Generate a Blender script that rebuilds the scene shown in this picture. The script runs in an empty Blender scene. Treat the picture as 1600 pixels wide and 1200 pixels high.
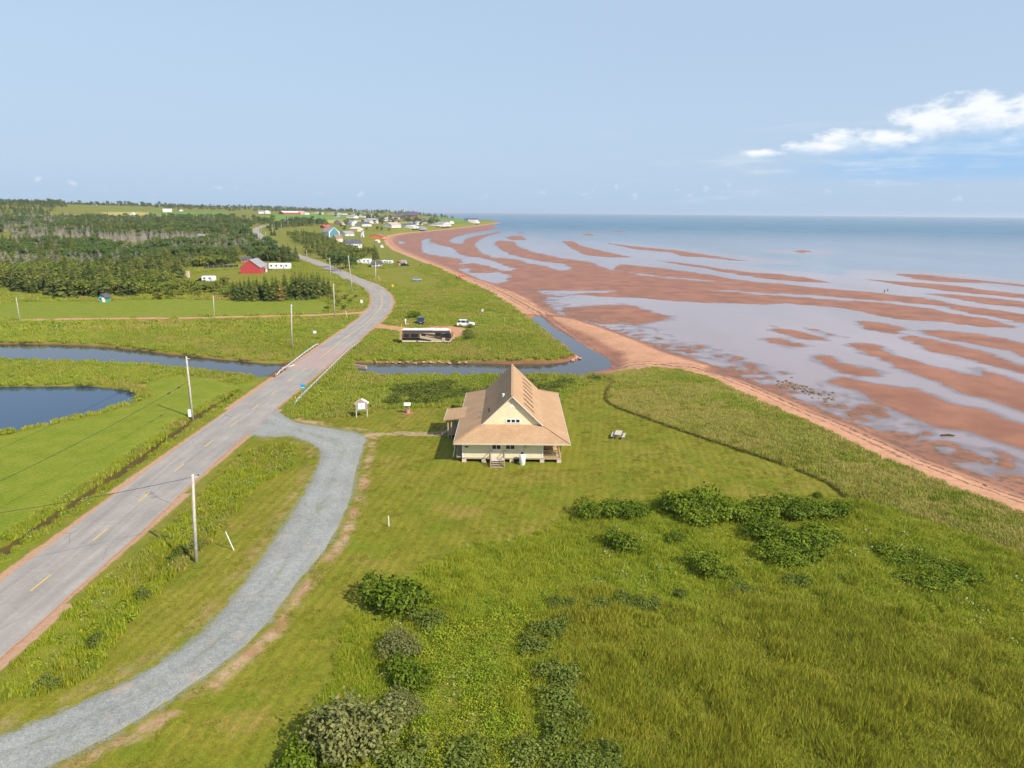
import bpy, bmesh, math, random
import numpy as np
from mathutils import Vector, Matrix, noise as mnoise
R = math.radians
random.seed(7); rng = np.random.default_rng(7)
scene = bpy.context.scene
COL = scene.collection

# ---------------------------------------------------------------- camera
F = 1101.0; PITCH = math.atan(268.0/F); ROLL = R(0.45); CAMH = 30.0
_f = np.array([0, math.cos(PITCH), -math.sin(PITCH)]); _r = np.array([1.0, 0, 0]); _u = np.cross(_r, _f)
_rr = math.cos(ROLL)*_r + math.sin(ROLL)*_u; _uu = -math.sin(ROLL)*_r + math.cos(ROLL)*_u
cam_d = bpy.data.cameras.new('camera'); cam = bpy.data.objects.new('camera', cam_d); COL.objects.link(cam)
cam.matrix_world = Matrix(((_rr[0], _uu[0], -_f[0], 0), (_rr[1], _uu[1], -_f[1], 0), (_rr[2], _uu[2], -_f[2], CAMH), (0, 0, 0, 1)))
cam_d.sensor_width = 36; cam_d.lens = 36*F/1600; cam_d.clip_start = 0.5; cam_d.clip_end = 80000
scene.camera = cam

# ---------------------------------------------------------------- sky, sun, exposure
SUN_AZ = math.atan2(0.785, -0.62); SUN_EL = R(40)
world = bpy.data.worlds.new('World'); scene.world = world; world.use_nodes = True
def build_world():
    nt = world.node_tree; N = nt.nodes; L = nt.links; N.clear()
    out = N.new('ShaderNodeOutputWorld'); bg = N.new('ShaderNodeBackground'); L.new(bg.outputs[0], out.inputs[0])
    bg.inputs['Strength'].default_value = 0.10
    sky = N.new('ShaderNodeTexSky'); sky.sky_type = 'NISHITA'; sky.sun_disc = False
    sky.sun_elevation = SUN_EL; sky.sun_rotation = SUN_AZ
    sky.air_density = 1.35; sky.dust_density = 2.2; sky.ozone_density = 2.2; sky.altitude = 0
    tc = N.new('ShaderNodeTexCoord'); sep = N.new('ShaderNodeSeparateXYZ'); L.new(tc.outputs['Generated'], sep.inputs[0])
    def M(op, a, b=None, c=None, clamp=False):
        n = N.new('ShaderNodeMath'); n.operation = op; n.use_clamp = clamp
        for i, v in enumerate((a, b, c)):
            if v is None: continue
            if isinstance(v, (int, float)): n.inputs[i].default_value = v
            else: L.new(v, n.inputs[i])
        return n.outputs[0]
    def SS(v, a, b):
        n = N.new('ShaderNodeMapRange'); n.interpolation_type = 'SMOOTHSTEP'; L.new(v, n.inputs[0])
        n.inputs[1].default_value = a; n.inputs[2].default_value = b; return n.outputs[0]
    az = M('MULTIPLY', M('ARCTAN2', sep.outputs[0], sep.outputs[1]), 57.2958)
    el = M('MULTIPLY', M('ARCSINE', sep.outputs[2]), 57.2958)
    def NZ(sx, sz, detail, rough, off=0.0):
        cx = N.new('ShaderNodeCombineXYZ'); L.new(M('MULTIPLY', az, sx), cx.inputs[0]); L.new(M('MULTIPLY', el, sz), cx.inputs[1]); cx.inputs[2].default_value = off
        n = N.new('ShaderNodeTexNoise'); n.inputs['Scale'].default_value = 1; n.inputs['Detail'].default_value = detail; n.inputs['Roughness'].default_value = rough
        L.new(cx.outputs[0], n.inputs['Vector']); return n.outputs[0]
    n2 = NZ(0.55, 1.1, 8, 0.6, 9.3); n3 = NZ(0.16, 1.1, 5, 0.55, 5.5); n5 = NZ(0.25, 0.5, 4, 0.5, 1.7)
    # a bank of cumulus over the sea: rounded heads, lit tops, blue-grey undersides; it goes on beyond the frame
    lump = M('ADD', M('ADD', M('MULTIPLY', M('SUBTRACT', n2, 0.5), 2.6), M('MULTIPLY', M('SUBTRACT', n5, 0.5), 0.8)), 0.22)
    body = None; hi = None
    for a_, e_, ra, re in ((18.6, 4.3, 2.2, 0.35), (21.6, 4.6, 2.2, 0.6), (24.2, 5.0, 2.3, 0.95), (26.8, 4.9, 1.8, 0.8), (29.2, 5.8, 2.1, 1.35), (32.0, 6.0, 2.6, 1.6), (35.4, 5.9, 3.0, 1.7), (39.5, 5.6, 3.6, 1.8), (45, 5.2, 4.5, 1.5), (53, 4.4, 5, 1.2), (-52, 4.0, 5, 0.8), (-60, 4.4, 4, 1.0), (95, 5, 7, 1.3), (150, 5, 8, 1.3), (-120, 5, 8, 1.3)):
        dx = M('DIVIDE', M('SUBTRACT', az, a_), ra); dy = M('DIVIDE', M('SUBTRACT', el, e_), re)
        r2 = M('SQRT', M('ADD', M('MULTIPLY', dx, dx), M('MULTIPLY', dy, dy))); v = SS(M('ADD', M('SUBTRACT', 1.0, r2), lump), 0.0, 0.85)
        h_ = M('MULTIPLY', v, SS(M('ADD', dy, M('MULTIPLY', M('SUBTRACT', n2, 0.5), 2.2)), -0.7, 0.5))
        body = v if body is None else M('MAXIMUM', body, v); hi = h_ if hi is None else M('MAXIMUM', hi, h_)
    under = M('MULTIPLY', M('MULTIPLY', SS(az, 18, 27), SS(az, 75, 55)), M('MULTIPLY', SS(el, 1.9, 3.0), SS(M('SUBTRACT', el, M('MULTIPLY', SS(az, 22, 34), 1.2)), 4.6, 3.4)))
    # thin streaks under the bank and little far clouds along the whole horizon
    streak = M('MULTIPLY', M('MULTIPLY', SS(n3, 0.50, 0.72), M('MULTIPLY', SS(el, 0.4, 1.4), SS(el, 8.5, 3.0))), SS(az, -5, 25))
    n4 = NZ(0.9, 1.6, 6, 0.6, 4.4)
    puff = M('MULTIPLY', SS(n4, 0.58, 0.72), M('MULTIPLY', SS(el, 0.8, 1.4), SS(el, 2.8, 1.8)))
    def MIX(fac, a, b):
        n = N.new('ShaderNodeMix'); n.data_type = 'RGBA'
        if isinstance(fac, float): n.inputs[0].default_value = fac
        else: L.new(fac, n.inputs[0])
        for i, v in ((6, a), (7, b)):
            if isinstance(v, tuple): n.inputs[i].default_value = (*v, 1)
            else: L.new(v, n.inputs[i])
        return n.outputs[2]
    # the summer haze of the upper air lightens the clear sky evenly
    col = MIX(0.72, sky.outputs[0], (4.1, 5.3, 7.05))
    hz = SS(el, 14, 0)
    col = MIX(M('MULTIPLY', hz, 0.55), col, (3.75, 5.15, 6.9))
    col = MIX(M('MULTIPLY', under, 0.85), col, (2.7, 4.55, 6.9))
    col = MIX(M('MULTIPLY', streak, 0.5), col, (6.0, 6.5, 7.2))
    col = MIX(M('MULTIPLY', puff, 0.5), col, (6.6, 6.8, 7.2))
    col = MIX(M('MULTIPLY', body, 0.55), col, (4.6, 5.9, 7.4))
    col = MIX(M('MULTIPLY', hi, 0.95), col, (7.6, 7.8, 8.1))
    L.new(col, bg.inputs['Color'])
build_world()
sun_d = bpy.data.lights.new('sun', 'SUN'); sun_d.energy = 5.0; sun_d.angle = R(0.6); sun_d.color = (1.0, 0.93, 0.82)
sun = bpy.data.objects.new('sun', sun_d); COL.objects.link(sun)
_sd = Vector((math.sin(SUN_AZ)*math.cos(SUN_EL), math.cos(SUN_AZ)*math.cos(SUN_EL), math.sin(SUN_EL)))
sun.rotation_euler = _sd.to_track_quat('Z', 'Y').to_euler(); sun.location = _sd*200
vs = scene.view_settings; vs.view_transform = 'Standard'; vs.look = 'None'; vs.exposure = 0.38; vs.gamma = 1.0
scene.cycles.max_bounces = 5; scene.cycles.diffuse_bounces = 2; scene.cycles.glossy_bounces = 2
scene.cycles.transparent_max_bounces = 10; scene.cycles.transmission_bounces = 3
scene.cycles.use_denoising = True

# ---------------------------------------------------------------- pixel -> place
def ray(px, py):
    u = (px-800.0)/F; v = (600.0-py)/F
    return _f + u*_rr + v*_uu
def Uz(px, py, z=0.0):
    d = ray(px, py); t = (z-CAMH)/d[2]
    return (d[0]*t, d[1]*t)
def P(pts, z=0.0): return np.array([Uz(a, b, z) for a, b in pts])

def ss(a, b, x):
    t = np.clip((np.asarray(x, float)-a)/(b-a), 0, 1); return t*t*(3-2*t)

def sdf(poly, X, Y, margin=None):
    """signed distance to a closed polygon, positive inside; beyond margin of its box a plain negative bound"""
    poly = np.asarray(poly, float); X = np.asarray(X, float); Y = np.asarray(Y, float)
    shp = X.shape; X = X.ravel(); Y = Y.ravel()
    out = np.full(X.shape, -1e4)
    sel = np.arange(len(X))
    if margin is not None:
        mn = poly.min(0)-margin; mx = poly.max(0)+margin
        sel = np.nonzero((X > mn[0]) & (X < mx[0]) & (Y > mn[1]) & (Y < mx[1]))[0]
        out[:] = -margin
    for c in range(0, len(sel), 40000):
        s = sel[c:c+40000]; x = X[s]; y = Y[s]
        d2 = np.full(x.shape, 1e18); ins = np.zeros(x.shape, bool)
        for i in range(len(poly)):
            ax, ay = poly[i-1]; bx, by = poly[i]
            ex, ey = bx-ax, by-ay; L2 = ex*ex+ey*ey+1e-12
            t = np.clip(((x-ax)*ex+(y-ay)*ey)/L2, 0, 1)
            dx = x-ax-t*ex; dy = y-ay-t*ey
            d2 = np.minimum(d2, dx*dx+dy*dy)
            c1 = (ay > y) != (by > y)
            ins ^= c1 & (x < (bx-ax)*(y-ay)/(by-ay+1e-15)+ax)
        d = np.sqrt(d2); out[s] = np.where(ins, d, -d)
    return out.reshape(shp)
def ldist(line, X, Y, margin=60.0):
    """distance to an open polyline"""
    line = np.asarray(line, float); shp = np.shape(X); X = np.ravel(X).astype(float); Y = np.ravel(Y).astype(float)
    out = np.full(X.shape, margin); mn = line.min(0)-margin; mx = line.max(0)+margin
    s = np.nonzero((X > mn[0]) & (X < mx[0]) & (Y > mn[1]) & (Y < mx[1]))[0]
    x = X[s]; y = Y[s]; d2 = np.full(x.shape, margin*margin)
    for i in range(1, len(line)):
        ax, ay = line[i-1]; bx, by = line[i]; ex, ey = bx-ax, by-ay
        t = np.clip(((x-ax)*ex+(y-ay)*ey)/(ex*ex+ey*ey+1e-12), 0, 1)
        d2 = np.minimum(d2, (x-ax-t*ex)**2+(y-ay-t*ey)**2)
    out[s] = np.sqrt(d2); return out.reshape(shp)
def smooth_line(pts, n=6, closed=False):
    """Catmull-Rom through the points"""
    p = np.asarray(pts, float); m = len(p); res = []
    rngi = range(m if closed else m-1)
    for i in rngi:
        if closed: a, b, c, d = p[(i-1) % m], p[i], p[(i+1) % m], p[(i+2) % m]
        else: a, b, c, d = p[max(i-1, 0)], p[i], p[i+1], p[min(i+2, m-1)]
        for k in range(n):
            t = k/n
            res.append(0.5*((2*b)+(-a+c)*t+(2*a-5*b+4*c-d)*t*t+(-a+3*b-3*c+d)*t**3))
    if not closed: res.append(p[-1])
    return np.array(res)
def vnoise(x, y, seed=0):
    """smooth value noise in numpy, 0..1"""
    x = np.asarray(x, float); y = np.asarray(y, float)
    xi = np.floor(x).astype(np.int64); yi = np.floor(y).astype(np.int64); fx = x-xi; fy = y-yi
    def h(a, b):
        n = (a*374761393+b*668265263+seed*974634777) & 0x7fffffff
        n = ((n ^ (n >> 13))*1274126177) & 0x7fffffff
        return ((n ^ (n >> 16)) & 0xffff)/65535.0
    fx = fx*fx*(3-2*fx); fy = fy*fy*(3-2*fy)
    return (h(xi, yi)*(1-fx)+h(xi+1, yi)*fx)*(1-fy)+(h(xi, yi+1)*(1-fx)+h(xi+1, yi+1)*fx)*fy
def fbm(x, y, s, o=4, seed=0):
    v = 0; a = 0.5; t = 0
    for k in range(o):
        v = v+a*vnoise(np.asarray(x)/s, np.asarray(y)/s, seed+k); t += a; a *= 0.55; s *= 0.5
    return v/t

# ---------------------------------------------------------------- outlines read off the photograph
SEA_Z = -1.2; CREEK_Z = -0.55; POND_Z = -0.45
shore_px = [(1600,800),(1560,785),(1500,762),(1440,738),(1380,715),(1330,690),(1280,665),(1220,640),(1160,612),(1110,590),(1065,577),(1020,574),(962,581),(948,586),
            (930,585),(905,562),(880,540),(850,515),(830,500),(815,485),(790,470),(770,458),(745,445),(715,432),(690,420),(660,408),(635,398),(615,390),(604,381),(601,374)]
shore = P(shore_px)
e0 = shore[0]+(shore[0]-shore[3])/np.linalg.norm(shore[0]-shore[3])*400
far_shore = P([(606,369.5),(628,365.5),(660,362.5),(700,358.5),(735,354.5),(760,351),(779,348.2)], SEA_Z)
LAND = np.vstack([[e0], shore, far_shore, [[-90,2420],[-500,2900],[-1500,3700],[-4000,5000],[-14000,8000],[-40000,9000],[-40000,-6000],[e0[0]-300,-6000]]])
creek_l = np.vstack([P([(-140,535),(0,538),(80,538),(160,542),(240,551),(300,558),(360,564),(405,568),(448,569)], -0.5), P([(452,584),(436,588),(395,583),(340,577),(270,571),(200,565),(130,562),(60,561),(0,559),(-140,556)], 0.15)])
creek_r = np.vstack([P([(556,566.5),(600,567.5),(640,567.5),(720,567),(800,568.5),(860,567.5),(892,563),(903,556),(893,549),(884,540),(870,530),(850,516),(834,504),(826,497),(840,494),(850,501),(862,512),(888,526.5),(911,541),(938,555.5),(951,566),(944,577)], -0.6), P([(905,585),(800,585),(700,583),(600,583),(562,580)], 0.1)])
creek_mid = np.array([creek_l[8]*0.5+creek_l[9]*0.5, creek_r[0]*0.5+creek_r[-1]*0.5])
pond = P([(-200,606),(0,604),(60,603),(120,603),(165,605),(195,611),(209,618),(203,626),(180,635),(140,647),(80,660),(0,675),(-200,705)], -0.25)

rl = [(0,910),(100,824),(180,768),(275,699),(344,649),(406,605),(462,567),(504,538.7),(546.7,506.7),(568,490.7),(580,477),(581,467),(573,453),(556,442.7),(533,433),(511,422.7),(493,414.7),(481,406.7)]
rr_ = [(0,1016),(108,928),(224,844),(305,755),(387,680),(444,630),(500,583),(544,542.7),(594.7,504),(606.7,488),(613,474.7),(612,462.7),(600,450.7),(580,441),(560,434.7),(541,424),(514.7,414),(493,408)]
far_road = P([(466,401),(452,396),(429,387),(410.6,377.5),(401,372),(402,368.6),(412,366.2),(424,364.3),(440,361.6),(461,357)])
def edge_mid(a, b):
    A = smooth_line(P(a), 8); B = smooth_line(P(b), 8); out = []
    for p in A:
        j = np.argmin(((B-p)**2).sum(1)); out.append((p+B[j])/2)
    return np.array(out)
_rm = edge_mid(rl, rr_)
_wd = [np.min(np.linalg.norm(smooth_line(P(rr_), 8)-p, axis=1)) for p in smooth_line(P(rl), 8)]
_d0 = (_rm[0]-_rm[10]); _d0 /= np.linalg.norm(_d0)
road_c = np.vstack([[_rm[0]+_d0*120], [_rm[0]+_d0*60], [_rm[0]+_d0*20], _rm[::4], far_road, [[-330,1350],[-420,1700]]])
road_c = smooth_line(road_c, 6)
def resample(line, step):
    seg = np.linalg.norm(np.diff(line, axis=0), axis=1); s = np.concatenate([[0], np.cumsum(seg)])
    n = max(2, int(s[-1]/step)); t = np.linspace(0, s[-1], n)
    return np.stack([np.interp(t, s, line[:, 0]), np.interp(t, s, line[:, 1])], 1)
def relax(line, it):
    l = line.copy()
    for _ in range(it): l[1:-1] = l[1:-1]*0.5+(l[:-2]+l[2:])*0.25
    return l
road_c = relax(resample(road_c, 1.5), 12)
ROAD_W = 7.1
drive_l = P([(384,680),(414,684),(450,682),(482,692),(498,704),(497,721),(468,780),(420,850),(372,918),(312,990),(224,1048),(160,1080),(80,1116),(0,1148),(-120,1190)])
drive_r = P([(428,634),(447,650),(465,660),(507,666),(560,675),(575,683),(570,700),(563,725),(554,770),(524,840),(476,900),(420,976),(372,1022),(280,1090),(200,1140),(120,1180),(40,1225)])
LAWN = P([(-100,1300),(420,1300),(425,1210),(462,1150),(500,1090),(530,1010),(545,960),(580,925),(640,895),(690,870),(730,850),(800,845),(850,830),(895,800),(930,783),(1000,790),(1030,770),(1080,765),(1130,775),(1180,785),(1250,778),(1318,786),(1322,778),(1290,757),(1245,738),(1210,725),(1130,697),(1060,672),(1000,650),(951,630),(950,610),(962,598),(955,592),(935,596),(900,613),(868,632),
          (720,636),(640,637),(590,641),(560,650),(530,655),(490,656),(455,652),(440,642),(447,632),(440,630),(330,745),(230,850),(100,945),(0,1022),(-150,1120)])
DITCH = P([(-120,1125),(0,1040),(110,950),(230,860),(345,748),(385,708),(410,697),(444,693),(466,702),(455,728),(425,747),(400,757),(348,824),(280,892),(224,944),(176,1008),(132,1064),(60,1086),(0,1092),(-120,1130)])
LAWN_W = P([(-250,1080),(0,900),(100,815),(190,755),(270,695),(340,645),(400,601),(455,566),(440,572),(400,590),(392,597),(360,601),(340,592),(280,586),(247,591),(224,600),(236,618),(205,632),(150,649),(80,663),(0,680),(-250,722)])
ditch_w = P([(-150,950),(0,858),(80,808),(168,750),(237,702),(300,655),(335,632),(362,616)])
HAY = P([(-60,500),(-60,477),(60,470),(150,470),(270,467),(370,469),(500,466),(514,475),(506,489),(440,491),(300,494),(150,497)])
LANE = smooth_line(P([(40,500),(150,498.5),(250,497),(350,495),(450,493),(520,490.5),(560,488.5),(574,487)]), 4)
PAD = P([(583,509),(594,506),(620,510),(650,513),(680,510),(706,510),(726,514),(728,520),(716,528),(700,534),(640,536),(625,532),(626,518),(600,513),(585,512)])
CAMP_LAWN = P([(560,425),(575,417),(600,420),(640,414),(652,424),(668,432),(690,440),(680,446),(650,450),(625,446),(606,440)])
WEST_YARD = P([(290,428),(330,424),(375,420),(440,422),(470,426),(450,436),(380,440),(320,441),(285,437)])
VIL_LAWN = P([(540,392),(560,376),(575,367),(598,368),(603,378),(606,386),(590,398),(560,402)])
PATH = smooth_line(P([(572,681),(590,679),(640,677.5),(700,678)]), 3)

_land_cache = {}
def land_sd(x, y): return sdf(LAND, x, y)
def H0(x, y, sd=None):
    """ground height without the cuts of creek, pond and ditches"""
    x = np.asarray(x, float); y = np.asarray(y, float)
    if sd is None: sd = land_sd(x, y)
    inl = ss(0, 60, sd)
    h = 6.5*ss(600, 1200, y)*ss(0, 14, sd)
    h = h+(8*ss(-90, -420, x)*ss(300, 700, y)+14*ss(-120, -520, x)*ss(1000, 1550, y)+11*ss(-640, -980, x)*ss(700, 1300, y))*inl
    h = h+0.35*ss(2, 9, sd)*ss(26, 12, sd)*ss(600, 300, y)                       # low dune crest
    h = h+(fbm(x, y, 38, 3, 5)-0.5)*0.5*ss(30, 70, sd)*ss(110, 160, y)
    return h
_TT = np.geomspace(30, 20000, 700)
def U(px, py):
    """where the ray through a pixel first meets the ground"""
    d = ray(px, py); x = d[0]*_TT; y = d[1]*_TT; z = CAMH+d[2]*_TT; g_ = H0(x, y); k = np.nonzero(z < g_)[0]
    if len(k) == 0: k = [int(np.argmin(z-g_))]
    k = max(int(k[0]), 1); t0, t1 = _TT[k-1], _TT[k]
    for _ in range(24):
        t = (t0+t1)/2; q = d*t
        if CAMH+q[2] < float(H0(q[0:1], q[1:2])[0]): t1 = t
        else: t0 = t
    q = d*t1; return Vector((q[0], q[1], float(H0(q[0:1], q[1:2])[0])))
def UP(pts): return np.array([U(a, b).xy[:] for a, b in pts])
def HG(x, y): return float(H0(np.array([x]), np.array([y]))[0])
# ---------------------------------------------------------------- material helpers
class NT:
    def __init__(s, name):
        s.m = bpy.data.materials.new(name); s.m.use_nodes = True; s.t = s.m.node_tree; s.N = s.t.nodes; s.L = s.t.links; s.N.clear()
        s.out = s.N.new('ShaderNodeOutputMaterial')
        g = s.N.new('ShaderNodeNewGeometry'); s.pos = g.outputs['Position']; s.nor = g.outputs['Normal']; s.geo = g
    def put(s, sock, v):
        if isinstance(v, (int, float)): sock.default_value = v
        elif isinstance(v, tuple): sock.default_value = (*v, 1) if len(v) == 3 and len(sock.default_value) == 4 else v
        else: s.L.new(v, sock)
    def math(s, op, a, b=None, c=None, clamp=False):
        n = s.N.new('ShaderNodeMath'); n.operation = op; n.use_clamp = clamp
        for i, v in enumerate((a, b, c)):
            if v is not None: s.put(n.inputs[i], v)
        return n.outputs[0]
    def mul(s, a, b): return s.math('MULTIPLY', a, b)
    def add(s, a, b): return s.math('ADD', a, b)
    def sub(s, a, b): return s.math('SUBTRACT', a, b)
    def mx(s, a, b): return s.math('MAXIMUM', a, b)
    def ss(s, v, a, b, lo=0.0, hi=1.0):
        n = s.N.new('ShaderNodeMapRange'); n.interpolation_type = 'SMOOTHSTEP'; s.L.new(v, n.inputs[0])
        n.inputs[1].default_value = a; n.inputs[2].default_value = b; n.inputs[3].default_value = lo; n.inputs[4].default_value = hi
        return n.outputs[0]
    def attr(s, name, out='Fac'):
        n = s.N.new('ShaderNodeAttribute'); n.attribute_name = name; return n.outputs[out]
    def mapv(s, v, sc=(1, 1, 1), rot=0.0):
        n = s.N.new('ShaderNodeMapping'); s.L.new(v, n.inputs[0]); n.inputs['Scale'].default_value = sc; n.inputs['Rotation'].default_value = (0, 0, rot); return n.outputs[0]
    def noise(s, scale, detail=4, rough=0.55, vec=None, dist=0.0):
        n = s.N.new('ShaderNodeTexNoise'); n.inputs['Scale'].default_value = scale; n.inputs['Detail'].default_value = detail
        n.inputs['Roughness'].default_value = rough; n.inputs['Distortion'].default_value = dist
        s.L.new(vec if vec is not None else s.pos, n.inputs['Vector']); return n.outputs[0]
    def vor(s, scale, vec=None, out='Distance', rnd=1.0):
        n = s.N.new('ShaderNodeTexVoronoi'); n.inputs['Scale'].default_value = scale; n.inputs['Randomness'].default_value = rnd
        s.L.new(vec if vec is not None else s.pos, n.inputs['Vector']); return n.outputs[out]
    def wave(s, scale, vec, dist=1.0, detail=2, dscale=1.0):
        n = s.N.new('ShaderNodeTexWave'); n.inputs['Scale'].default_value = scale; n.inputs['Distortion'].default_value = dist
        n.inputs['Detail'].default_value = detail; n.inputs['Detail Scale'].default_value = dscale; s.L.new(vec, n.inputs['Vector']); return n.outputs['Fac']
    def mix(s, f, a, b):
        n = s.N.new('ShaderNodeMix'); n.data_type = 'RGBA'; s.put(n.inputs[0], f)
        s.put(n.inputs[6], a); s.put(n.inputs[7], b); return n.outputs[2]
    def scale(s, col, f):
        n = s.N.new('ShaderNodeVectorMath'); n.operation = 'SCALE'; s.put(n.inputs[0], col); s.put(n.inputs['Scale'], f); return n.outputs[0]
    def bump(s, h, strength=0.3, dist=0.1):
        n = s.N.new('ShaderNodeBump'); n.inputs['Strength'].default_value = strength; n.inputs['Distance'].default_value = dist
        s.L.new(h, n.inputs['Height']); return n.outputs[0]
    def bsdf(s, col, rough=0.8, metal=0.0, spec=0.3, nor=None, link=True):
        n = s.N.new('ShaderNodeBsdfPrincipled'); s.put(n.inputs['Base Color'], col); s.put(n.inputs['Roughness'], rough)
        s.put(n.inputs['Metallic'], metal); s.put(n.inputs['Specular IOR Level'], spec)
        if nor is not None: s.L.new(nor, n.inputs['Normal'])
        if link: s.L.new(n.outputs[0], s.out.inputs[0])
        return n.outputs[0]
MAT = {}
def simple(name, col, rough=0.7, metal=0.0, spec=0.3, var=0.12, nscale=2.5, bump=0.0):
    """a plain material with a little blotchy variation in tone"""
    if name in MAT: return MAT[name]
    t = NT(name); tc = t.N.new('ShaderNodeTexCoord').outputs['Object']
    n = t.noise(nscale, 5, 0.6, tc)
    c = t.scale(col, t.ss(n, 0.25, 0.75, 1-var, 1+var))
    t.bsdf(c, rough, metal, spec, t.bump(t.noise(nscale*8, 3, 0.6, tc), bump, 0.02) if bump else None)
    MAT[name] = t.m; return t.m

# ---------------------------------------------------------------- object helpers
def mesh_obj(name, verts, faces, mat=None, parent=None, smooth=False):
    me = bpy.data.meshes.new(name)
    if isinstance(faces, np.ndarray):
        verts = np.asarray(verts, np.float32); k = faces.shape[1]
        me.vertices.add(len(verts)); me.vertices.foreach_set('co', verts.ravel())
        me.loops.add(faces.size); me.loops.foreach_set('vertex_index', faces.ravel().astype(np.int32))
        me.polygons.add(len(faces)); me.polygons.foreach_set('loop_start', np.arange(0, faces.size, k, dtype=np.int32))
        me.polygons.foreach_set('loop_total', np.full(len(faces), k, np.int32)); me.update(calc_edges=True)
    else:
        me.from_pydata([tuple(map(float, v)) for v in verts], [], faces); me.update()
    if smooth: me.polygons.foreach_set('use_smooth', np.ones(len(me.polygons), bool))
    o = bpy.data.objects.new(name, me); COL.objects.link(o)
    if mat: me.materials.append(mat)
    if parent: o.parent = parent
    return o
def tag(o, label=None, cat=None, group=None, kind=None):
    if label: o['label'] = label
    if cat: o['category'] = cat
    if group: o['group'] = group
    if kind: o['kind'] = kind
    return o
def empty(name, loc, rz=0.0, label=None, cat=None, group=None):
    o = bpy.data.objects.new(name, None); COL.objects.link(o); o.location = loc; o.rotation_euler = (0, 0, rz); o.empty_display_size = 0.2
    return tag(o, label, cat, group)
def fattr(me, name, vals):
    a = me.attributes.new(name, 'FLOAT', 'POINT'); a.data.foreach_set('value', np.asarray(vals, np.float32).ravel())
def copy_tree(o, parent=None):
    c = o.copy(); COL.objects.link(c); c.parent = parent
    for ch in o.children: copy_tree(ch, c)
    return c

def axis(lo, hi, f0, f1, step, g):
    """coordinates with an even fine stretch f0..f1 and growing steps beyond"""
    mid = list(np.arange(f0, f1+1e-6, step)); a = []; x = f0; s = step
    while x > lo: s *= g; x -= s; a.append(x)
    b = []; x = mid[-1]; s = step
    while x < hi: s *= g; x += s; b.append(x)
    return np.array(a[::-1]+mid+b)
def grid(xs, ys):
    X, Y = np.meshgrid(xs, ys); nx, ny = len(xs), len(ys)
    i = np.arange((nx-1)*(ny-1)); r = i//(nx-1); c = i % (nx-1); k = r*nx+c
    return X, Y, np.stack([k, k+1, k+nx+1, k+nx], 1)
def trim(verts, faces, keep_v, *attrs):
    """drop faces with no kept vertex, and the vertices no face uses"""
    f = faces[keep_v[faces].any(1)]; used = np.unique(f); m = np.full(len(verts), -1); m[used] = np.arange(len(used))
    return verts[used], m[f], [a[used] for a in attrs]

# ---------------------------------------------------------------- the ground
def ground():
    xs = axis(-36000, 700, -165, 75, 0.8, 1.055); ys = axis(-60, 9500, 32, 215, 0.8, 1.027)
    X, Y, fc = grid(xs, ys); x = X.ravel(); y = Y.ravel()
    sd = land_sd(x, y); z = H0(x, y, sd)
    cr = np.maximum(sdf(creek_l, x, y, 14), sdf(creek_r, x, y, 14)); po = sdf(pond, x, y, 14)
    jag = (fbm(x, y, 3.0, 3, 11)-0.5)*1.2
    cut = np.maximum(cr, po)+jag
    z = z-1.25*ss(-1.6, 0.9, cut)
    dw = ldist(ditch_w, x, y, 20); z = z-0.55*ss(1.6, 0.2, dw)
    di = sdf(DITCH, x, y, 14); z = z-0.75*ss(0.2, 2.6, di)
    rd = ldist(road_c, x, y, 40)
    emb = ss(7.5, 4.2, rd); z = z*(1-emb)+np.maximum(z, HGv(x, y, sd))*emb       # the road runs on an embankment over the creek
    z = z+(fbm(x, y, 1.7, 2, 21)-0.5)*0.08*ss(ROAD_W/2+1, ROAD_W/2+3, rd)
    z = z-0.05*ss(ROAD_W/2-0.2, ROAD_W/2-0.7, rd)
    z = z-2.6*ss(1.2, -3.5, sd)
    near = (rd < 30) | (y < 260)
    dr = sdf(np.vstack([drive_l, drive_r[::-1]]), x, y, 12); outer = ldist(smooth_line(drive_r, 5), x, y, 12)
    z = z-0.05*ss(0.5, 1.2, dr)
    dirt = np.minimum(rd-ROAD_W/2, 30)
    lane = ldist(LANE, x, y, 20)-1.2; pad = -sdf(PAD, x, y, 12); path = ldist(PATH, x, y, 10)-0.16
    lawn = np.maximum.reduce([sdf(LAWN, x, y, 14), sdf(LAWN_W, x, y, 14), sdf(HAY, x, y, 20), sdf(CAMP_LAWN, x, y, 20), sdf(WEST_YARD, x, y, 20), sdf(VIL_LAWN, x, y, 40)])
    lawn = np.minimum(lawn, -sdf(DITCH, x, y, 14)); lawn = np.minimum(lawn, dw-1.5)
    lush = np.maximum(sdf(LAWN_W, x, y, 14), sdf(HAY, x, y, 20))
    crop = np.maximum.reduce([sdf(UP(p), x, y, 150) for p in CROPS_YELLOW]); green = np.maximum.reduce([sdf(UP(p), x, y, 150) for p in CROPS_GREEN])
    v = np.stack([x, y, z], 1); keep = sd > -6
    v, f, at = trim(v, fc, keep, sd, cut, dirt, dr, np.minimum(lane, pad), path, lawn, dw, di, crop, green, lush, outer)
    o = mesh_obj('ground', v, f, None, smooth=True); me = o.data
    for n_, a in zip(('shore', 'bank', 'road', 'drive', 'lane', 'path', 'lawn', 'ditch', 'wild', 'crop', 'green', 'lush', 'outer'), at): fattr(me, n_, a)
    tag(o, 'mown and wild green coastal land with red soil banks', 'ground', None, 'structure')
    return o
def HGv(x, y, sd): return H0(x, y, sd)
CROPS_YELLOW = [[(150,331.5),(230,331),(240,333.5),(200,338),(165,336.5)],[(240,335.5),(345,336),(345,338),(250,338)], [(495,344),(545,343),(575,345),(585,349),(540,350),(495,347)], [(600,349),(640,347),(650,349),(610,352)]]
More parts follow.
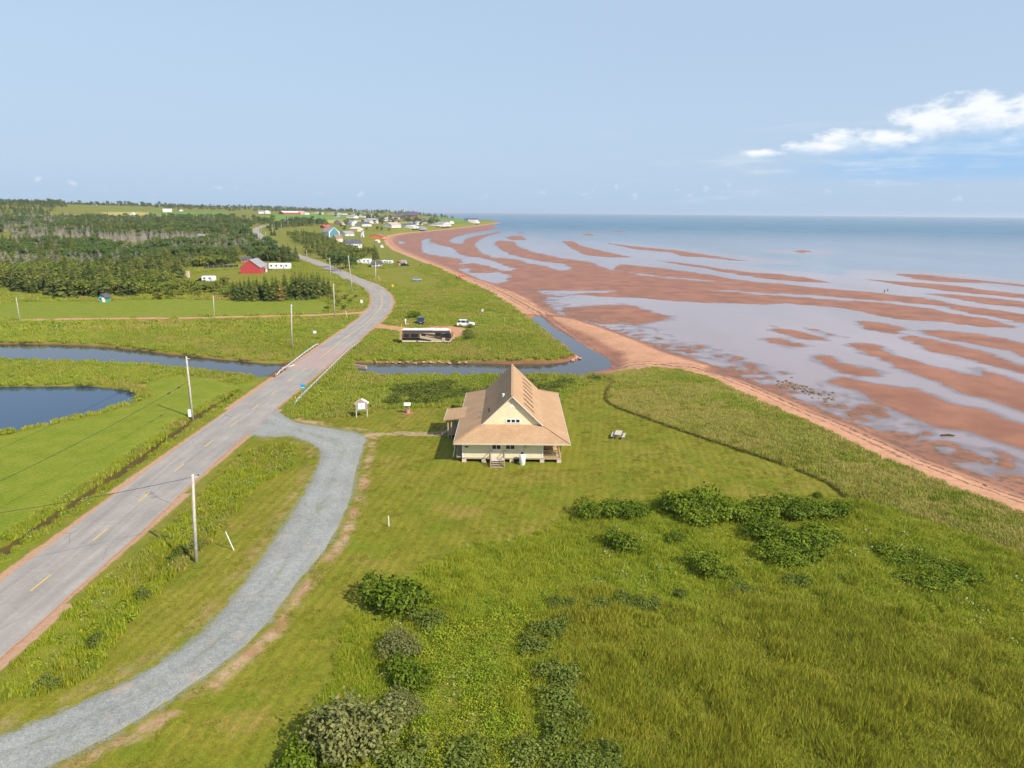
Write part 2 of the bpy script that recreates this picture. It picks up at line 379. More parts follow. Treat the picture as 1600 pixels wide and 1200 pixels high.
CROPS_GREEN = [[(400,338),(470,335),(540,337),(545,342),(480,345),(410,343)], [(235,331.5),(345,331.5),(365,335),(245,335.3)],[(150,329.6),(250,329.5),(240,330.8),(150,331)], [(680,341),(740,343),(745,347),(690,347)]]

def ground_mat():
    t = NT('coastal_grass'); A = t.attr
    n_big = t.noise(0.05, 4, 0.6); n_mid = t.noise(0.35, 5, 0.6); n_fine = t.noise(3.0, 5, 0.7); n_vf = t.noise(14, 3, 0.7); n_b2 = t.noise(0.016, 3, 0.5)
    # wild grass, seen between and under the standing tufts
    wild = t.mix(t.ss(n_mid, 0.3, 0.7), (0.12, 0.140, 0.012), (0.19, 0.175, 0.02))
    wild = t.mix(t.mul(t.ss(n_big, 0.45, 0.7), 0.6), wild, (0.20, 0.175, 0.04))
    wild = t.mix(t.mul(t.ss(n_fine, 0.5, 0.75), 0.5), wild, (0.085, 0.10, 0.009))
    # mown lawn; the mower's lanes show as paler and darker stripes
    str1 = t.wave(0.42, t.mapv(t.pos, (1, 1, 1), R(38)), 2.0, 2, 0.4); str2 = t.wave(0.33, t.mapv(t.pos, (1, 1, 1), R(8)), 14.0, 3, 0.09)
    lawn = t.mix(t.ss(n_mid, 0.32, 0.68), (0.155, 0.155, 0.012), (0.20, 0.18, 0.020))
    lawn = t.mix(t.mul(t.ss(n_big, 0.42, 0.66), 0.7), lawn, (0.215, 0.185, 0.028))
    lawn = t.mix(t.mul(t.ss(t.noise(0.19, 4, 0.6), 0.50, 0.64), 0.55), lawn, (0.115, 0.158, 0.009))
    dry = t.mul(t.ss(t.noise(0.10, 6, 0.7), 0.55, 0.70), 0.7)
    lawn = t.mix(dry, lawn, (0.28, 0.185, 0.055))
    lawn = t.mix(t.mul(t.ss(str2, 0.25, 0.8), 0.45), lawn, (0.125, 0.135, 0.009))
    lush = t.mix(t.ss(n_mid, 0.3, 0.7), (0.145, 0.180, 0.012), (0.200, 0.215, 0.022))
    lush = t.mix(t.mul(t.ss(str1, 0.3, 0.75), 0.30), lush, (0.085, 0.135, 0.008))
    lush = t.mix(t.mul(t.ss(n_big, 0.5, 0.7), 0.35), lush, (0.20, 0.185, 0.04))
    e = t.mul(t.sub(n_mid, 0.5), 1.2)
    col = t.mix(t.ss(t.add(A('lawn'), e), -0.25, 0.35), wild, t.mix(t.ss(A('lush'), 0, 1.0), lawn, lush))
    col = t.scale(col, t.ss(n_fine, 0.2, 0.8, 0.74, 1.26)); col = t.scale(col, t.ss(n_vf, 0.2, 0.8, 0.62, 1.38))
    # far fields
    e2 = t.mul(t.sub(n_b2, 0.5), 30)
    col = t.mix(t.ss(t.add(A('crop'), e2), -8, 8), col, (0.38, 0.29, 0.09)); col = t.mix(t.ss(t.add(A('green'), e2), -8, 8), col, (0.11, 0.22, 0.03))
    # bare red earth: road shoulder, lane, van pad, worn edges of the drive
    red = t.mix(t.ss(n_fine, 0.3, 0.7), (0.34, 0.19, 0.11), (0.42, 0.27, 0.18))
    pinkdust = t.mix(t.ss(n_fine, 0.3, 0.7), (0.40, 0.25, 0.16), (0.46, 0.32, 0.22))
    sh = t.add(A('road'), t.mul(t.sub(t.noise(0.8, 5, 0.7), 0.5), 1.1))
    col = t.mix(t.ss(sh, 0.38, -0.08), col, red)
    ln = t.add(A('lane'), t.mul(t.sub(t.noise(0.7, 5, 0.7), 0.5), 1.6)); col = t.mix(t.ss(ln, 0.5, -0.4), col, t.mix(t.ss(n_mid, 0.3, 0.7), (0.42, 0.26, 0.14), (0.45, 0.20, 0.10)))
    pt = t.add(A('path'), t.mul(t.sub(t.noise(1.6, 4, 0.7), 0.5), 1.1)); col = t.mix(t.mul(t.ss(pt, 0.22, -0.12), 0.7), col, pinkdust)
    gd = t.add(A('drive'), t.mul(t.sub(t.noise(0.9, 6, 0.75), 0.5), 3.2))                     # scattered stones beside the drive
    stone = t.mix(t.ss(n_vf, 0.35, 0.65), (0.15, 0.155, 0.145), (0.27, 0.27, 0.25))
    col = t.mix(t.mul(t.ss(gd, -0.3, 0.5), t.ss(n_vf, 0.40, 0.55)), col, stone)
    worn = t.mul(t.ss(t.add(A('drive'), t.mul(t.sub(t.noise(0.16, 5, 0.7), 0.5), 2.6)), -1.9, -1.0), t.ss(t.add(A('drive'), t.mul(t.sub(n_mid, 0.5), 1.0)), 0.1, -0.7))
    worn = t.mul(t.mul(worn, t.ss(t.noise(0.3, 5, 0.7), 0.40, 0.60)), t.ss(A('road'), 1.0, 3.0)); col = t.mix(t.mul(worn, t.ss(A('outer'), 2.6, 2.0, 0.35, 0.9)), col, t.mix(t.ss(n_mid, 0.4, 0.6), (0.36, 0.19, 0.115), pinkdust))
    # wet soil in the ditch and on the creek banks
    dt = t.add(A('ditch'), t.mul(t.sub(t.noise(1.2, 4, 0.7), 0.5), 1.0)); col = t.mix(t.mul(t.ss(dt, 0.65, 0.2), 0.85), col, (0.075, 0.045, 0.018))
    bk = t.add(A('bank'), t.mul(t.sub(t.noise(1.0, 4, 0.7), 0.5), 0.7)); col = t.mix(t.ss(bk, -0.9, -0.35), col, t.mix(t.ss(n_fine, 0.3, 0.7), (0.13, 0.058, 0.03), (0.22, 0.105, 0.055)))
    sp = t.N.new('ShaderNodeSeparateXYZ'); t.L.new(t.geo.outputs['True Normal'], sp.inputs[0]); sz = t.N.new('ShaderNodeSeparateXYZ'); t.L.new(t.pos, sz.inputs[0])
    shr = t.add(A('shore'), t.mul(t.sub(t.noise(0.6, 5, 0.7), 0.5), 2.4)); col = t.mix(t.ss(shr, 1.4, 0.5), col, t.mix(t.ss(n_fine, 0.3, 0.7), (0.42, 0.20, 0.11), (0.50, 0.29, 0.18)))
    h = t.add(t.mul(n_fine, 0.6), t.mul(n_vf, 0.4))
    t.bsdf(col, 0.9, 0, 0.12, t.bump(h, 0.55, 0.10)); return t.m
g_obj = ground(); g_obj.data.materials.append(ground_mat())

# ---------------------------------------------------------------- road, its line, the gravel drive
def ribbon(name, line, offs, zf, mat, across=True):
    tg = np.gradient(line, axis=0); tg /= np.linalg.norm(tg, axis=1)[:, None]; nm = np.stack([tg[:, 1], -tg[:, 0]], 1)
    n = len(line); k = len(offs); V = []; at = []
    for j, o in enumerate(offs):
        p = line+nm*(o[:, None] if isinstance(o, np.ndarray) else o)
        V.append(np.stack([p[:, 0], p[:, 1], zf(p, j)], 1)); at.append(np.full(n, j/(k-1)))
    V = np.concatenate(V); i = np.arange(n-1); fs = [np.stack([j*n+i, (j+1)*n+i, (j+1)*n+i+1, j*n+i+1], 1) for j in range(k-1)]
    ob = mesh_obj(name, V, np.concatenate(fs)[:, ::-1], mat, smooth=True)
    if ob.data.polygons[0].normal.z < 0: ob.data.flip_normals()
    seg = np.concatenate([[0], np.cumsum(np.linalg.norm(np.diff(line, axis=0), axis=1))])
    fattr(ob.data, 'across', np.concatenate(at)); fattr(ob.data, 'along', np.tile(seg, k)); return ob
def asphalt():
    t = NT('worn_asphalt'); a = t.attr('across'); n1 = t.noise(0.25, 4, 0.6); n2 = t.noise(2.5, 5, 0.7); n3 = t.noise(22, 3, 0.7)
    cx = t.N.new('ShaderNodeCombineXYZ'); t.L.new(t.mul(a, 7.1), cx.inputs[0]); t.L.new(t.mul(t.attr('along'), 0.05), cx.inputs[1]); lan = t.noise(1.1, 4, 0.6, cx.outputs[0])
    c = t.mix(t.ss(n1, 0.3, 0.7), (0.255, 0.23, 0.205), (0.30, 0.27, 0.24)); c = t.scale(c, t.ss(lan, 0.25, 0.75, 0.84, 1.14)); c = t.scale(c, t.ss(n2, 0.2, 0.8, 0.90, 1.10)); c = t.scale(c, t.ss(n3, 0.2, 0.8, 0.86, 1.14))
    al = t.attr('along')
    patch = t.mul(t.ss(t.add(al, t.mul(t.sub(n1, 0.5), 3.0)), BRIDGE-9, BRIDGE-8), t.ss(t.add(al, t.mul(t.sub(n1, 0.5), 3.0)), BRIDGE+15, BRIDGE+14)); c = t.mix(t.mul(patch, 0.6), c, (0.37, 0.25, 0.22))      # newer, redder patch over the culvert
    ed = t.math('ABSOLUTE', t.sub(a, 0.5)); c = t.mix(t.mul(t.ss(t.add(ed, t.mul(t.sub(n2, 0.5), 0.05)), 0.465, 0.495), 0.75), c, (0.40, 0.22, 0.13))
    crk = t.vor(0.55, t.mapv(t.pos, (1, 1, 1)), 'Distance'); v = t.N.new('ShaderNodeTexVoronoi'); v.feature = 'DISTANCE_TO_EDGE'; v.inputs['Scale'].default_value = 0.22; t.L.new(t.mapv(t.pos, (1, 1, 0)), v.inputs['Vector'])
    c = t.mix(t.mul(t.ss(v.outputs[0], 0.012, 0.004), t.mul(t.ss(n1, 0.5, 0.6), 0.5)), c, (0.09, 0.08, 0.075))
    t.bsdf(c, 0.85, 0, 0.25, t.bump(n3, 0.25, 0.02)); return t.m
def zroad(p, j): return HGv(p[:, 0], p[:, 1], land_sd(p[:, 0], p[:, 1]))+0.03+0.05*(1-abs(j-2)/2)
_seg = np.concatenate([[0], np.cumsum(np.linalg.norm(np.diff(road_c, axis=0), axis=1))])
_br = np.array([Uz(500, 562)]); BRIDGE = float(_seg[np.argmin(((road_c-_br)**2).sum(1))])
wob = (fbm(_seg, _seg*0, 2.3, 3, 3)-0.5)*0.35; wob2 = (fbm(_seg, _seg*0+9, 2.3, 3, 4)-0.5)*0.35
road = ribbon('road', road_c, [-ROAD_W/2+wob, -ROAD_W/4, 0.0, ROAD_W/4, ROAD_W/2+wob2], zroad, asphalt())
tag(road, 'grey two lane country road curving between the fields and the creek', 'road', None, 'structure')
def road_paint():
    t = NT('road_paint'); n = t.noise(9, 4, 0.7); t.bsdf(t.mix(t.ss(n, 0.42, 0.62), (0.62, 0.40, 0.07), (0.42, 0.32, 0.17)), 0.7); return t.m
PAINT = road_paint()
def marking(s0, s1):
    m = (_seg >= s0-1.6) & (_seg <= s1+1.6)
    l = np.stack([np.interp(np.arange(s0, s1+0.01, min(1.5, (s1-s0)/2)), _seg, road_c[:, i]) for i in (0, 1)], 1)
    zf = lambda p, j: HGv(p[:, 0], p[:, 1], land_sd(p[:, 0], p[:, 1]))+0.03+0.05+0.006
    o = ribbon('centre_line', l, [-0.075, 0.075], zf, PAINT); o.parent = road; return o
_near0 = float(_seg[np.argmin(((road_c-np.array(Uz(65, 905)))**2).sum(1))])
_per = (BRIDGE-_near0)
s = _near0-1.3-9*3
_solid = float(_seg[np.argmin(((road_c-np.array(Uz(502, 560)))**2).sum(1))])
while s < _solid-4: marking(s, s+2.6); s += 9.0
_curve_end = float(_seg[np.argmin(((road_c-np.array(Uz(570, 437)))**2).sum(1))])
marking(_solid+1, _curve_end+40)

def gravel():
    t = NT('crushed_stone'); n1 = t.noise(0.22, 5, 0.65); n2 = t.noise(2.2, 5, 0.7); n3 = t.noise(11, 4, 0.75); ac = t.attr('across')
    c = t.mix(t.ss(n3, 0.32, 0.68), (0.175, 0.178, 0.167), (0.315, 0.312, 0.29)); c = t.scale(c, t.ss(n2, 0.25, 0.75, 0.82, 1.16)); c = t.scale(c, t.ss(n1, 0.3, 0.7, 0.9, 1.1))
    c = t.mix(t.mul(t.ss(t.noise(0.5, 5, 0.7), 0.56, 0.70), 0.55), c, (0.40, 0.29, 0.20))
    cx = t.N.new('ShaderNodeCombineXYZ'); t.L.new(t.mul(ac, 9), cx.inputs[0]); t.L.new(t.mul(t.attr('along'), 0.25), cx.inputs[1]); wn = t.noise(0.8, 5, 0.7, cx.outputs[0])
    for tr in (0.30, 0.66): c = t.scale(c, t.ss(t.math('ABSOLUTE', t.sub(t.add(ac, t.mul(t.sub(n1, 0.5), 0.12)), tr)), 0.04, 0.15, 1.06, 0.99))
    mid = t.mul(t.ss(t.math('ABSOLUTE', t.sub(t.add(ac, t.mul(t.sub(n1, 0.5), 0.15)), 0.48)), 0.15, 0.02), t.ss(wn, 0.50, 0.64)); c = t.mix(t.mul(t.mul(mid, t.ss(n3, 0.42, 0.54)), 0.7), c, (0.15, 0.17, 0.045))
    edge = t.math('ABSOLUTE', t.sub(ac, 0.5)); c = t.mix(t.mul(t.ss(t.add(edge, t.mul(t.sub(n2, 0.5), 0.5)), 0.38, 0.52), 0.8), c, t.mix(t.ss(n2, 0.4, 0.6), (0.32, 0.25, 0.17), (0.20, 0.19, 0.07)))
    spk = t.ss(t.vor(1.6, None, 'Distance'), 0.10, 0.05); c = t.mix(t.mul(spk, t.mul(t.ss(n2, 0.5, 0.6), 0.7)), c, (0.10, 0.13, 0.03))
    t.bsdf(c, 0.9, 0, 0.2, t.bump(n3, 0.6, 0.04)); return t.m
_dl = resample(smooth_line(drive_l, 6), 0.5); _dr = resample(smooth_line(drive_r, 6), 0.5); _k = 160
_dl = np.stack([np.interp(np.linspace(0, 1, _k), np.linspace(0, 1, len(_dl)), _dl[:, i]) for i in (0, 1)], 1)
_dr = np.stack([np.interp(np.linspace(0, 1, _k), np.linspace(0, 1, len(_dr)), _dr[:, i]) for i in (0, 1)], 1)
DRIVE_POLY = np.vstack([_dl, _dr[::-1]])
def drive():
    rows = 13; V = []; ac = []; al = []; tt = np.arange(_k)
    for j in range(rows):
        f = j/(rows-1)
        if j == 0: f += (fbm(tt, tt*0, 5, 4, 31)-0.5)*0.16
        if j == rows-1: f += (fbm(tt, tt*0, 5, 4, 37)-0.5)*0.16
        f = f+np.zeros(_k); p = _dl*(1-f[:, None])+_dr*f[:, None]
        rd = ldist(road_c, p[:, 0], p[:, 1], 60)
        z = HGv(p[:, 0], p[:, 1], land_sd(p[:, 0], p[:, 1]))+0.012+0.03*math.sin(math.pi*j/(rows-1))+(fbm(p[:, 0], p[:, 1], 1.5, 3, 8)-0.5)*0.03
        z = np.where(rd < ROAD_W/2+1.0, np.minimum(z, 0.012), z)
        if j in (0, rows-1): z = z-0.09
        V.append(np.stack([p[:, 0], p[:, 1], z], 1)); ac.append(np.full(_k, j/(rows-1))); al.append(tt*0.8)
    V = np.concatenate(V); i = np.arange(_k-1)
    fs = np.concatenate([np.stack([j*_k+i, j*_k+i+1, (j+1)*_k+i+1, (j+1)*_k+i], 1) for j in range(rows-1)])
    o = mesh_obj('driveway', V, fs, gravel(), smooth=True)
    if o.data.polygons[5].normal.z < 0: o.data.flip_normals()
    fattr(o.data, 'across', np.concatenate(ac)); fattr(o.data, 'along', np.concatenate(al))
    tag(o, 'blue grey gravel driveway curving off the road past the lawn', 'driveway', None, 'structure')
drive()

# ---------------------------------------------------------------- beach, tidal flats, sea
def zA(p): return [(600+a/3.2, 320+b/3.2) for a, b in p]
def zB(p): return [(1100+a/3.2, 320+b/3.2) for a, b in p]
def zC(p): return [(900+a/2.2857, 520+b/2.2857) for a, b in p]
M_FLAT = zA([(-20,150),(60,140),(150,138),(300,128),(420,115),(500,100),(560,97),(545,112),(585,138),(520,155),(470,178),(452,205),(485,240),(545,263),(660,272),(720,291),(800,307),(880,328),(932,328),(942,316),(900,295),(800,284),(680,261),(600,234),(556,200),(556,186),(575,178),
    (650,185),(660,205),(740,235),(860,262),(960,275),(1050,293),(1110,315),(1140,328),(1165,300),(1200,297),(1400,318),(1600,345)])+zB([(160,373),(220,384),(500,407),(700,427),(880,440),(1050,460),(1240,495),(1400,520),(1600,548),(1760,575),(1760,640),(1600,602),(1450,568),(1260,538),
    (1400,560),(1530,614),(1400,611),(1200,583),(1000,571),(850,547),(700,514),(400,490),(300,494),(0,486)])+zA([(1450,480),(1300,465),(1200,463),(1130,458),(900,450),(810,462),(800,480),(850,522),(880,530)])+[(860,560),(700,470),(560,400)]
POOLS = [zA(p) for p in ([(52,186),(70,178),(112,190),(78,200),(92,215),(120,235),(190,253),(268,285),(268,299),(200,273),(120,248),(66,215)],
    [(185,182),(215,167),(242,172),(228,185),(290,205),(345,215),(380,246),(420,258),(500,266),(560,288),(658,322),(640,331),(590,331),(540,312),(460,292),(380,296),(385,272),(250,252),(198,240),(188,210)],
    [(325,182),(345,165),(400,150),(440,140),(500,133),(535,124),(600,118),(600,128),(545,140),(510,148),(460,156),(408,170),(396,196),(350,192)],
    [(365,320),(440,317),(420,328),(440,340),(500,340),(575,335),(640,356),(632,380),(570,397),(500,380),(440,360),(390,340)],
    [(1136,326),(1230,337),(1300,352),(1420,368),(1600,383),(1780,392),(1600,376),(1420,361),(1300,345),(1200,330)])]
POOLS += [zB(p) for p in ([(30,430),(160,431),(300,442),(400,441),(600,455),(900,481),(1200,508),(1245,525),(1330,545),(1450,563),(1760,630),(1760,650),(1450,577),(1330,556),(1225,535),(900,492),(600,470),(400,455),(300,452),(160,438)],)]
POOLS += [zA([(770,428),(1155,429),(1100,438),(1000,440),(960,447),(830,452)])]
BARS = [zB(p) for p in ([(325,605),(400,618),(500,643),(600,680),(540,676),(430,652),(350,626)], [(490,607),(560,616),(640,640),(705,661),(620,656),(540,636)],
    [(310,666),(380,669),(440,688),(530,707),(420,716),(340,690)], [(555,756),(630,760),(700,793),(800,824),(888,857),(800,859),(700,842),(600,802)],
    [(780,580),(850,588),(950,608),(1030,625),(1000,646),(900,642),(820,622)], [(980,660),(1060,658),(1200,688),(1400,738),(1600,800),(1800,860),(1800,905),(1600,846),(1400,797),(1250,762),(1100,727),(1055,692)],
    [(1070,632),(1200,624),(1350,643),(1600,693),(1800,740),(1800,810),(1600,762),(1500,727),(1400,702),(1250,682),(1120,652)],
    [(968,346),(1100,349),(1300,370),(1600,401),(1800,420),(1800,426),(1600,409),(1400,392),(1200,386),(1050,371)], [(825,374),(1000,386),(1200,399),(1400,424),(1600,447),(1800,470),(1800,488),(1600,466),(1400,449),(1200,430),(1000,403)],
    [(1130,446),(1250,449),(1450,468),(1600,486),(1800,510),(1800,540),(1600,515),(1450,501),(1300,476)], [(-240,278),(-120,290),(0,304),(120,324),(220,339),(380,347),(500,364),(612,388),(520,386),(350,373),(200,353),(100,337),(0,317),(-120,298)],
    [(450,232),(490,226),(537,235),(490,241)])]
BARS += [zA(p) for p in ([(1103,189),(1200,202),(1260,209),(1450,227),(1500,234),(1600,249),(1730,270),(1840,281),(1750,277),(1600,263),(1480,256),(1440,239),(1260,223),(1180,206)],
    [(888,182),(940,182),(990,206),(1100,234),(1238,262),(1150,264),(1000,251),(940,217)], [(985,151),(1020,143),(1056,155)], [(1133,133),(1180,130),(1206,137)], [(608,163),(650,155),(690,157),(712,176),(640,176)], [(652,140),(690,137),(707,144)])]
BARS += [zC(p) for p in ([(968,38),(1050,43),(1130,78),(1230,108),(1310,128),(1390,150),(1470,156),(1405,124),(1440,120),(1500,143),(1600,178),(1800,240),(1800,345),(1600,282),(1500,247),(1380,217),(1260,162),(1130,107),(1040,72)],
    [(848,82),(900,83),(960,108),(1050,138),(1092,155),(1000,157),(930,132),(870,107)],
    [(900,176),(960,160),(1040,178),(1150,193),(1220,198),(1290,233),(1350,256),(1450,273),(1530,308),(1600,328),(1800,385),(1800,475),(1600,417),(1500,387),(1400,352),(1300,342),(1200,302),(1120,267),(1050,247),(1000,205)])]
BARS += [zA([(875,530),(912,515),(1000,508),(1200,498),(1290,510),(1350,545),(1450,560),(1400,585),(1300,602),(1100,592),(1050,577),(940,560)])]
SPIT = [(832,494),(868,491),(905,497),(938,506),(975,519),(1006,530),(1044,547),(1100,562),(1127,570),(1110,592),(1060,580),(962,584),(946,582),(955,570),(964,562),(948,548),(920,532),(890,516),(860,503),(842,497)]
DRYB = [(650,404),(680,412),(720,426),(760,438),(800,452),(828,463),(850,477),(870,488),(905,497),(860,492),(826,496),(800,480),(775,462),(740,446),(690,424)]
WATERLINE = P([(841,455),(850,470),(862,486),(930,505),(975,518),(1006,530),(1044,547),(1127,569),(1180,593),(1232,615),(1294,632),(1337,657),(1403,683),(1469,713),(1534,737),(1600,753)], SEA_Z)
def flats():
    xs = axis(-330, 2200, -20, 130, 1.1, 1.03); ys = axis(20, 2700, 60, 300, 1.1, 1.012)
    X, Y, fc = grid(xs, ys); x = X.ravel(); y = Y.ravel()
    s = -land_sd(x, y)                                                   # metres seaward of the grass edge
    wx = (fbm(x, y, 16, 3, 41)-0.5)*3.0+(fbm(x, y, 4, 3, 42)-0.5)*1.6; wy = (fbm(x, y, 18, 3, 43)-0.5)*5.0+(fbm(x, y, 5, 3, 44)-0.5)*3.0
    xx = x+wx*ss(120, 220, y); yy = y+wy*ss(120, 220, y)
    f = sdf(P(M_FLAT, SEA_Z), xx, yy, 40)
    for p in POOLS: f = np.minimum(f, -sdf(P(p, SEA_Z), xx, yy, 40))
    for p in BARS: f = np.maximum(f, sdf(P(p, SEA_Z), xx, yy, 40))
    f = f+((fbm(x, y, 2.6, 4, 45)-0.5)*4.2+(fbm(x, y, 11, 3, 46)-0.5)*6.0)*ss(90, 160, y)*ss(900, 400, y)
    lift = np.where(f > 0, 0.13*(1-np.exp(-f/4.0)), np.maximum(f*0.022, -0.5))
    wl = ldist(WATERLINE, x, y, 60)
    mott = (fbm(x, y, 2.2, 4, 51)-0.5)*0.15+(fbm(x, y, 7, 3, 52)-0.5)*0.10
    shal = ss(34, 4, wl)*ss(420, 260, y)
    lift = np.where(lift < 0.02, np.maximum(lift, -0.045-0.10*(1-shal)*0.8+0.035*ss(16, 3, wl)+1.25*mott*shal), lift)
    lift = np.where((f < -25) & (shal < 0.02), -0.25-0.9*ss(25, 40, -f), lift)
    z = SEA_Z+lift+(fbm(x, y, 1.3, 2, 61)-0.5)*0.012
    # the dry beach falls from the grass edge to the water's edge
    width = 11.0+5*ss(150, 110, y)*0+4.0*ss(250, 600, y)
    up = ss(1.0, 0.0, s/width)
    beach = SEA_Z-0.06+(1.05)*up+(fbm(x, y, 3.5, 3, 71)-0.5)*0.10*up
    sand = np.maximum(z, np.where(s < width*1.4, beach, -99))
    for q, top_ in ((SPIT, 0.95), (DRYB, 0.85)):                        # the dry spit by the creek mouth and the wide beach beyond it
        sq = sdf(P(q, -0.6), x, y, 20)+(fbm(x, y, 6, 3, 77)-0.5)*2.0; sand = np.maximum(sand, SEA_Z+np.minimum(0.16*sq, top_*(1-np.exp(-np.maximum(sq, 0)/3.5)))+(fbm(x, y, 3.5, 3, 71)-0.5)*0.06)
    # the creek's bed cuts through the spit
    cr = sdf(creek_r, x, y, 14)+(fbm(x, y, 2.6, 3, 72)-0.5)*1.6; sand = sand-1.3*ss(-0.9, 1.6, cr)
    # the sand spit beside the creek mouth stands a little higher
    v = np.stack([x, y, sand], 1)
    keep = (s > -7) & (sand > SEA_Z-1.3)
    v2, f2, at = trim(v, fc, keep, s, sand-SEA_Z, wl, cr)
    o = mesh_obj('beach', v2, f2, None, smooth=True); fattr(o.data, 'sea', at[0]); fattr(o.data, 'over', at[1]); fattr(o.data, 'wl', at[2]); fattr(o.data, 'crk', at[3])
    tag(o, 'red sand beach and rippled tidal flats beside the sea', 'beach', None, 'structure')
    t = NT('red_sand'); n1 = t.noise(0.12, 5, 0.6); n2 = t.noise(1.1, 5, 0.65); n3 = t.noise(9, 3, 0.7)
    drys = t.mix(t.ss(n2, 0.3, 0.7), (0.39, 0.195, 0.112), (0.475, 0.26, 0.158)); wet = t.mix(t.ss(n1, 0.3, 0.7), (0.222, 0.084, 0.039), (0.285, 0.115, 0.055))
    ov = t.attr('over'); wetness = t.ss(t.add(ov, t.mul(t.sub(n2, 0.5), 0.22)), 0.62, 0.20)
    wetness = t.mx(wetness, t.ss(t.add(t.attr('crk'), t.mul(t.sub(n2, 0.5), 3.0)), -4.2, -1.8))
    c = t.mix(wetness, drys, wet)
    c = t.mix(t.ss(t.add(ov, t.mul(t.sub(n2, 0.5), 0.02)), 0.045, 0.0), c, (0.235, 0.105, 0.062))
    c = t.scale(c, t.ss(n3, 0.2, 0.8, 0.88, 1.12)); c = t.scale(c, t.ss(n1, 0.3, 0.7, 0.92, 1.08))
    # lines of dried weed left by the tide
    se = t.attr('sea'); wr = t.noise(0.5, 5, 0.7); gate = t.ss(t.noise(1.6, 4, 0.75), 0.40, 0.52)
    for c0, w_, st in ((5.3, 0.34, 0.95), (3.4, 0.24, 0.8), (7.6, 0.26, 0.75)):
        d = t.math('ABSOLUTE', t.sub(t.add(se, t.mul(t.sub(wr, 0.5), 3.2)), c0)); c = t.mix(t.mul(t.mul(t.ss(d, w_*1.6, w_*0.5), gate), st), c, (0.085, 0.05, 0.032))
    # weed and mussel beds mottle the shallows
    wd = t.mul(t.mul(t.ss(t.noise(0.7, 6, 0.75), 0.47, 0.60), t.ss(t.attr('wl'), 16, 3)), t.ss(ov, 0.30, 0.06)); c = t.mix(t.mul(wd, 0.75), c, (0.085, 0.062, 0.03))
    wt = t.N.new('ShaderNodeSeparateXYZ'); t.L.new(t.pos, wt.inputs[0])
    rip = t.wave(0.55, t.mapv(t.pos, (1, 1, 1), R(-35)), 7.0, 3, 0.6); h = t.add(t.mul(rip, 0.5), t.mul(n3, 0.5))
    t.bsdf(c, t.ss(wetness, 0, 1, 0.9, 0.55), 0, t.ss(wetness, 0, 1, 0.15, 0.35), t.bump(h, 0.35, 0.05)); o.data.materials.append(t.m)
    return X, Y, fc, sand, s
def water_bsdf(t, body, clear, rough, ripple, strength, sx=(1, 1, 1), dist=0.05, refl=1.0):
    n = t.add(t.mul(t.noise(ripple, 4, 0.6, t.mapv(t.pos, sx)), 0.6), t.mul(t.noise(ripple*0.13, 3, 0.5, t.mapv(t.pos, sx)), 0.8)); bp = t.bump(n, strength, dist)
    d = t.N.new('ShaderNodeBsdfDiffuse'); t.put(d.inputs[0], body); tr = t.N.new('ShaderNodeBsdfTransparent')
    m1 = t.N.new('ShaderNodeMixShader'); t.put(m1.inputs[0], clear); t.L.new(d.outputs[0], m1.inputs[1]); t.L.new(tr.outputs[0], m1.inputs[2])
    gl = t.N.new('ShaderNodeBsdfGlossy'); gl.inputs['Roughness'].default_value = rough; gl.inputs[0].default_value = (1, 1, 1, 1); t.L.new(bp, gl.inputs['Normal'])
    fr = t.N.new('ShaderNodeFresnel'); fr.inputs[0].default_value = 1.33; t.L.new(bp, fr.inputs['Normal'])
    m2 = t.N.new('ShaderNodeMixShader'); t.L.new(t.mul(fr.outputs[0], refl), m2.inputs[0]); t.L.new(m1.outputs[0], m2.inputs[1]); t.L.new(gl.outputs[0], m2.inputs[2]); t.L.new(m2.outputs[0], t.out.inputs[0])
def sea():
    X, Y, fc, sand, s = flats()
    x = X.ravel(); y = Y.ravel(); depth = np.clip(SEA_Z-sand, 0, 6)
    v = np.stack([x, y, np.full(len(x), SEA_Z)], 1); keep = (s > 4)
    v2, f2, at = trim(v, fc, keep, depth)
    # beyond the fine sheet: plain quads out to the horizon
    x0, x1, y0, y1 = X.min(), X.max(), Y.min(), Y.max(); big = 45000
    n0 = len(v2); ext = np.array([[x1, y0], [big, y0], [big, y1], [x1, y1], [big, big], [x1, big], [x0, y1], [x0, big], [-big, y1], [-big, big], [x1, -big], [big, -big], [x0, y0], [x0, -big]])
    v3 = np.vstack([v2, np.column_stack([ext, np.full(len(ext), SEA_Z)])])
    q = np.array([[0, 1, 2, 3], [3, 2, 4, 5], [6, 3, 5, 7], [8, 6, 7, 9], [10, 11, 1, 0]])+n0
    o = mesh_obj('sea', v3, np.vstack([f2, q]), None, smooth=True); fattr(o.data, 'depth', np.concatenate([at[0], np.full(len(ext), 6.0)]))
    tag(o, 'calm pale blue sea at low tide', 'sea', None, 'structure')
    t = NT('sea_water'); dp = t.attr('depth'); n = t.noise(0.012, 4, 0.6, t.mapv(t.pos, (1, 0.35, 1)))
    sepp = t.N.new('ShaderNodeVectorMath'); sepp.operation = 'LENGTH'; t.L.new(t.mapv(t.pos, (1, 1, 0)), sepp.inputs[0])
    off = t.ss(t.add(sepp.outputs['Value'], t.mul(t.sub(n, 0.5), 500)), 260, 1800)                                                       # silt in the shallows, clear blue offshore
    body = t.mix(t.ss(dp, 0.05, 0.5), (0.29, 0.237, 0.24), (0.205, 0.225, 0.26)); body = t.mix(off, body, (0.058, 0.142, 0.215))
    body = t.scale(body, t.ss(n, 0.25, 0.75, 0.85, 1.15))
    clear = t.ss(dp, 0.0, 0.05, 0.45, 0.03)
    water_bsdf(t, body, clear, 0.15, 1.1, 0.22, (0.6, 1.2, 1), 0.12, t.ss(off, 0, 1, 0.62, 0.32)); o.data.materials.append(t.m)
sea()
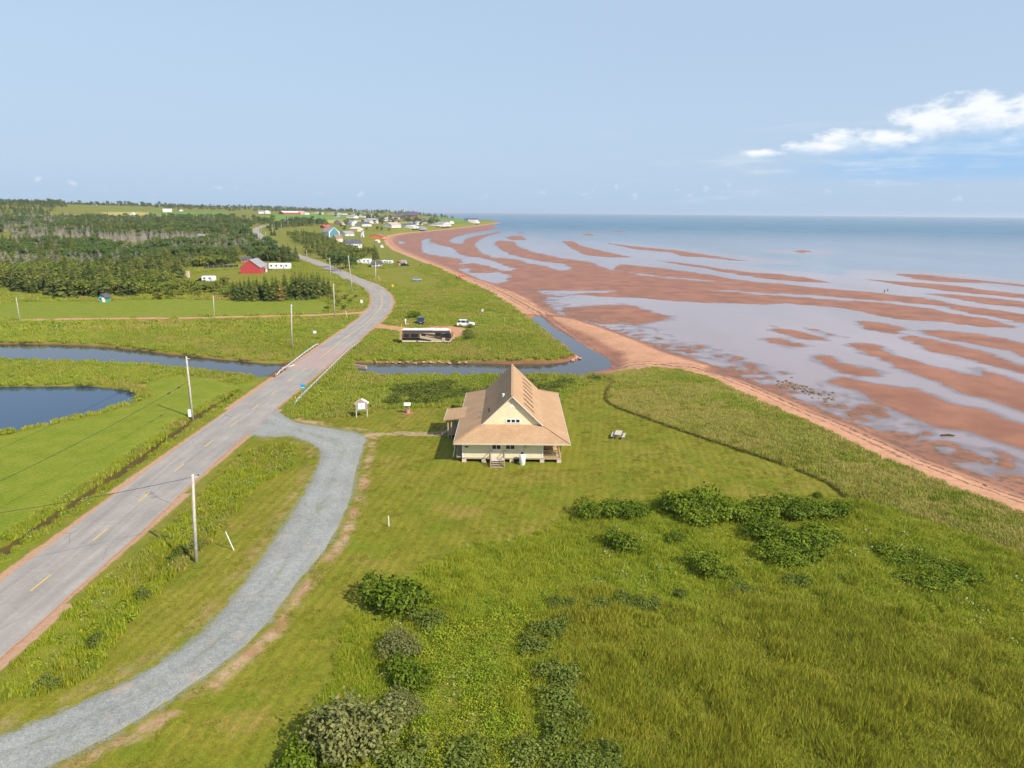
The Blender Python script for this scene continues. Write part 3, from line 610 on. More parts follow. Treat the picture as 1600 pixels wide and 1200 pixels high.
def pool(name, poly, z, label, cat, body, rip):
    p = smooth_line(poly, 3, True); c = poly.mean(0); q = []
    for a in p:                                                          # reach a little under the bank
        q.append(a)
    bm = bmesh.new(); vs_ = [bm.verts.new((a[0], a[1], z)) for a in p]; fce = bm.faces.new(vs_); bmesh.ops.triangulate(bm, faces=[fce])
    me = bpy.data.meshes.new(name); bm.to_mesh(me); bm.free(); o = bpy.data.objects.new(name, me); COL.objects.link(o)
    if me.polygons[0].normal.z < 0: me.flip_normals()
    t = NT(name+'_water'); water_bsdf(t, body, 0.0, 0.03, rip, 0.10, (1, 1, 1), 0.03); me.materials.append(t.m); tag(o, label, cat, None, 'structure')
def grow(poly, d):
    p = np.asarray(poly); c = smooth_line(p, 1, True); a = np.roll(p, -1, 0)-np.roll(p, 1, 0); a /= np.linalg.norm(a, axis=1)[:, None]+1e-9; n = np.stack([a[:, 1], -a[:, 0]], 1)
    area = np.sum(p[:, 0]*np.roll(p[:, 1], -1)-np.roll(p[:, 0], -1)*p[:, 1])
    return p+n*d*(1 if area > 0 else -1)
pool('creek', grow(creek_l, 1.3), CREEK_Z, 'still narrow creek winding through the marsh to the road', 'creek', (0.035, 0.038, 0.048), 2.0)
pool('creek', grow(creek_r, 0.6), CREEK_Z-0.1, 'creek running from the culvert past the red spit to the beach', 'creek', (0.055, 0.052, 0.055), 2.0)
pool('pond', grow(pond, 1.2), POND_Z, 'dark blue pond beside the mown grass', 'pond', (0.014, 0.040, 0.085), 1.4)
# ---------------------------------------------------------------- vegetation
PROTO = bpy.data.collections.new('scatter_pieces')                        # holds the pieces the scatters repeat; not in the scene itself
def leafmat(name, cols, tipcol=None, trans=0.22, scale=0.12, dark=0.6, soft=0.62, gain=1.75):
    """leaf or blade: colour wanders over the ground and from piece to piece, a little light passes through"""
    t = NT(name); oi = t.N.new('ShaderNodeObjectInfo'); n = t.noise(scale, 4, 0.6); tone = t.attr('tone')
    c = t.mix(t.ss(t.add(t.mul(n, 0.75), t.mul(oi.outputs['Random'], 0.25)), 0.34, 0.66), cols[0], cols[1])
    if len(cols) > 2: c = t.mix(t.ss(t.noise(scale*0.37, 3, 0.6), 0.48, 0.68), c, cols[2])
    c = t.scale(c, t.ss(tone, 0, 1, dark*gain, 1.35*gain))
    if tipcol: c = t.mix(t.mul(t.attr('tip'), t.ss(tone, 0.2, 0.9)), c, tipcol)
    up = t.N.new('ShaderNodeVectorMath'); up.operation = 'ADD'; t.L.new(t.scale(t.nor, 1-soft), up.inputs[0]); up.inputs[1].default_value = (0, 0, soft)
    nn = t.N.new('ShaderNodeVectorMath'); nn.operation = 'NORMALIZE'; t.L.new(up.outputs[0], nn.inputs[0])
    d = t.N.new('ShaderNodeBsdfDiffuse'); t.L.new(c, d.inputs[0]); t.L.new(nn.outputs[0], d.inputs['Normal']); tr = t.N.new('ShaderNodeBsdfTranslucent'); t.L.new(c, tr.inputs[0])
    gl = t.N.new('ShaderNodeBsdfGlossy'); gl.inputs['Roughness'].default_value = 0.5; gl.inputs[0].default_value = (1, 1, 1, 1)
    m = t.N.new('ShaderNodeMixShader'); m.inputs[0].default_value = trans; t.L.new(d.outputs[0], m.inputs[1]); t.L.new(tr.outputs[0], m.inputs[2])
    m2 = t.N.new('ShaderNodeMixShader'); m2.inputs[0].default_value = 0.008; t.L.new(m.outputs[0], m2.inputs[1]); t.L.new(gl.outputs[0], m2.inputs[2])
    t.L.new(m2.outputs[0], t.out.inputs[0]); return t.m
def proto(name, V, Fq, mat, tone=None, tip=None):
    me = bpy.data.meshes.new(name); me.from_pydata(V.tolist() if isinstance(V, np.ndarray) else V, [], Fq); me.update(); me.materials.append(mat)
    if tone is not None: fattr(me, 'tone', tone)
    if tip is not None: fattr(me, 'tip', tip)
    o = bpy.data.objects.new(name, me); PROTO.objects.link(o); return o
def grass_patch(name, mat, n, rad, h, w, lean, wind=(0.0, 0.0), seed=0, head=0.0):
    g = np.random.default_rng(seed); V = []; Fc = []; tone = []; tip = []
    for i in range(n):
        a = g.uniform(0, 2*math.pi); r = rad*math.sqrt(g.uniform(0, 1)); x, y = r*math.cos(a), r*math.sin(a)
        hh = h*g.uniform(0.55, 1.1)*(1-0.35*(r/rad)**2); ww = w*g.uniform(0.6, 1.3); b = g.uniform(0, math.pi); dx, dy = math.cos(b)*ww/2, math.sin(b)*ww/2
        la = g.uniform(0, 2*math.pi); lx = math.cos(la)*lean*hh*g.uniform(0.2, 1)+wind[0]*hh; ly = math.sin(la)*lean*hh*g.uniform(0.2, 1)+wind[1]*hh
        k = len(V); m = 0.55
        hd = 1.0 if g.uniform() > head else 2.0
        V += [(x-dx, y-dy, -0.12), (x+dx, y+dy, -0.12), (x+dx*0.8*hd+lx*0.35, y+dy*0.8*hd+ly*0.35, hh*m), (x-dx*0.8*hd+lx*0.35, y-dy*0.8*hd+ly*0.35, hh*m), (x+lx, y+ly, hh*g.uniform(0.85, 1))]
        Fc += [(k, k+1, k+2, k+3), (k+3, k+2, k+4)]; tn = g.uniform(0, 1); tone += [tn]*5; tip += [0, 0, 0.35, 0.35, 1]
    return proto(name, V, Fc, mat, tone, tip)
def leaf_patch(name, mat, n, rad, h, size, seed=0, flowers=None, dome=0.6):
    g = np.random.default_rng(seed); V = []; Fc = []; tone = []; tip = []
    for i in range(n):
        a = g.uniform(0, 2*math.pi); r = rad*math.sqrt(g.uniform(0, 1)); top = h*(1-dome*(r/rad)**2); z = top*g.uniform(0.3, 1.05)
        x, y = r*math.cos(a), r*math.sin(a); nrm = Vector((g.normal(0, 0.6)+0.5*math.cos(a), g.normal(0, 0.6)+0.5*math.sin(a), g.uniform(0.35, 1.0))).normalized()
        t1 = nrm.orthogonal().normalized(); t1 = Matrix.Rotation(g.uniform(0, 6.28), 3, nrm) @ t1; t2 = nrm.cross(t1); s = size*g.uniform(0.6, 1.35)
        c = Vector((x, y, z)); k = len(V); V += [tuple(c-t1*s), tuple(c+t2*s*0.55), tuple(c+t1*s), tuple(c-t2*s*0.55)]; Fc.append((k, k+1, k+2, k+3))
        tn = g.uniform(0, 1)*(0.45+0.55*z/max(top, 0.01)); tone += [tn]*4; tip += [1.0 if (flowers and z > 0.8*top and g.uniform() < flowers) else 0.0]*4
    return proto(name, V, Fc, mat, tone, tip)
def scatter(name, pieces, pts, scl, idx, label, cat, rot=None, zs=None):
    """one object of stuff: the pieces repeated at the points"""
    n = len(pts); me = bpy.data.meshes.new(name); me.vertices.add(n); me.vertices.foreach_set('co', np.asarray(pts, np.float32).ravel())
    def vec(nm, arr): a = me.attributes.new(nm, 'FLOAT_VECTOR', 'POINT'); a.data.foreach_set('vector', np.asarray(arr, np.float32).ravel())
    rz = rng.uniform(0, 2*math.pi, n) if rot is None else rot
    vec('rot', np.stack([rng.normal(0, 0.04, n), rng.normal(0, 0.04, n), rz], 1)); scl = np.asarray(scl); vec('scl', np.stack([scl, scl, scl*(rng.uniform(0.8, 1.2, n) if zs is None else zs)], 1))
    a = me.attributes.new('pick', 'INT', 'POINT'); a.data.foreach_set('value', np.asarray(idx, np.int32))
    o = bpy.data.objects.new(name, me); COL.objects.link(o)
    sub = bpy.data.collections.new(name+'_pieces')
    for i, p in enumerate(pieces): sub.objects.link(p); p.name = '%s_piece_%02d' % (name, i)
    ng = bpy.data.node_groups.new(name+'_scatter', 'GeometryNodeTree'); ng.interface.new_socket('Geometry', in_out='INPUT', socket_type='NodeSocketGeometry'); ng.interface.new_socket('Geometry', in_out='OUTPUT', socket_type='NodeSocketGeometry')
    N = ng.nodes; L = ng.links; gi = N.new('NodeGroupInput'); go = N.new('NodeGroupOutput'); ip = N.new('GeometryNodeInstanceOnPoints'); ci = N.new('GeometryNodeCollectionInfo')
    ci.inputs['Collection'].default_value = sub; ci.inputs['Separate Children'].default_value = True; ci.inputs['Reset Children'].default_value = True
    def na(nm, ty): q = N.new('GeometryNodeInputNamedAttribute'); q.data_type = ty; q.inputs[0].default_value = nm; return q.outputs[0]
    L.new(gi.outputs[0], ip.inputs['Points']); L.new(ci.outputs[0], ip.inputs['Instance']); ip.inputs['Pick Instance'].default_value = True
    L.new(na('pick', 'INT'), ip.inputs['Instance Index']); L.new(na('rot', 'FLOAT_VECTOR'), ip.inputs['Rotation']); L.new(na('scl', 'FLOAT_VECTOR'), ip.inputs['Scale']); L.new(ip.outputs[0], go.inputs[0])
    md = o.modifiers.new('scatter', 'NODES'); md.node_group = ng; tag(o, label, cat, None, 'stuff'); return o

GM = dict(
    olive=leafmat('olive_grass', ((0.148, 0.172, 0.011), (0.182, 0.184, 0.014), (0.135, 0.176, 0.011)), (0.25, 0.205, 0.032)),
    green=leafmat('green_grass', ((0.145, 0.195, 0.010), (0.205, 0.222, 0.014), (0.165, 0.190, 0.012)), (0.26, 0.245, 0.04)),
    bright=leafmat('bright_grass', ((0.135, 0.195, 0.013), (0.20, 0.222, 0.020), (0.24, 0.205, 0.045)), (0.29, 0.25, 0.075), gain=1.55),
    marram=leafmat('beach_grass', ((0.215, 0.215, 0.034), (0.285, 0.240, 0.055), (0.185, 0.215, 0.022)), (0.37, 0.30, 0.11), gain=1.6),
    marsh=leafmat('marsh_grass', ((0.120, 0.175, 0.012), (0.19, 0.208, 0.020), (0.27, 0.215, 0.06)), (0.31, 0.25, 0.08), scale=0.07, gain=1.55),
    herb=leafmat('herb_leaves', ((0.115, 0.160, 0.010), (0.170, 0.190, 0.012)), (0.36, 0.30, 0.03), scale=0.2),
    lace=leafmat('flower_heads', ((0.13, 0.165, 0.014), (0.17, 0.185, 0.02)), (0.62, 0.60, 0.52), scale=0.3),
    dark=leafmat('shrub_leaves', ((0.060, 0.088, 0.006), (0.095, 0.125, 0.009)), (0.42, 0.30, 0.03), scale=0.5, dark=0.35, gain=1.65),
    bay=leafmat('bayberry_leaves', ((0.068, 0.090, 0.013), (0.098, 0.118, 0.020)), (0.30, 0.27, 0.12), scale=0.5, dark=0.4, gain=1.6),
    grey=leafmat('willow_leaves', ((0.090, 0.100, 0.028), (0.125, 0.128, 0.04)), (0.30, 0.25, 0.10), scale=0.5, dark=0.4, gain=1.6))
def poly_pts(poly, step, g):
    mn = poly.min(0); mx = poly.max(0); xs = np.arange(mn[0], mx[0], step); ys = np.arange(mn[1], mx[1], step); X, Y = np.meshgrid(xs, ys)
    p = np.stack([X.ravel(), Y.ravel()], 1)+g.uniform(-0.5, 0.5, (X.size, 2))*step; return p[sdf(poly, p[:, 0], p[:, 1], 5.0) > 0]
lawn_polys = [LAWN, LAWN_W, HAY, CAMP_LAWN, WEST_YARD, VIL_LAWN]
def open_ground(p, lawn_gap=0.3):
    """where wild grass may stand"""
    x, y = p[:, 0], p[:, 1]; ok = land_sd(x, y) > 0.4
    lw = np.maximum.reduce([sdf(q, x, y, 10) for q in lawn_polys]); lw = np.minimum(lw, -sdf(DITCH, x, y, 10)); lw = np.minimum(lw, ldist(ditch_w, x, y, 20)-1.6)
    ok &= lw < -lawn_gap; ok &= ldist(road_c, x, y, 30) > ROAD_W/2+1.3; ok &= sdf(DRIVE_POLY, x, y, 10) < -0.6; ok &= sdf(PAD, x, y, 10) < -0.5
    ok &= ldist(LANE, x, y, 20) > np.where(y < np.interp(x, LANE[:, 0], LANE[:, 1]), 4.0, 1.7); ok &= np.maximum(np.maximum(sdf(creek_l, x, y, 10), sdf(creek_r, x, y, 10)), sdf(pond, x, y, 10)) < -0.9
    ok &= ldist(ditch_w, x, y, 10) > 0.45
    return ok
def gz(p):
    z = H0(p[:, 0], p[:, 1]); di = sdf(DITCH, p[:, 0], p[:, 1], 14); z = z-0.75*ss(0.2, 2.6, di); z = z-0.55*ss(1.6, 0.2, ldist(ditch_w, p[:, 0], p[:, 1], 20)); return z
def with_z(p, dz=0.0): return np.column_stack([p, gz(p)+dz])

MEADOW = P([(420,1300),(425,1210),(462,1150),(500,1090),(530,1010),(545,960),(580,925),(640,895),(690,870),(730,850),(800,845),(850,830),(895,800),(930,783),(1000,790),(1030,770),(1080,765),(1130,775),(1180,785),(1250,778),(1322,783),(1400,800),(1480,830),(1600,880),(1800,960),(1800,1400),(800,1400)])
OLIVE = P([(850,985),(920,950),(1010,960),(1100,950),(1190,950),(1290,925),(1330,915),(1420,955),(1520,1010),(1620,1080),(1750,1150),(1750,1400),(880,1400),(900,1200),(870,1080)])
HERB = P([(640,1010),(700,960),(770,930),(840,940),(850,1010),(855,1100),(870,1200),(860,1260),(560,1260),(620,1150),(650,1080)])
g = np.random.default_rng(3)
def meadow():
    p = poly_pts(MEADOW, 0.62, g); p = p[open_ground(p, 0.15)]; x, y = p[:, 0], p[:, 1]; nz = fbm(x, y, 5, 4, 90)
    o = sdf(OLIVE, x, y, 10)+(nz-0.5)*9+g.normal(0, 0.9, len(p)); h = sdf(HERB, x, y, 10)+(nz-0.5)*8+g.normal(0, 0.8, len(p))
    idx = np.where(o > 0, g.integers(0, 3, len(p)), np.where(h > 0, g.integers(6, 9, len(p)), g.integers(3, 6, len(p))))
    fl = g.uniform(0, 1, len(p)); idx = np.where((o < 0) & (fl < 0.05) & (nz > 0.5), 9, idx); idx = np.where((o < -0.5) & (fl > 0.93) & (nz < 0.47), 6+g.integers(0, 3, len(p)), idx)
    edge = ss(0.0, 2.2, -np.maximum(sdf(LAWN, x, y, 10), -3)); sc = g.uniform(0.75, 1.15, len(p))*(0.7+0.3*edge)*np.where(o > 0, 1.15, 0.95)
    clump = ss(0.35, 0.65, fbm(x, y, 2.2, 3, 92)); 
    pcs = [grass_patch('o', GM['olive'], 300, 0.70, 0.80, 0.028, 0.5, (0.16, 0.10), 10+i, 0.2) for i in range(3)]+[grass_patch('g', GM['green'], 260, 0.70, 0.65, 0.034, 0.6, (0.12, 0.06), 20+i) for i in range(3)]
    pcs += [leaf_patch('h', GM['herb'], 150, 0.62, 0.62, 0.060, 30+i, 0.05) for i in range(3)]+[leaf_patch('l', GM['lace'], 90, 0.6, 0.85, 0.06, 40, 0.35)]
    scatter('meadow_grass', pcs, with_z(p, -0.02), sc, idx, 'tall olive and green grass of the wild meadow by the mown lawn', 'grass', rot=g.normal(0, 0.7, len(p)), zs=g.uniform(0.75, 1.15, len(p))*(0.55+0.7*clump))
meadow()
DUNE = np.vstack([P([(1322,780),(1290,757),(1245,738),(1210,725),(1130,697),(1060,672),(1000,650),(951,630),(950,610),(962,598),(955,590),(948,586)]), shore[:13][::-1], P([(1760,860),(1800,960),(1600,880),(1480,830),(1400,800)])])
def dune():
    p = poly_pts(DUNE, 0.72, g); p = p[open_ground(p, 0.12)]; n = len(p); nz = fbm(p[:, 0], p[:, 1], 6, 3, 93)
    lee = fbm(p[:, 0], p[:, 1], 3, 3, 94)
    pcs = [grass_patch('m', GM['marram'], 130, 0.72, 0.62, 0.045, 0.55, (-0.25, 0.12), 50+i) for i in range(4)]+[grass_patch('b', GM['bright'], 130, 0.7, 0.6, 0.05, 0.4, (-0.1, 0.05), 60+i) for i in range(2)]
    idx = np.where(nz+g.normal(0, 0.07, n) > 0.56, 4+g.integers(0, 2, n), g.integers(0, 4, n))
    scatter('beach_grass', pcs, with_z(p, -0.02), g.uniform(0.75, 1.1, n), idx, 'pale green beach grass on the low dune above the red sand', 'grass', rot=g.normal(0, 0.5, n), zs=0.65+0.7*lee)
dune()
def lawn_edge():
    l1 = P([(1322,781),(1290,758),(1245,739)]); l2 = P([(1222,730),(1210,725.5),(1130,697.5),(1060,672.5),(1000,650.5),(951,630.5),(949,612),(960,600)])
    p = np.vstack([resample(smooth_line(l, 6), 0.22) for l in (l1, l2) for _ in (0, 1)]); n = len(p); p = p+g.normal(0, 0.09, p.shape)
    edge_shade = leafmat('painted_shade_stems', ((0.13, 0.12, 0.018), (0.175, 0.145, 0.03)), (0.30, 0.26, 0.08), 0.1, soft=0.12, gain=1.0)  # shade of the cut side face is put into this darker stem colour
    pcs = [grass_patch('k', edge_shade, 50, 0.3, 0.50, 0.03, 0.3, (-0.15, 0.05), 65+i) for i in range(2)]
    scatter('edge_grass', pcs, with_z(p, -0.02), g.uniform(0.5, 1.15, n), g.integers(0, 2, n), 'upright stems with painted shade along the cut edge of the beach grass', 'grass')
lawn_edge()
def lawn_blades():
    p = poly_pts(LAWN, 0.62, g); d = np.hypot(p[:, 0], p[:, 1]); p = p[(d < 135) & (d > 30)]; x, y = p[:, 0], p[:, 1]
    k = (sdf(DRIVE_POLY, x, y, 8) < -0.2) & (sdf(DITCH, x, y, 8) < 0) & (ldist(road_c, x, y, 30) > ROAD_W/2+0.6) & ~((np.abs(x) < 9.2) & (y > 80) & (y < 108)); p = p[k]; n = len(p)
    lm = leafmat('mown_blades', ((0.120, 0.128, 0.009), (0.165, 0.150, 0.014), (0.205, 0.160, 0.035)), (0.26, 0.215, 0.06), 0.25, scale=0.1, soft=0.8, gain=1.6)
    pcs = [grass_patch('q', lm, 80, 0.55, 0.055, 0.03, 1.0, (0, 0), 120+i) for i in range(2)]+[grass_patch('w', lm, 60, 0.4, 0.13, 0.03, 0.8, (0, 0), 124), leaf_patch('v', GM['herb'], 60, 0.3, 0.07, 0.035, 125, 0.02)]
    u = g.uniform(0, 1, n); edge = -np.maximum(-sdf(LAWN, p[:, 0], p[:, 1], 6), -6); idx = np.where(u < 0.10, 3, np.where((u > 0.93) | (edge < 0.7), 2, g.integers(0, 2, n)))
    scatter('lawn_grass', pcs, with_z(p, -0.005), g.uniform(0.7, 1.2, n), idx, 'short mown grass and clover of the lawn round the house', 'grass')
lawn_blades()
def ditches():
    p = poly_pts(DITCH, 0.6, g); a = resample(ditch_w, 0.45); q = []
    for k in range(5): q.append(a+g.normal(0, 0.95, a.shape))
    p = np.vstack([p]+q); p = p[open_ground(p, -0.2)]; n = len(p); nz = fbm(p[:, 0], p[:, 1], 4, 3, 95); u = g.uniform(0, 1, n)
    pcs = [grass_patch('a', GM['green'], 150, 0.6, 0.7, 0.045, 0.4, (0, 0), 70+i) for i in range(2)]+[grass_patch('c', GM['bright'], 150, 0.6, 0.62, 0.045, 0.4, (0, 0), 73+i) for i in range(2)]
    pcs += [grass_patch('d', GM['olive'], 140, 0.6, 0.85, 0.04, 0.3, (0, 0), 76, 0.3), leaf_patch('e', GM['lace'], 90, 0.55, 0.8, 0.06, 77, 0.45), leaf_patch('f', GM['herb'], 120, 0.5, 0.6, 0.08, 78, 0.12)]
    idx = np.where(nz > 0.52, g.integers(0, 2, n), g.integers(2, 4, n)); idx = np.where((nz < 0.47) & (u < 0.35), 4, idx); idx = np.where((u > 0.90) & (nz > 0.45), 5, idx); idx = np.where((u > 0.82) & (u < 0.88), 6, idx)
    scatter('ditch_grass', pcs, with_z(p, -0.02), g.uniform(0.7, 1.1, n), idx, 'tall weedy grass and white flowers filling the roadside ditches', 'grass')
ditches()
def wild_far():
    """the rest of the unmown land up to the woods: marsh, creek banks, roadside, the spit beyond the creek"""
    out = []; sc = []
    box = np.array([[-230, 60], [60, 60], [60, 175], [-230, 175]]); box2 = np.array([[-330, 175], [60, 175], [60, 420], [-330, 420]])
    for b, st, s0 in ((box, 1.05, 1.15), (box2, 2.1, 1.9)):
        p = poly_pts(b.astype(float), st, g); x, y = p[:, 0], p[:, 1]
        inf = np.abs(x) < 0.78*y+8
        p = p[inf]; p = p[open_ground(p, 0.1)]; x, y = p[:, 0], p[:, 1]
        k = (sdf(MEADOW, x, y, 5) < 0) & (sdf(DUNE, x, y, 5) < 0) & (sdf(DITCH, x, y, 5) < 0); p = p[k]; out.append(p); sc.append(np.full(len(p), s0))
    p = np.vstack(out); sc = np.concatenate(sc); n = len(p); nz = fbm(p[:, 0], p[:, 1], 13, 4, 96); u = g.uniform(0, 1, n)
    east = p[:, 0] > -35+0*p[:, 1]
    low = np.where((p[:, 0] > -60) & (p[:, 1] > 175), 0.45, 1.0)                         # grazed-short sward on the point beyond the creek
    pcs = [grass_patch('a', GM['marsh'], 120, 0.7, 0.6, 0.06, 0.4, (0, 0), 80+i) for i in range(3)]+[grass_patch('b', GM['bright'], 120, 0.7, 0.6, 0.06, 0.4, (0, 0), 84+i) for i in range(2)]
    pcs += [leaf_patch('c', GM['bay'], 130, 0.7, 0.75, 0.09, 86), leaf_patch('d', GM['lace'], 80, 0.6, 0.75, 0.07, 87, 0.5), leaf_patch('e', GM['herb'], 110, 0.65, 0.6, 0.10, 88, 0.1)]
    idx = np.where(nz > 0.5, g.integers(0, 3, n), g.integers(3, 5, n)); idx = np.where(u > 0.965, 6, idx); idx = np.where((u < 0.08), 7, idx)
    back = sdf(P([(600,602),(700,598),(800,600),(900,598),(935,592),(900,606),(870,625),(720,633),(640,634),(590,632)]), p[:, 0], p[:, 1], 8)+(nz-0.5)*14
    idx = np.where((back > 0) & (fbm(p[:, 0], p[:, 1], 4, 3, 97) > 0.44), 5, idx)
    scatter('marsh_grass', pcs, with_z(p, -0.02), sc*g.uniform(0.75, 1.15, n), idx, 'rough green and straw coloured grass along the creek and road', 'grass', zs=g.uniform(0.75, 1.15, n)*low)
wild_far()

# ---------------------------------------------------------------- shrubs and trees as single things
BARK = simple('bark', (0.13, 0.10, 0.075), 0.9, var=0.25, nscale=6); DEADW = simple('dead_wood', (0.33, 0.285, 0.25), 0.9, var=0.2, nscale=5)
def limb(V, Fc, a, b, r0, r1, n=5):
    a = Vector(a); b = Vector(b); d = (b-a).normalized(); u = d.orthogonal().normalized(); w = d.cross(u); k = len(V)
    for c, r in ((a, r0), (b, r1)):
        for i in range(n): t = 2*math.pi*i/n; V.append(tuple(c+(u*math.cos(t)+w*math.sin(t))*r))
    for i in range(n): Fc.append((k+i, k+(i+1) % n, k+n+(i+1) % n, k+n+i))
    Fc.append(tuple(range(k+n, k+2*n)))
def leafy(lobes, n, size, seed, flowers=0.0, up=0.25):
    """leaf faces spread through uneven lobes (centre, radii)"""
    g = np.random.default_rng(seed); V = []; Fc = []; tone = []; tip = []
    vol = np.array([l[1][0]*l[1][1]*l[1][2] for l in lobes])**0.67; vol /= vol.sum()
    ph = g.uniform(0, 6.28, 6)
    for i in range(n):
        c, r = lobes[g.choice(len(lobes), p=vol)]; d = g.normal(0, 1, 3); d /= np.linalg.norm(d)
        if d[2] < -0.25: d[2] = abs(d[2])*0.6
        lump = 1+0.22*math.sin(4.1*d[0]+ph[0]+3*c[0])*math.sin(4.7*d[1]+ph[1]+2*c[1])+0.16*math.sin(8*d[2]+ph[2]+7*d[0])
        rad = g.uniform(0.55, 1.0)**0.45*lump; q = Vector((c[0]+d[0]*r[0]*rad, c[1]+d[1]*r[1]*rad, max(c[2]+d[2]*r[2]*rad, 0.03)))
        nrm = (Vector(d)*0.9+Vector(g.normal(0, 0.5, 3))+Vector((0, 0, up))).normalized(); t1 = Matrix.Rotation(g.uniform(0, 6.28), 3, nrm) @ nrm.orthogonal().normalized(); t2 = nrm.cross(t1); s = size*g.uniform(0.6, 1.4)
        k = len(V); V += [tuple(q-t1*s), tuple(q+t2*s*0.6), tuple(q+t1*s), tuple(q-t2*s*0.6)]; Fc.append((k, k+1, k+2, k+3))
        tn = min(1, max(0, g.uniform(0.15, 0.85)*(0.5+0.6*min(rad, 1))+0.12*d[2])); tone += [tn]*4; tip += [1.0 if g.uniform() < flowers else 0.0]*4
    return V, Fc, tone, tip
def mesh_of(name, V, Fc, mat, tone=None, tip=None):
    me = bpy.data.meshes.new(name); me.from_pydata(V, [], Fc); me.update(); me.materials.append(mat)
    if tone is not None: fattr(me, 'tone', tone); fattr(me, 'tip', tip)
    return me
def link(name, me, parent): o = bpy.data.objects.new(name, me); COL.objects.link(o); o.parent = parent; return o
def shrub_meshes(nl, w, h, n, size, mat, seed, flowers=0.0, spread=1.0):
    g = np.random.default_rng(seed); lobes = []
    for i in range(nl):
        a = 2*math.pi*i/nl+g.uniform(-0.5, 0.5); r = w*0.5*g.uniform(0.25, 0.75)*(0 if i == 0 else 1)*spread; hh = h*g.uniform(0.65, 1.0)
        lobes.append(((r*math.cos(a), r*math.sin(a), hh*0.42), (w*g.uniform(0.22, 0.36), w*g.uniform(0.22, 0.36), hh*0.58)))
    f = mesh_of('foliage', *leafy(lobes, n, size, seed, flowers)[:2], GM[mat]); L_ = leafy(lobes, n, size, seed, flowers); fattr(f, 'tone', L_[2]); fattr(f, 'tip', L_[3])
    V = []; Fc = []
    for l in lobes: limb(V, Fc, (l[0][0]*0.25, l[0][1]*0.25, -0.1), (l[0][0]*0.8, l[0][1]*0.8, l[0][2]*1.1), 0.035, 0.015)
    return f, mesh_of('stem', V, Fc, BARK)
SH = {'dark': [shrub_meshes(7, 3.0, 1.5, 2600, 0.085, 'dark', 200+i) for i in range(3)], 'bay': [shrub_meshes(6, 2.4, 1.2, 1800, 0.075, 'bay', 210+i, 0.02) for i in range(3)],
      'rose': [shrub_meshes(8, 3.4, 0.9, 2400, 0.085, 'dark', 220+i, 0.05) for i in range(2)], 'grey': [shrub_meshes(9, 3.6, 2.3, 4200, 0.085, 'grey', 230+i, 0.04) for i in range(2)]}
_sn = [0]
def shrub(px, py, kind, sx, sz, label, group=None, name='shrub'):
    p = U(px, py); _sn[0] += 1; f, st = SH[kind][_sn[0] % len(SH[kind])]
    e = empty(name, (p.x, p.y, gz(np.array([[p.x, p.y]]))[0]), rng.uniform(0, 6.28), label, 'shrub', group); k_ = 1.5 if kind == 'dark' else 1.25; e.scale = (sx*k_, sx*k_, sz*k_); link('foliage', f, e); link('stem', st, e); return e
shrub(618,948,'dark',1.25,1.2,'round dark green bush at the corner of the meadow beside the gravel drive lawn')
shrub(668,975,'bay',0.9,0.9,'low grey green bush just behind the round dark bush')
shrub(625,1022,'grey',0.62,0.62,'thin grey green bush over a bare patch in the meadow')
shrub(640,1068,'dark',0.72,0.8,'dark leafy bush beside the bare patch in the meadow')
shrub(628,1118,'grey',0.55,0.55,'small straw tipped bush in the meadow near the tall willow bush')
shrub(540,1178,'grey',1.2,1.15,'big grey green willow bush at the edge of the mown strip')
shrub(470,1200,'dark',0.7,0.8,'dark bush pressed against the willow bush by the mown strip')
shrub(640,1195,'bay',1.0,0.8,'low spreading bush beside the big willow bush')
shrub(720,1200,'bay',1.1,0.75,'low spreading bush among yellow green herbs')
for px, py, s in ((860,985,0.9),(835,1015,0.7),(870,1060,0.9),(885,1105,1.0),(890,1150,1.0),(840,1185,0.9),(905,1195,1.0),(950,1205,0.9)):
    shrub(px, py, 'bay', s, 0.8, 'low bush in the dark row between the olive grass and the herbs', 'row of low bushes in the meadow')
for px, py, s in ((880,950,0.7),(930,948,0.75),(980,945,0.8),(1015,950,0.6)): shrub(px, py, 'bay', s, 0.6, 'low grey green bush along the upper edge of the olive grass', 'low bushes along the upper edge of the olive grass')
shrub(972,860,'dark',0.75,0.95,'small dark round bush standing alone in the bright meadow grass')
shrub(1053,846,'dark',0.42,0.5,'smallest dark bush, between the lone round bush and the hedge')
for px, py, s, h in ((920,808,0.75,0.8),(955,805,0.8,0.85),(990,806,0.7,0.8)): shrub(px, py, 'dark', s, h, 'dark bush in the short hedge where lawn meets meadow', 'short hedge at the lawn edge')
for px, py, s, h in ((1062,800,1.0,1.15),(1095,797,1.05,1.2),(1125,808,0.95,1.0),(1090,818,0.8,0.8),(1160,812,0.9,0.9),(1200,805,0.9,0.9),(1240,806,0.95,0.95),(1285,808,0.95,0.9),(1310,803,0.6,0.7)):
    shrub(px, py, 'dark', s, h, 'dark bush in the long hedge across the lawn end', 'long hedge across the lawn end')
for px, py, s, h in ((1195,840,0.9,0.9),(1222,852,0.95,0.9),(1250,862,1.0,0.95),(1280,850,0.95,0.9),(1235,882,0.85,0.75),(1210,868,0.8,0.7)): shrub(px, py, 'dark', s, h, 'dark bush in the thicket below the long hedge', 'thicket below the long hedge')
shrub(1100,892,'dark',0.72,0.9,'dark bush with a smaller neighbour below the hedge'); shrub(1125,905,'dark',0.55,0.7,'smaller dark bush leaning on its neighbour below the hedge')
shrub(1152,922,'bay',0.7,0.5,'flat grey green bush just below the two dark bushes'); shrub(1242,912,'bay',0.7,0.6,'grey green bush under the thicket')
shrub(1060,932,'bay',0.4,0.5,'tiny grey green bush in the open meadow')
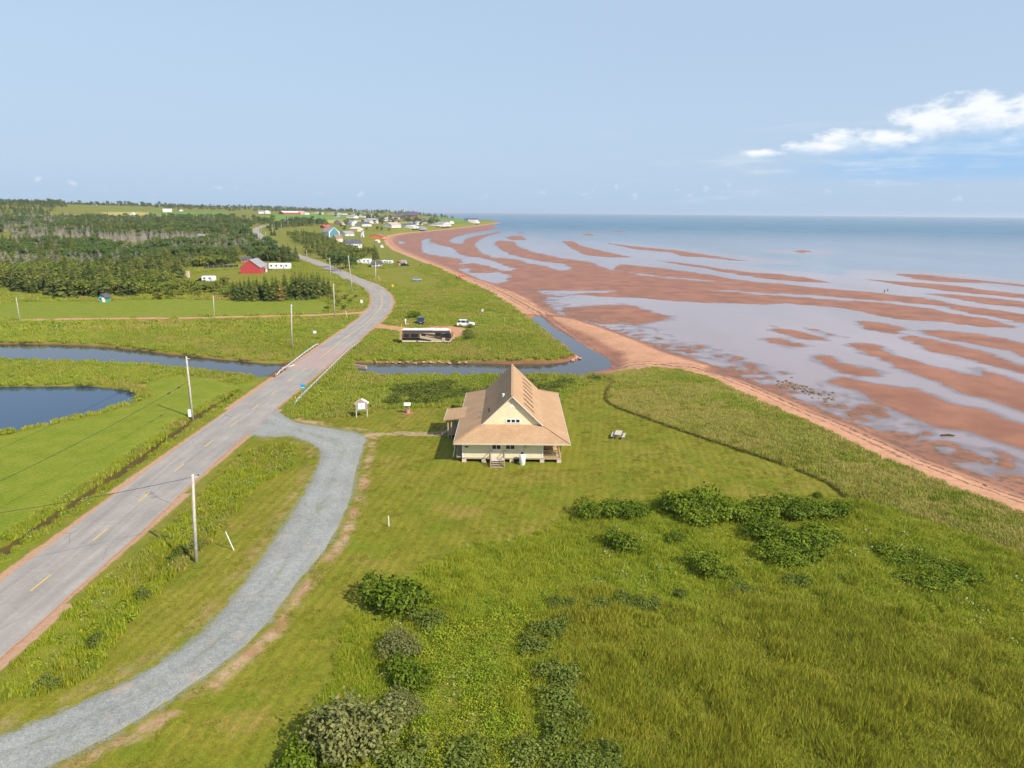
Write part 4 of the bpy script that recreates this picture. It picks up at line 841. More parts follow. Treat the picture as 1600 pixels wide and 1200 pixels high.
for px, py, s in ((1395,865,0.8),(1425,880,1.0),(1460,890,1.0),(1500,900,0.9),(1440,910,0.8),(1480,915,0.8)): shrub(px, py, 'rose', s, 0.75, 'low rose bush with pale flowers on the dune slope', 'rose thicket on the dune slope')
for px, py, s in ((290,862,0.55),(275,870,0.5),(312,858,0.45),(150,1000,0.45),(225,935,0.4),(80,1070,0.4)): shrub(px, py, 'bay', s, 0.7, 'small dark bush in the ditch grass beside the road', 'small bushes in the ditch')
shrub(1277,778,'dark',0.22,0.35,'little dry bush at the tip of the mown lawn')
shrub(648,497,'dark',0.9,1.1,'dark bush beside the camping pad entrance'); shrub(737,512,'bay',0.7,0.8,'bush behind the white car')
for px in (730,732,734): shrub(px, 522+2*(px-730), 'bay', 0.8, 1.0, 'low bush in the row beside the camping pad', 'bushes in the row beside the camping pad')

def spruce_meshes(h, r, seed, mat, nw=17):
    g = np.random.default_rng(seed); V = []; Fc = []; tone = []
    for k in range(nw):
        f = k/(nw-1); z = h*(0.07+0.91*f**0.92); L = r*(1-f)**0.82*g.uniform(0.85, 1.12)+0.10; nb = int(11-6*f)
        for b in range(nb):
            a = 2*math.pi*(b+g.uniform(-0.35, 0.35))/nb+k*0.9; l = L*g.uniform(0.65, 1.15); dr = l*g.uniform(0.18, 0.45); w = l*g.uniform(0.26, 0.42)+0.06
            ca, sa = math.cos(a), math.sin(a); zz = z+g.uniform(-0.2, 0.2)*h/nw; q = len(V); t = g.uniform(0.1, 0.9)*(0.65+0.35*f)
            V += [(0, 0, zz+0.12*l), (ca*l*0.55-sa*w, sa*l*0.55+ca*w, zz-dr*0.4), (ca*l*0.6, sa*l*0.6, zz+0.02*l), (ca*l*0.55+sa*w, sa*l*0.55-ca*w, zz-dr*0.4), (ca*l, sa*l, zz-dr)]
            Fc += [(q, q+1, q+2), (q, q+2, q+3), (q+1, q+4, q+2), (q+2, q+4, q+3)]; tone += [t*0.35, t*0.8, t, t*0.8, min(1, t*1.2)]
    q = len(V); V += [(0.05, 0, h*0.93), (-0.03, 0.05, h*0.93), (-0.03, -0.05, h*0.93), (0, 0, h*1.02)]; Fc += [(q, q+1, q+3), (q+1, q+2, q+3), (q+2, q, q+3)]; tone += [0.6]*4
    c = mesh_of('crown', V, Fc, mat, tone, [0]*len(V)); V = []; Fc = []; limb(V, Fc, (0, 0, -0.4), (0, 0, h*0.9), 0.02*h, 0.012, 6); return c, mesh_of('trunk', V, Fc, BARK)
def broad_meshes(h, w, seed, mat, n=620, size=0.30):
    g = np.random.default_rng(seed); lobes = []; V = []; Fc = []; limb(V, Fc, (0, 0, -0.4), (0, 0, h*0.45), 0.022*h, 0.014*h, 6)
    for i in range(9):
        a = g.uniform(0, 6.28); rr = w*0.5*g.uniform(0.1, 0.62); z = h*g.uniform(0.32, 0.76); s = g.uniform(0.19, 0.31)
        lobes.append(((rr*math.cos(a), rr*math.sin(a), z), (w*s, w*s, h*s*0.78))); limb(V, Fc, (0, 0, h*g.uniform(0.2, 0.42)), (rr*math.cos(a)*0.9, rr*math.sin(a)*0.9, z), 0.010*h, 0.004*h, 4)
    v, f, t, tp = leafy(lobes, n, size, seed); return mesh_of('crown', v, f, mat, t, tp), mesh_of('trunk', V, Fc, BARK)
def dead_meshes(h, seed):
    g = np.random.default_rng(seed); V = []; Fc = []; limb(V, Fc, (0, 0, -0.4), (0, 0, h), 0.13, 0.03, 5); t = mesh_of('trunk', V, Fc, DEADW); V = []; Fc = []
    for i in range(34):
        z = h*g.uniform(0.2, 0.97); a = g.uniform(0, 6.28); l = (1-z/h)*1.9+0.45; e = (math.cos(a)*l, math.sin(a)*l, z+l*g.uniform(-0.1, 0.5)); limb(V, Fc, (0, 0, z), e, 0.05, 0.02, 3)
        b = g.uniform(0, 6.28); limb(V, Fc, (e[0]*0.6, e[1]*0.6, (z+e[2])/2+0.02), (e[0]*0.8+math.cos(b)*0.5*l, e[1]*0.8+math.sin(b)*0.5*l, e[2]+0.4*l), 0.035, 0.015, 3)
    return mesh_of('branches', V, Fc, DEADW), t
TM = dict(sp1=leafmat('spruce_needles', ((0.046, 0.064, 0.014), (0.074, 0.086, 0.018)), None, 0.15, 0.05, 0.45), sp2=leafmat('pale_spruce_needles', ((0.078, 0.092, 0.020), (0.108, 0.112, 0.026)), None, 0.15, 0.05, 0.45),
          sp3=leafmat('rusty_spruce_needles', ((0.12, 0.085, 0.03), (0.16, 0.12, 0.03)), None, 0.15, 0.05, 0.45),
          br1=leafmat('alder_leaves', ((0.070, 0.098, 0.014), (0.110, 0.118, 0.020)), None, 0.2, 0.05, 0.4), br2=leafmat('dark_poplar_leaves', ((0.046, 0.076, 0.018), (0.072, 0.096, 0.022)), None, 0.2, 0.05, 0.4))
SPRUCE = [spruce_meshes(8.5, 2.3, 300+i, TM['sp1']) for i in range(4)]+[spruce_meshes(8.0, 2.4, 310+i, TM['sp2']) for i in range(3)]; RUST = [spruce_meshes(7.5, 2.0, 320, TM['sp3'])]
ALDER = [broad_meshes(5.2, 6.0, 330+i, TM['br1']) for i in range(4)]; POPLAR = [broad_meshes(11, 9, 340+i, TM['br2'], 1100, 0.42) for i in range(3)]; DEAD = [dead_meshes(7.5, 350+i) for i in range(4)]
def tree(name, ms, x, y, s, label, group, cat='tree'):
    e = empty(name, (x, y, gz(np.array([[x, y]]))[0]), rng.uniform(0, 6.28), label, cat, group); k = s*rng.uniform(0.9, 1.1); e.scale = (k, k, s)
    m = ms[int(rng.integers(0, len(ms)))]; link(m[0].name.split('.')[0], m[0], e); link('trunk', m[1], e); return e
def spaced(poly, step, jit=0.45):
    mn = poly.min(0); mx = poly.max(0); X, Y = np.meshgrid(np.arange(mn[0], mx[0], step), np.arange(mn[1], mx[1], step)); p = np.stack([X.ravel(), Y.ravel()], 1)+rng.uniform(-jit, jit, (X.size, 2))*step
    return p[sdf(poly, p[:, 0], p[:, 1], 5.0) > 0]
CLEAR = [UP(p) for p in ([(285,437),(288,428),(300,421),(380,412),(420,408),(468,416),(470,428),(400,442),(300,443)], [(375,398),(398,398),(398,409),(372,410)], [(410,366),(440,362),(462,380),(485,388),(470,396),(440,388),(420,378)])]
def not_clear(p, rgap=7.0):
    ok = ldist(road_c, p[:, 0], p[:, 1], 40) > rgap
    for c in CLEAR: ok &= sdf(c, p[:, 0], p[:, 1], 5) < 0
    return ok
WOOD_A = UP([(-70,452),(0,455),(60,462),(95,467),(230,466),(262,457),(268,446),(262,440),(282,438),(285,426),(330,420),(378,411),(470,410),(478,402),(440,393),(405,381),(380,381),(330,385),(250,386),(120,386),(0,386),(-70,386)])
WOOD_D = UP([(20,386),(340,386),(300,372),(240,362),(120,360),(20,366)])
pts = spaced(WOOD_A, 4.9); pts = pts[not_clear(pts)]; pts = pts[np.abs(pts[:, 0]) < 0.80*pts[:, 1]+6]; order = np.argsort(np.hypot(pts[:, 0], pts[:, 1])); pts = pts[order]
ns = nb = 0; rest = []
for x, y in pts:
    q = fbm(np.array([x]), np.array([y]), 34, 3, 140)[0]+rng.normal(0, 0.07)
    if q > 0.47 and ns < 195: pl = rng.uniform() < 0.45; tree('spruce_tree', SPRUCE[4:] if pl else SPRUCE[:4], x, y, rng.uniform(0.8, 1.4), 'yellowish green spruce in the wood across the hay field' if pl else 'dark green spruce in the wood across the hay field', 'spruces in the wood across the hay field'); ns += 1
    elif q <= 0.47 and nb < 200: tree('alder_tree', ALDER, x, y, rng.uniform(0.8, 1.45), 'low round alder in the wood across the hay field', 'alders in the wood across the hay field'); nb += 1
    else: rest.append((x, y))
print('wood', len(pts), ns, nb, len(rest))
pd = spaced(WOOD_D, 6.0); pd = pd[np.abs(pd[:, 0]) < 0.78*pd[:, 1]+5]; pd = pd[fbm(pd[:, 0], pd[:, 1], 45, 3, 150) > 0.34]; pd = pd[np.argsort(np.hypot(pd[:, 0], pd[:, 1]))]
for x, y in pd[:230]: tree('dead_tree', DEAD, x, y, rng.uniform(0.8, 1.35), 'bare grey dead spruce in the pale strip of the wood', 'dead spruces in the pale strip of the wood')
rest += [tuple(q) for q in pd[230:]]
# the stand of spruces in front of the red building
for px, py, s, k in ((372,470,0.85,0),(384,470,0.95,0),(398,470,0.95,0),(408,468,0.8,0),(418,470,1.0,0),(428,470,1.05,0),(439,470,1.05,1),(448,468,1.0,0),(459,468,1.15,0),(469,468,1.2,0),(478,468,1.1,0),(488,467,1.15,0),(497,466,1.15,0),(507,465,1.0,0),(514,462,0.8,0),(463,461,1.1,0),(482,461,1.05,0),(500,459,1.0,0),(433,463,0.9,0),(377,464,0.8,0),(391,465,0.9,0),(403,463,0.85,0),(415,464,0.95,0),(446,462,1.05,0),(472,463,1.15,0),(491,461,1.1,0),(366,466,0.75,0)):
    p = U(px, py); tree('spruce_tree', RUST if k else SPRUCE[:4], p.x, p.y, s, 'rust tinged spruce among the dark stand before the red building' if k else 'dark spruce in the dense stand before the red building', None if k else 'spruces in the stand before the red building')
for px, py, s in ((352,452,1.0),(342,457,0.9),(330,459,1.0),(318,454,0.85),(306,457,0.9),(296,459,1.0),(283,455,1.1),(274,460,1.0),(262,462,1.1),(252,464,0.9),(362,463,0.8),(312,461,0.7)):
    p = U(px, py); tree('alder_tree', ALDER, p.x, p.y, s, 'tall alder in the thicket between the yard and the hay field', 'alders in the thicket between the yard and the hay field')
for px, py, s in ((345,462,0.6),(355,466,0.7),(320,458,0.6),(300,462,0.55),(285,463,0.6),(310,464,0.5),(362,455,0.7),(335,452,0.6),(270,466,0.6),(250,468,0.55)):
    p = U(px, py); tree('alder_tree', ALDER, p.x, p.y, s, 'low alder bush in the fringe of the hay field', 'alder bushes in the fringe of the hay field')
for px, py, s in ((520,470,0.5),(531,478,0.45),(541,468,0.4),(548,474,0.35),(538,484,0.35),(556,466,0.3),(512,486,0.4),(528,460,0.35)):
    p = U(px, py); tree('alder_tree', ALDER, p.x, p.y, s, 'low roadside alder bush inside the bend of the road', 'alder bushes inside the bend of the road')
# trees between the road and the shore
for px, py, s in ((532,424,0.95),(540,421,0.85),(522,418,0.8),(548,420,0.7)): p = U(px, py); tree('poplar_tree', POPLAR, p.x, p.y, s, 'broad dark tree at the roadside campground', 'broad trees at the roadside campground')
WOOD_B = UP([(487,404),(500,410),(515,416),(555,418),(575,410),(592,404),(600,399),(580,396),(562,393),(540,390),(520,380),(510,376),(500,370),(470,366),(440,368),(436,374),(450,380),(465,388),(476,396)])
pb = spaced(WOOD_B, 9.0); pb = pb[not_clear(pb, 8)]
for x, y in pb:
    if rng.uniform() < 0.45: tree('spruce_tree', SPRUCE, x, y, rng.uniform(0.7, 1.05), 'spruce in the grove between the road and the shore cottages', 'spruces in the grove by the shore cottages')
    else: tree('alder_tree', ALDER, x, y, rng.uniform(0.8, 1.2), 'alder in the grove between the road and the shore cottages', 'alders in the grove by the shore cottages')
for px, py, s in ((379,381,1.5),(388,380,1.1),(371,383,1.1)): p = U(px, py); tree('poplar_tree', POPLAR, p.x, p.y, s, 'tall dark poplar rising over the wood', 'tall poplars rising over the wood')
for px, py in ((424.5,368),(429,368)): p = U(px, py); tree('spruce_tree', SPRUCE[:2], p.x, p.y, 0.9, 'small spruce alone on the grass inside the far road bend', 'two small spruces inside the far road bend')
for px, py, s in ((545,352,1.0),(541,353,0.9),(551,352,1.0),(567,351,0.8),(585,351,0.8),(594,350,1.2),(600,349,0.9),(614,350,1.0),(619,349,1.1),(637,350,1.3),(641,349.5,1.2),(647,353,1.0),(657,354,0.9),(671,353,1.3),(674,352,1.2),(683,351,1.0),(575,341,1.0),(560,340,1.0),(533,356,0.7),(538,361,0.7),(596,361,0.6),(608,362,0.5),(590,360,0.6),(628,344,0.9),(610,343,1.0),(587,340,1.0),(525,340,1.0),(500,338,1.0),(573,360,0.4),(680,340.5,0.6),(690,341,0.5),(726,345,0.5),(737,345,0.6)):
    p = U(px, py); tree('poplar_tree', POPLAR, p.x, p.y, s*0.9, 'dark tree among the far village houses', 'trees among the far village houses')
def far_woods():
    fp = [proto('s', np.array([v.co[:] for v in SPRUCE[i][0].vertices]), [tuple(q.vertices) for q in SPRUCE[i][0].polygons], TM['sp1' if i < 3 else 'sp2'], [d.value for d in SPRUCE[i][0].attributes['tone'].data]) for i in (0, 1, 4)]
    fp += [proto('b', np.array([v.co[:] for v in ms[0].vertices]), [tuple(q.vertices) for q in ms[0].polygons], m, [d.value for d in ms[0].attributes['tone'].data]) for ms, m in ((ALDER[0], TM['br1']), (ALDER[1], TM['br1']), (POPLAR[0], TM['br2']))]
    fp += [proto('d', np.array([v.co[:] for v in DEAD[0][0].vertices]), [tuple(q.vertices) for q in DEAD[0][0].polygons], DEADW)]
    A = UP([(-60,364),(20,366),(120,360),(240,362),(300,370),(340,384),(380,381),(402,378),(396,370),(404,363),(440,358),(470,354),(512,353),(512,348),(490,345.5),(440,345),(400,345),(370,341),(330,341),(250,341),(200,341.5),(140,340),(60,338),(-60,338)])
    p = spaced(A, 8.5); p = p[not_clear(p, 9)]; p = p[np.abs(p[:, 0]) < 0.80*p[:, 1]+10]
    W_ = np.array([[-2400, 1050], [-720, 1050], [-860, 1400], [-1200, 1900], [-2600, 2600]], float); w = spaced(W_, 14); w = w[np.abs(w[:, 0]) < 0.82*w[:, 1]]                    # the wooded ridge
    B_ = np.array([[-3400, 1560], [-1400, 1560], [-700, 1650], [-420, 1900], [-160, 2350], [-420, 2700], [-1800, 3600], [-6000, 4600]], float); q = spaced(B_, 24); q = q[fbm(q[:, 0], q[:, 1], 150, 3, 160) > 0.47]
    V_ = UP([(420,337.5),(470,336.5),(560,337.5),(610,340),(660,344),(690,345),(690,350),(640,349),(600,350),(560,347),(545,344),(430,344)]); v = spaced(V_, 19); v = v[fbm(v[:, 0], v[:, 1], 90, 3, 171) > 0.53]
    S_ = UP([(392,338.5),(470,337.5),(512,346),(505,352),(440,350),(395,346)]); s2 = spaced(S_, 11); s2 = s2[fbm(s2[:, 0], s2[:, 1], 60, 3, 172) > 0.42]; s2 = s2[not_clear(s2, 9)]
    r = np.vstack([w, v, s2]); crops = [UP(c) for c in CROPS_YELLOW+CROPS_GREEN]
    for c in crops: r = r[sdf(c, r[:, 0], r[:, 1], 10) < -5]; q = q[sdf(c, q[:, 0], q[:, 1], 10) < -5]; p = p[sdf(c, p[:, 0], p[:, 1], 10) < -5]
    allp = np.vstack([np.array(rest).reshape(-1, 2), p, q, r]); n = len(allp); far = allp[:, 1] > 1300; nz = fbm(allp[:, 0], allp[:, 1], 55, 3, 162)+rng.normal(0, 0.06, n)
    idx = np.where(nz > 0.52, rng.integers(0, 3, n), np.where(nz > 0.44, 5, rng.integers(3, 5, n))); grey = (fbm(allp[:, 0], allp[:, 1], 60, 3, 163) > 0.60) & ~far; idx = np.where(grey & (rng.uniform(0, 1, n) < 0.7), 6, idx)
    sc = rng.uniform(0.75, 1.2, n)*np.where(idx == 5, 0.75, 1.0)*np.where(far, 1.15, 1.0)
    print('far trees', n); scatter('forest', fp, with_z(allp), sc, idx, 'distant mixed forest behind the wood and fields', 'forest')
far_woods()
# ---------------------------------------------------------------- builders for made things
class MB:
    """collects boxes, bars, prisms and turned shapes; build() links them as one mesh object"""
    def __init__(s): s.V = []; s.F = []
    def box(s, x0, x1, y0, y1, z0, z1):
        k = len(s.V); s.V += [(x, y, z) for z in (z0, z1) for y in (y0, y1) for x in (x0, x1)]
        s.F += [(k, k+2, k+3, k+1), (k+4, k+5, k+7, k+6), (k, k+1, k+5, k+4), (k+2, k+6, k+7, k+3), (k, k+4, k+6, k+2), (k+1, k+3, k+7, k+5)]; return s
    def bar(s, a, b, w, h=None, up=(0, 0, 1)):
        a = Vector(a); b = Vector(b); d = (b-a).normalized(); h = h or w; u = Vector(up)
        if abs(d.dot(u)) > 0.98: u = Vector((1, 0, 0))
        x = d.cross(u).normalized()*w/2; y = x.cross(d).normalized()*h/2; k = len(s.V)
        for c in (a, b): s.V += [tuple(c-x-y), tuple(c+x-y), tuple(c+x+y), tuple(c-x+y)]
        s.F += [(k, k+3, k+2, k+1), (k+4, k+5, k+6, k+7)]+[(k+i, k+(i+1) % 4, k+4+(i+1) % 4, k+4+i) for i in range(4)]; return s
    def tube(s, pts, r, n=8, caps=True):
        k0 = len(s.V); pts = [Vector(p) for p in pts]; rs = r if isinstance(r, (list, tuple)) else [r]*len(pts); pu = None
        for i, p in enumerate(pts):
            d = (pts[min(i+1, len(pts)-1)]-pts[max(i-1, 0)]).normalized(); u = d.orthogonal().normalized() if pu is None else (pu-d*pu.dot(d)).normalized(); pu = u; w = d.cross(u)
            for j in range(n): t = 2*math.pi*j/n; s.V.append(tuple(p+(u*math.cos(t)+w*math.sin(t))*rs[i]))
        for i in range(len(pts)-1):
            for j in range(n): a = k0+i*n+j; b = k0+i*n+(j+1) % n; s.F.append((a, b, b+n, a+n))
        if caps: s.F.append(tuple(range(k0+n-1, k0-1, -1))); m = k0+(len(pts)-1)*n; s.F.append(tuple(range(m, m+n)))
        return s
    def lathe(s, prof, n=16, c=(0, 0)):
        k0 = len(s.V)
        for r, z in prof:
            for j in range(n): t = 2*math.pi*j/n; s.V.append((c[0]+r*math.cos(t), c[1]+r*math.sin(t), z))
        for i in range(len(prof)-1):
            for j in range(n): a = k0+i*n+j; b = k0+i*n+(j+1) % n; s.F.append((a, b, b+n, a+n))
        s.F.append(tuple(range(k0+n-1, k0-1, -1))); m = k0+(len(prof)-1)*n; s.F.append(tuple(range(m, m+n))); return s
    def prism(s, prof, y0, y1):
        """outline in x,z pushed along y"""
        k = len(s.V); n = len(prof); s.V += [(x, y0, z) for x, z in prof]+[(x, y1, z) for x, z in prof]
        s.F += [tuple(range(k, k+n)), tuple(range(k+2*n-1, k+n-1, -1))]+[(k+i, k+n+i, k+n+(i+1) % n, k+(i+1) % n) for i in range(n)]; return s
    def poly(s, pts, th=None):
        k = len(s.V); n = len(pts); s.V += [tuple(p) for p in pts]; s.F.append(tuple(range(k, k+n)))
        if th:
            s.V += [(p[0], p[1], p[2]-th) for p in pts]; s.F.append(tuple(range(k+2*n-1, k+n-1, -1))); s.F += [(k+(i+1) % n, k+i, k+n+i, k+n+(i+1) % n) for i in range(n)]
        return s
    def build(s, name, mat, parent=None, smooth=False, bevel=0.0):
        me = bpy.data.meshes.new(name); me.from_pydata(s.V, [], s.F); me.update()
        bm = bmesh.new(); bm.from_mesh(me); bmesh.ops.recalc_face_normals(bm, faces=bm.faces)
        if bevel: bmesh.ops.bevel(bm, geom=[e for e in bm.edges if len(e.link_faces) == 2 and e.calc_face_angle(0) > 0.5], offset=bevel, segments=2, affect='EDGES', profile=0.6)
        bm.to_mesh(me); bm.free(); me.materials.append(mat)
        if smooth: me.polygons.foreach_set('use_smooth', np.ones(len(me.polygons), bool))
        o = bpy.data.objects.new(name, me); COL.objects.link(o)
        if parent: o.parent = parent
        return o
def B(name, mat, parent, *boxes, bevel=0.0):
    m = MB()
    for b in boxes: m.box(*b)
    return m.build(name, mat, parent, bevel=bevel)
def at_plane(px, py, y): d = ray(px, py); t = y/d[1]; return d[0]*t, CAMH+d[2]*t           # x and height on an upright plane at that distance

def boards(name, col, pitch=0.11, rough=0.6):
    t = NT(name); tc = t.N.new('ShaderNodeTexCoord').outputs['Object']; sp = t.N.new('ShaderNodeSeparateXYZ'); t.L.new(tc, sp.inputs[0])
    fr = t.math('FRACT', t.math('DIVIDE', sp.outputs[2], pitch)); n = t.noise(1.2, 4, 0.6, tc); c = t.scale(col, t.ss(n, 0.25, 0.75, 0.93, 1.06)); c = t.scale(c, t.ss(fr, 0.0, 0.12, 0.80, 1.0)); t.bsdf(c, rough, 0, 0.3, t.bump(fr, 0.5, 0.02)); return t.m
def shingles(name, c0, c1):
    t = NT(name); tc = t.N.new('ShaderNodeTexCoord').outputs['Object']; sp = t.N.new('ShaderNodeSeparateXYZ'); t.L.new(tc, sp.inputs[0])
    n = t.noise(0.5, 4, 0.6, tc); n2 = t.noise(6, 3, 0.7, tc); v = t.N.new('ShaderNodeTexVoronoi'); v.inputs['Scale'].default_value = 5.0; t.L.new(t.mapv(tc, (1, 1, 2.0)), v.inputs['Vector']); vs_ = t.N.new('ShaderNodeSeparateColor'); t.L.new(v.outputs['Color'], vs_.inputs[0])
    c = t.mix(t.ss(n, 0.3, 0.7), c0, c1); c = t.scale(c, t.ss(vs_.outputs[0], 0, 1, 0.93, 1.06)); c = t.scale(c, t.ss(n2, 0.2, 0.8, 0.9, 1.1))
    fr = t.math('FRACT', t.math('DIVIDE', sp.outputs[2], 0.075)); c = t.scale(c, t.ss(fr, 0, 0.2, 0.86, 1.0)); t.bsdf(c, 0.9, 0, 0.15, t.bump(n2, 0.3, 0.03)); return t.m
def glassy(name, col=(0.02, 0.025, 0.03)): t = NT(name); t.bsdf(col, 0.06, 0, 0.6); return t.m
M_ = dict(cream=boards('cream_siding', (0.74, 0.66, 0.46)), creamy=boards('cream_gable_siding', (0.76, 0.66, 0.43), 0.2), shingle=shingles('tan_shingles', (0.365, 0.228, 0.128), (0.425, 0.27, 0.155)), white=simple('white_trim', (0.78, 0.77, 0.74), 0.5, var=0.06),
          glass=glassy('window_glass'), wood=simple('weathered_wood', (0.36, 0.28, 0.20), 0.85, var=0.2, nscale=5), newwood=simple('pale_lumber', (0.52, 0.36, 0.18), 0.8, var=0.15, nscale=5), concrete=simple('concrete', (0.55, 0.46, 0.40), 0.9, var=0.12),
          dark=simple('dark_paint', (0.03, 0.03, 0.032), 0.6), grey=simple('grey_metal', (0.42, 0.43, 0.44), 0.45, 0.6), galv=simple('galvanised_rail', (0.50, 0.52, 0.53), 0.5, 0.35), pole=simple('grey_pole_wood', (0.44, 0.40, 0.35), 0.9, var=0.2, nscale=4),
          black=simple('black_rubber', (0.018, 0.018, 0.018), 0.85), whitep=simple('white_enamel', (0.80, 0.80, 0.80), 0.3, spec=0.5, var=0.03), tan=simple('tan_enamel', (0.48, 0.38, 0.26), 0.3, spec=0.5, var=0.04), brown=simple('brown_enamel', (0.10, 0.065, 0.05), 0.3, spec=0.5),
          red=boards('red_boards', (0.42, 0.055, 0.055), 0.25), greyroof=shingles('grey_shingles', (0.24, 0.23, 0.235), (0.30, 0.285, 0.29)), darkroof=shingles('dark_shingles', (0.075, 0.075, 0.10), (0.11, 0.105, 0.13)), brownroof=shingles('brown_shingles', (0.22, 0.14, 0.11), (0.28, 0.17, 0.13)),
          redroof=simple('red_metal_roof', (0.52, 0.08, 0.05), 0.5), whitew=boards('white_siding', (0.62, 0.61, 0.59), 0.15), teal=boards('teal_siding', (0.055, 0.22, 0.28), 0.15), orange=boards('orange_boards', (0.55, 0.17, 0.05), 0.2), greyw=boards('grey_siding', (0.38, 0.38, 0.39), 0.15),
          beige=boards('beige_siding', (0.60, 0.50, 0.36), 0.15), yellow=simple('yellow_paint', (0.68, 0.46, 0.03), 0.5), blue=simple('sign_blue', (0.03, 0.30, 0.55), 0.4), stone=simple('red_sandstone', (0.40, 0.22, 0.15), 0.9, var=0.25, nscale=3), brick=simple('church_brick', (0.34, 0.15, 0.11), 0.9, var=0.2),
          copper=simple('green_copper', (0.26, 0.33, 0.29), 0.6), lightred=simple('light_lens_red', (0.35, 0.02, 0.02), 0.2), chrome=simple('chrome', (0.6, 0.6, 0.6), 0.2, 0.9), bluecar=simple('blue_car_paint', (0.025, 0.045, 0.13), 0.25, spec=0.5, var=0.03), silver=simple('pale_blue_car_paint', (0.36, 0.46, 0.55), 0.3, 0.4, var=0.03),
          blackcar=simple('black_car_paint', (0.02, 0.025, 0.03), 0.25, spec=0.5), pink=simple('pink_siding', (0.60, 0.33, 0.30), 0.7), greenp=simple('green_paint', (0.06, 0.30, 0.20), 0.6), tarp=simple('teal_tarp', (0.10, 0.22, 0.26), 0.7), weed=simple('brown_weed', (0.07, 0.05, 0.02), 0.9), rust=simple('rusty_steel', (0.20, 0.10, 0.06), 0.85, var=0.3, nscale=4), peach=simple('peach_roof', (0.55, 0.33, 0.24), 0.8),
          redk=simple('red_plastic', (0.60, 0.03, 0.03), 0.4), skin=simple('skin', (0.52, 0.33, 0.24), 0.6), navy=simple('navy_cloth', (0.03, 0.035, 0.06), 0.9), hair=simple('dark_hair', (0.03, 0.02, 0.015), 0.7), whitecloth=simple('pale_cloth', (0.55, 0.55, 0.55), 0.9))

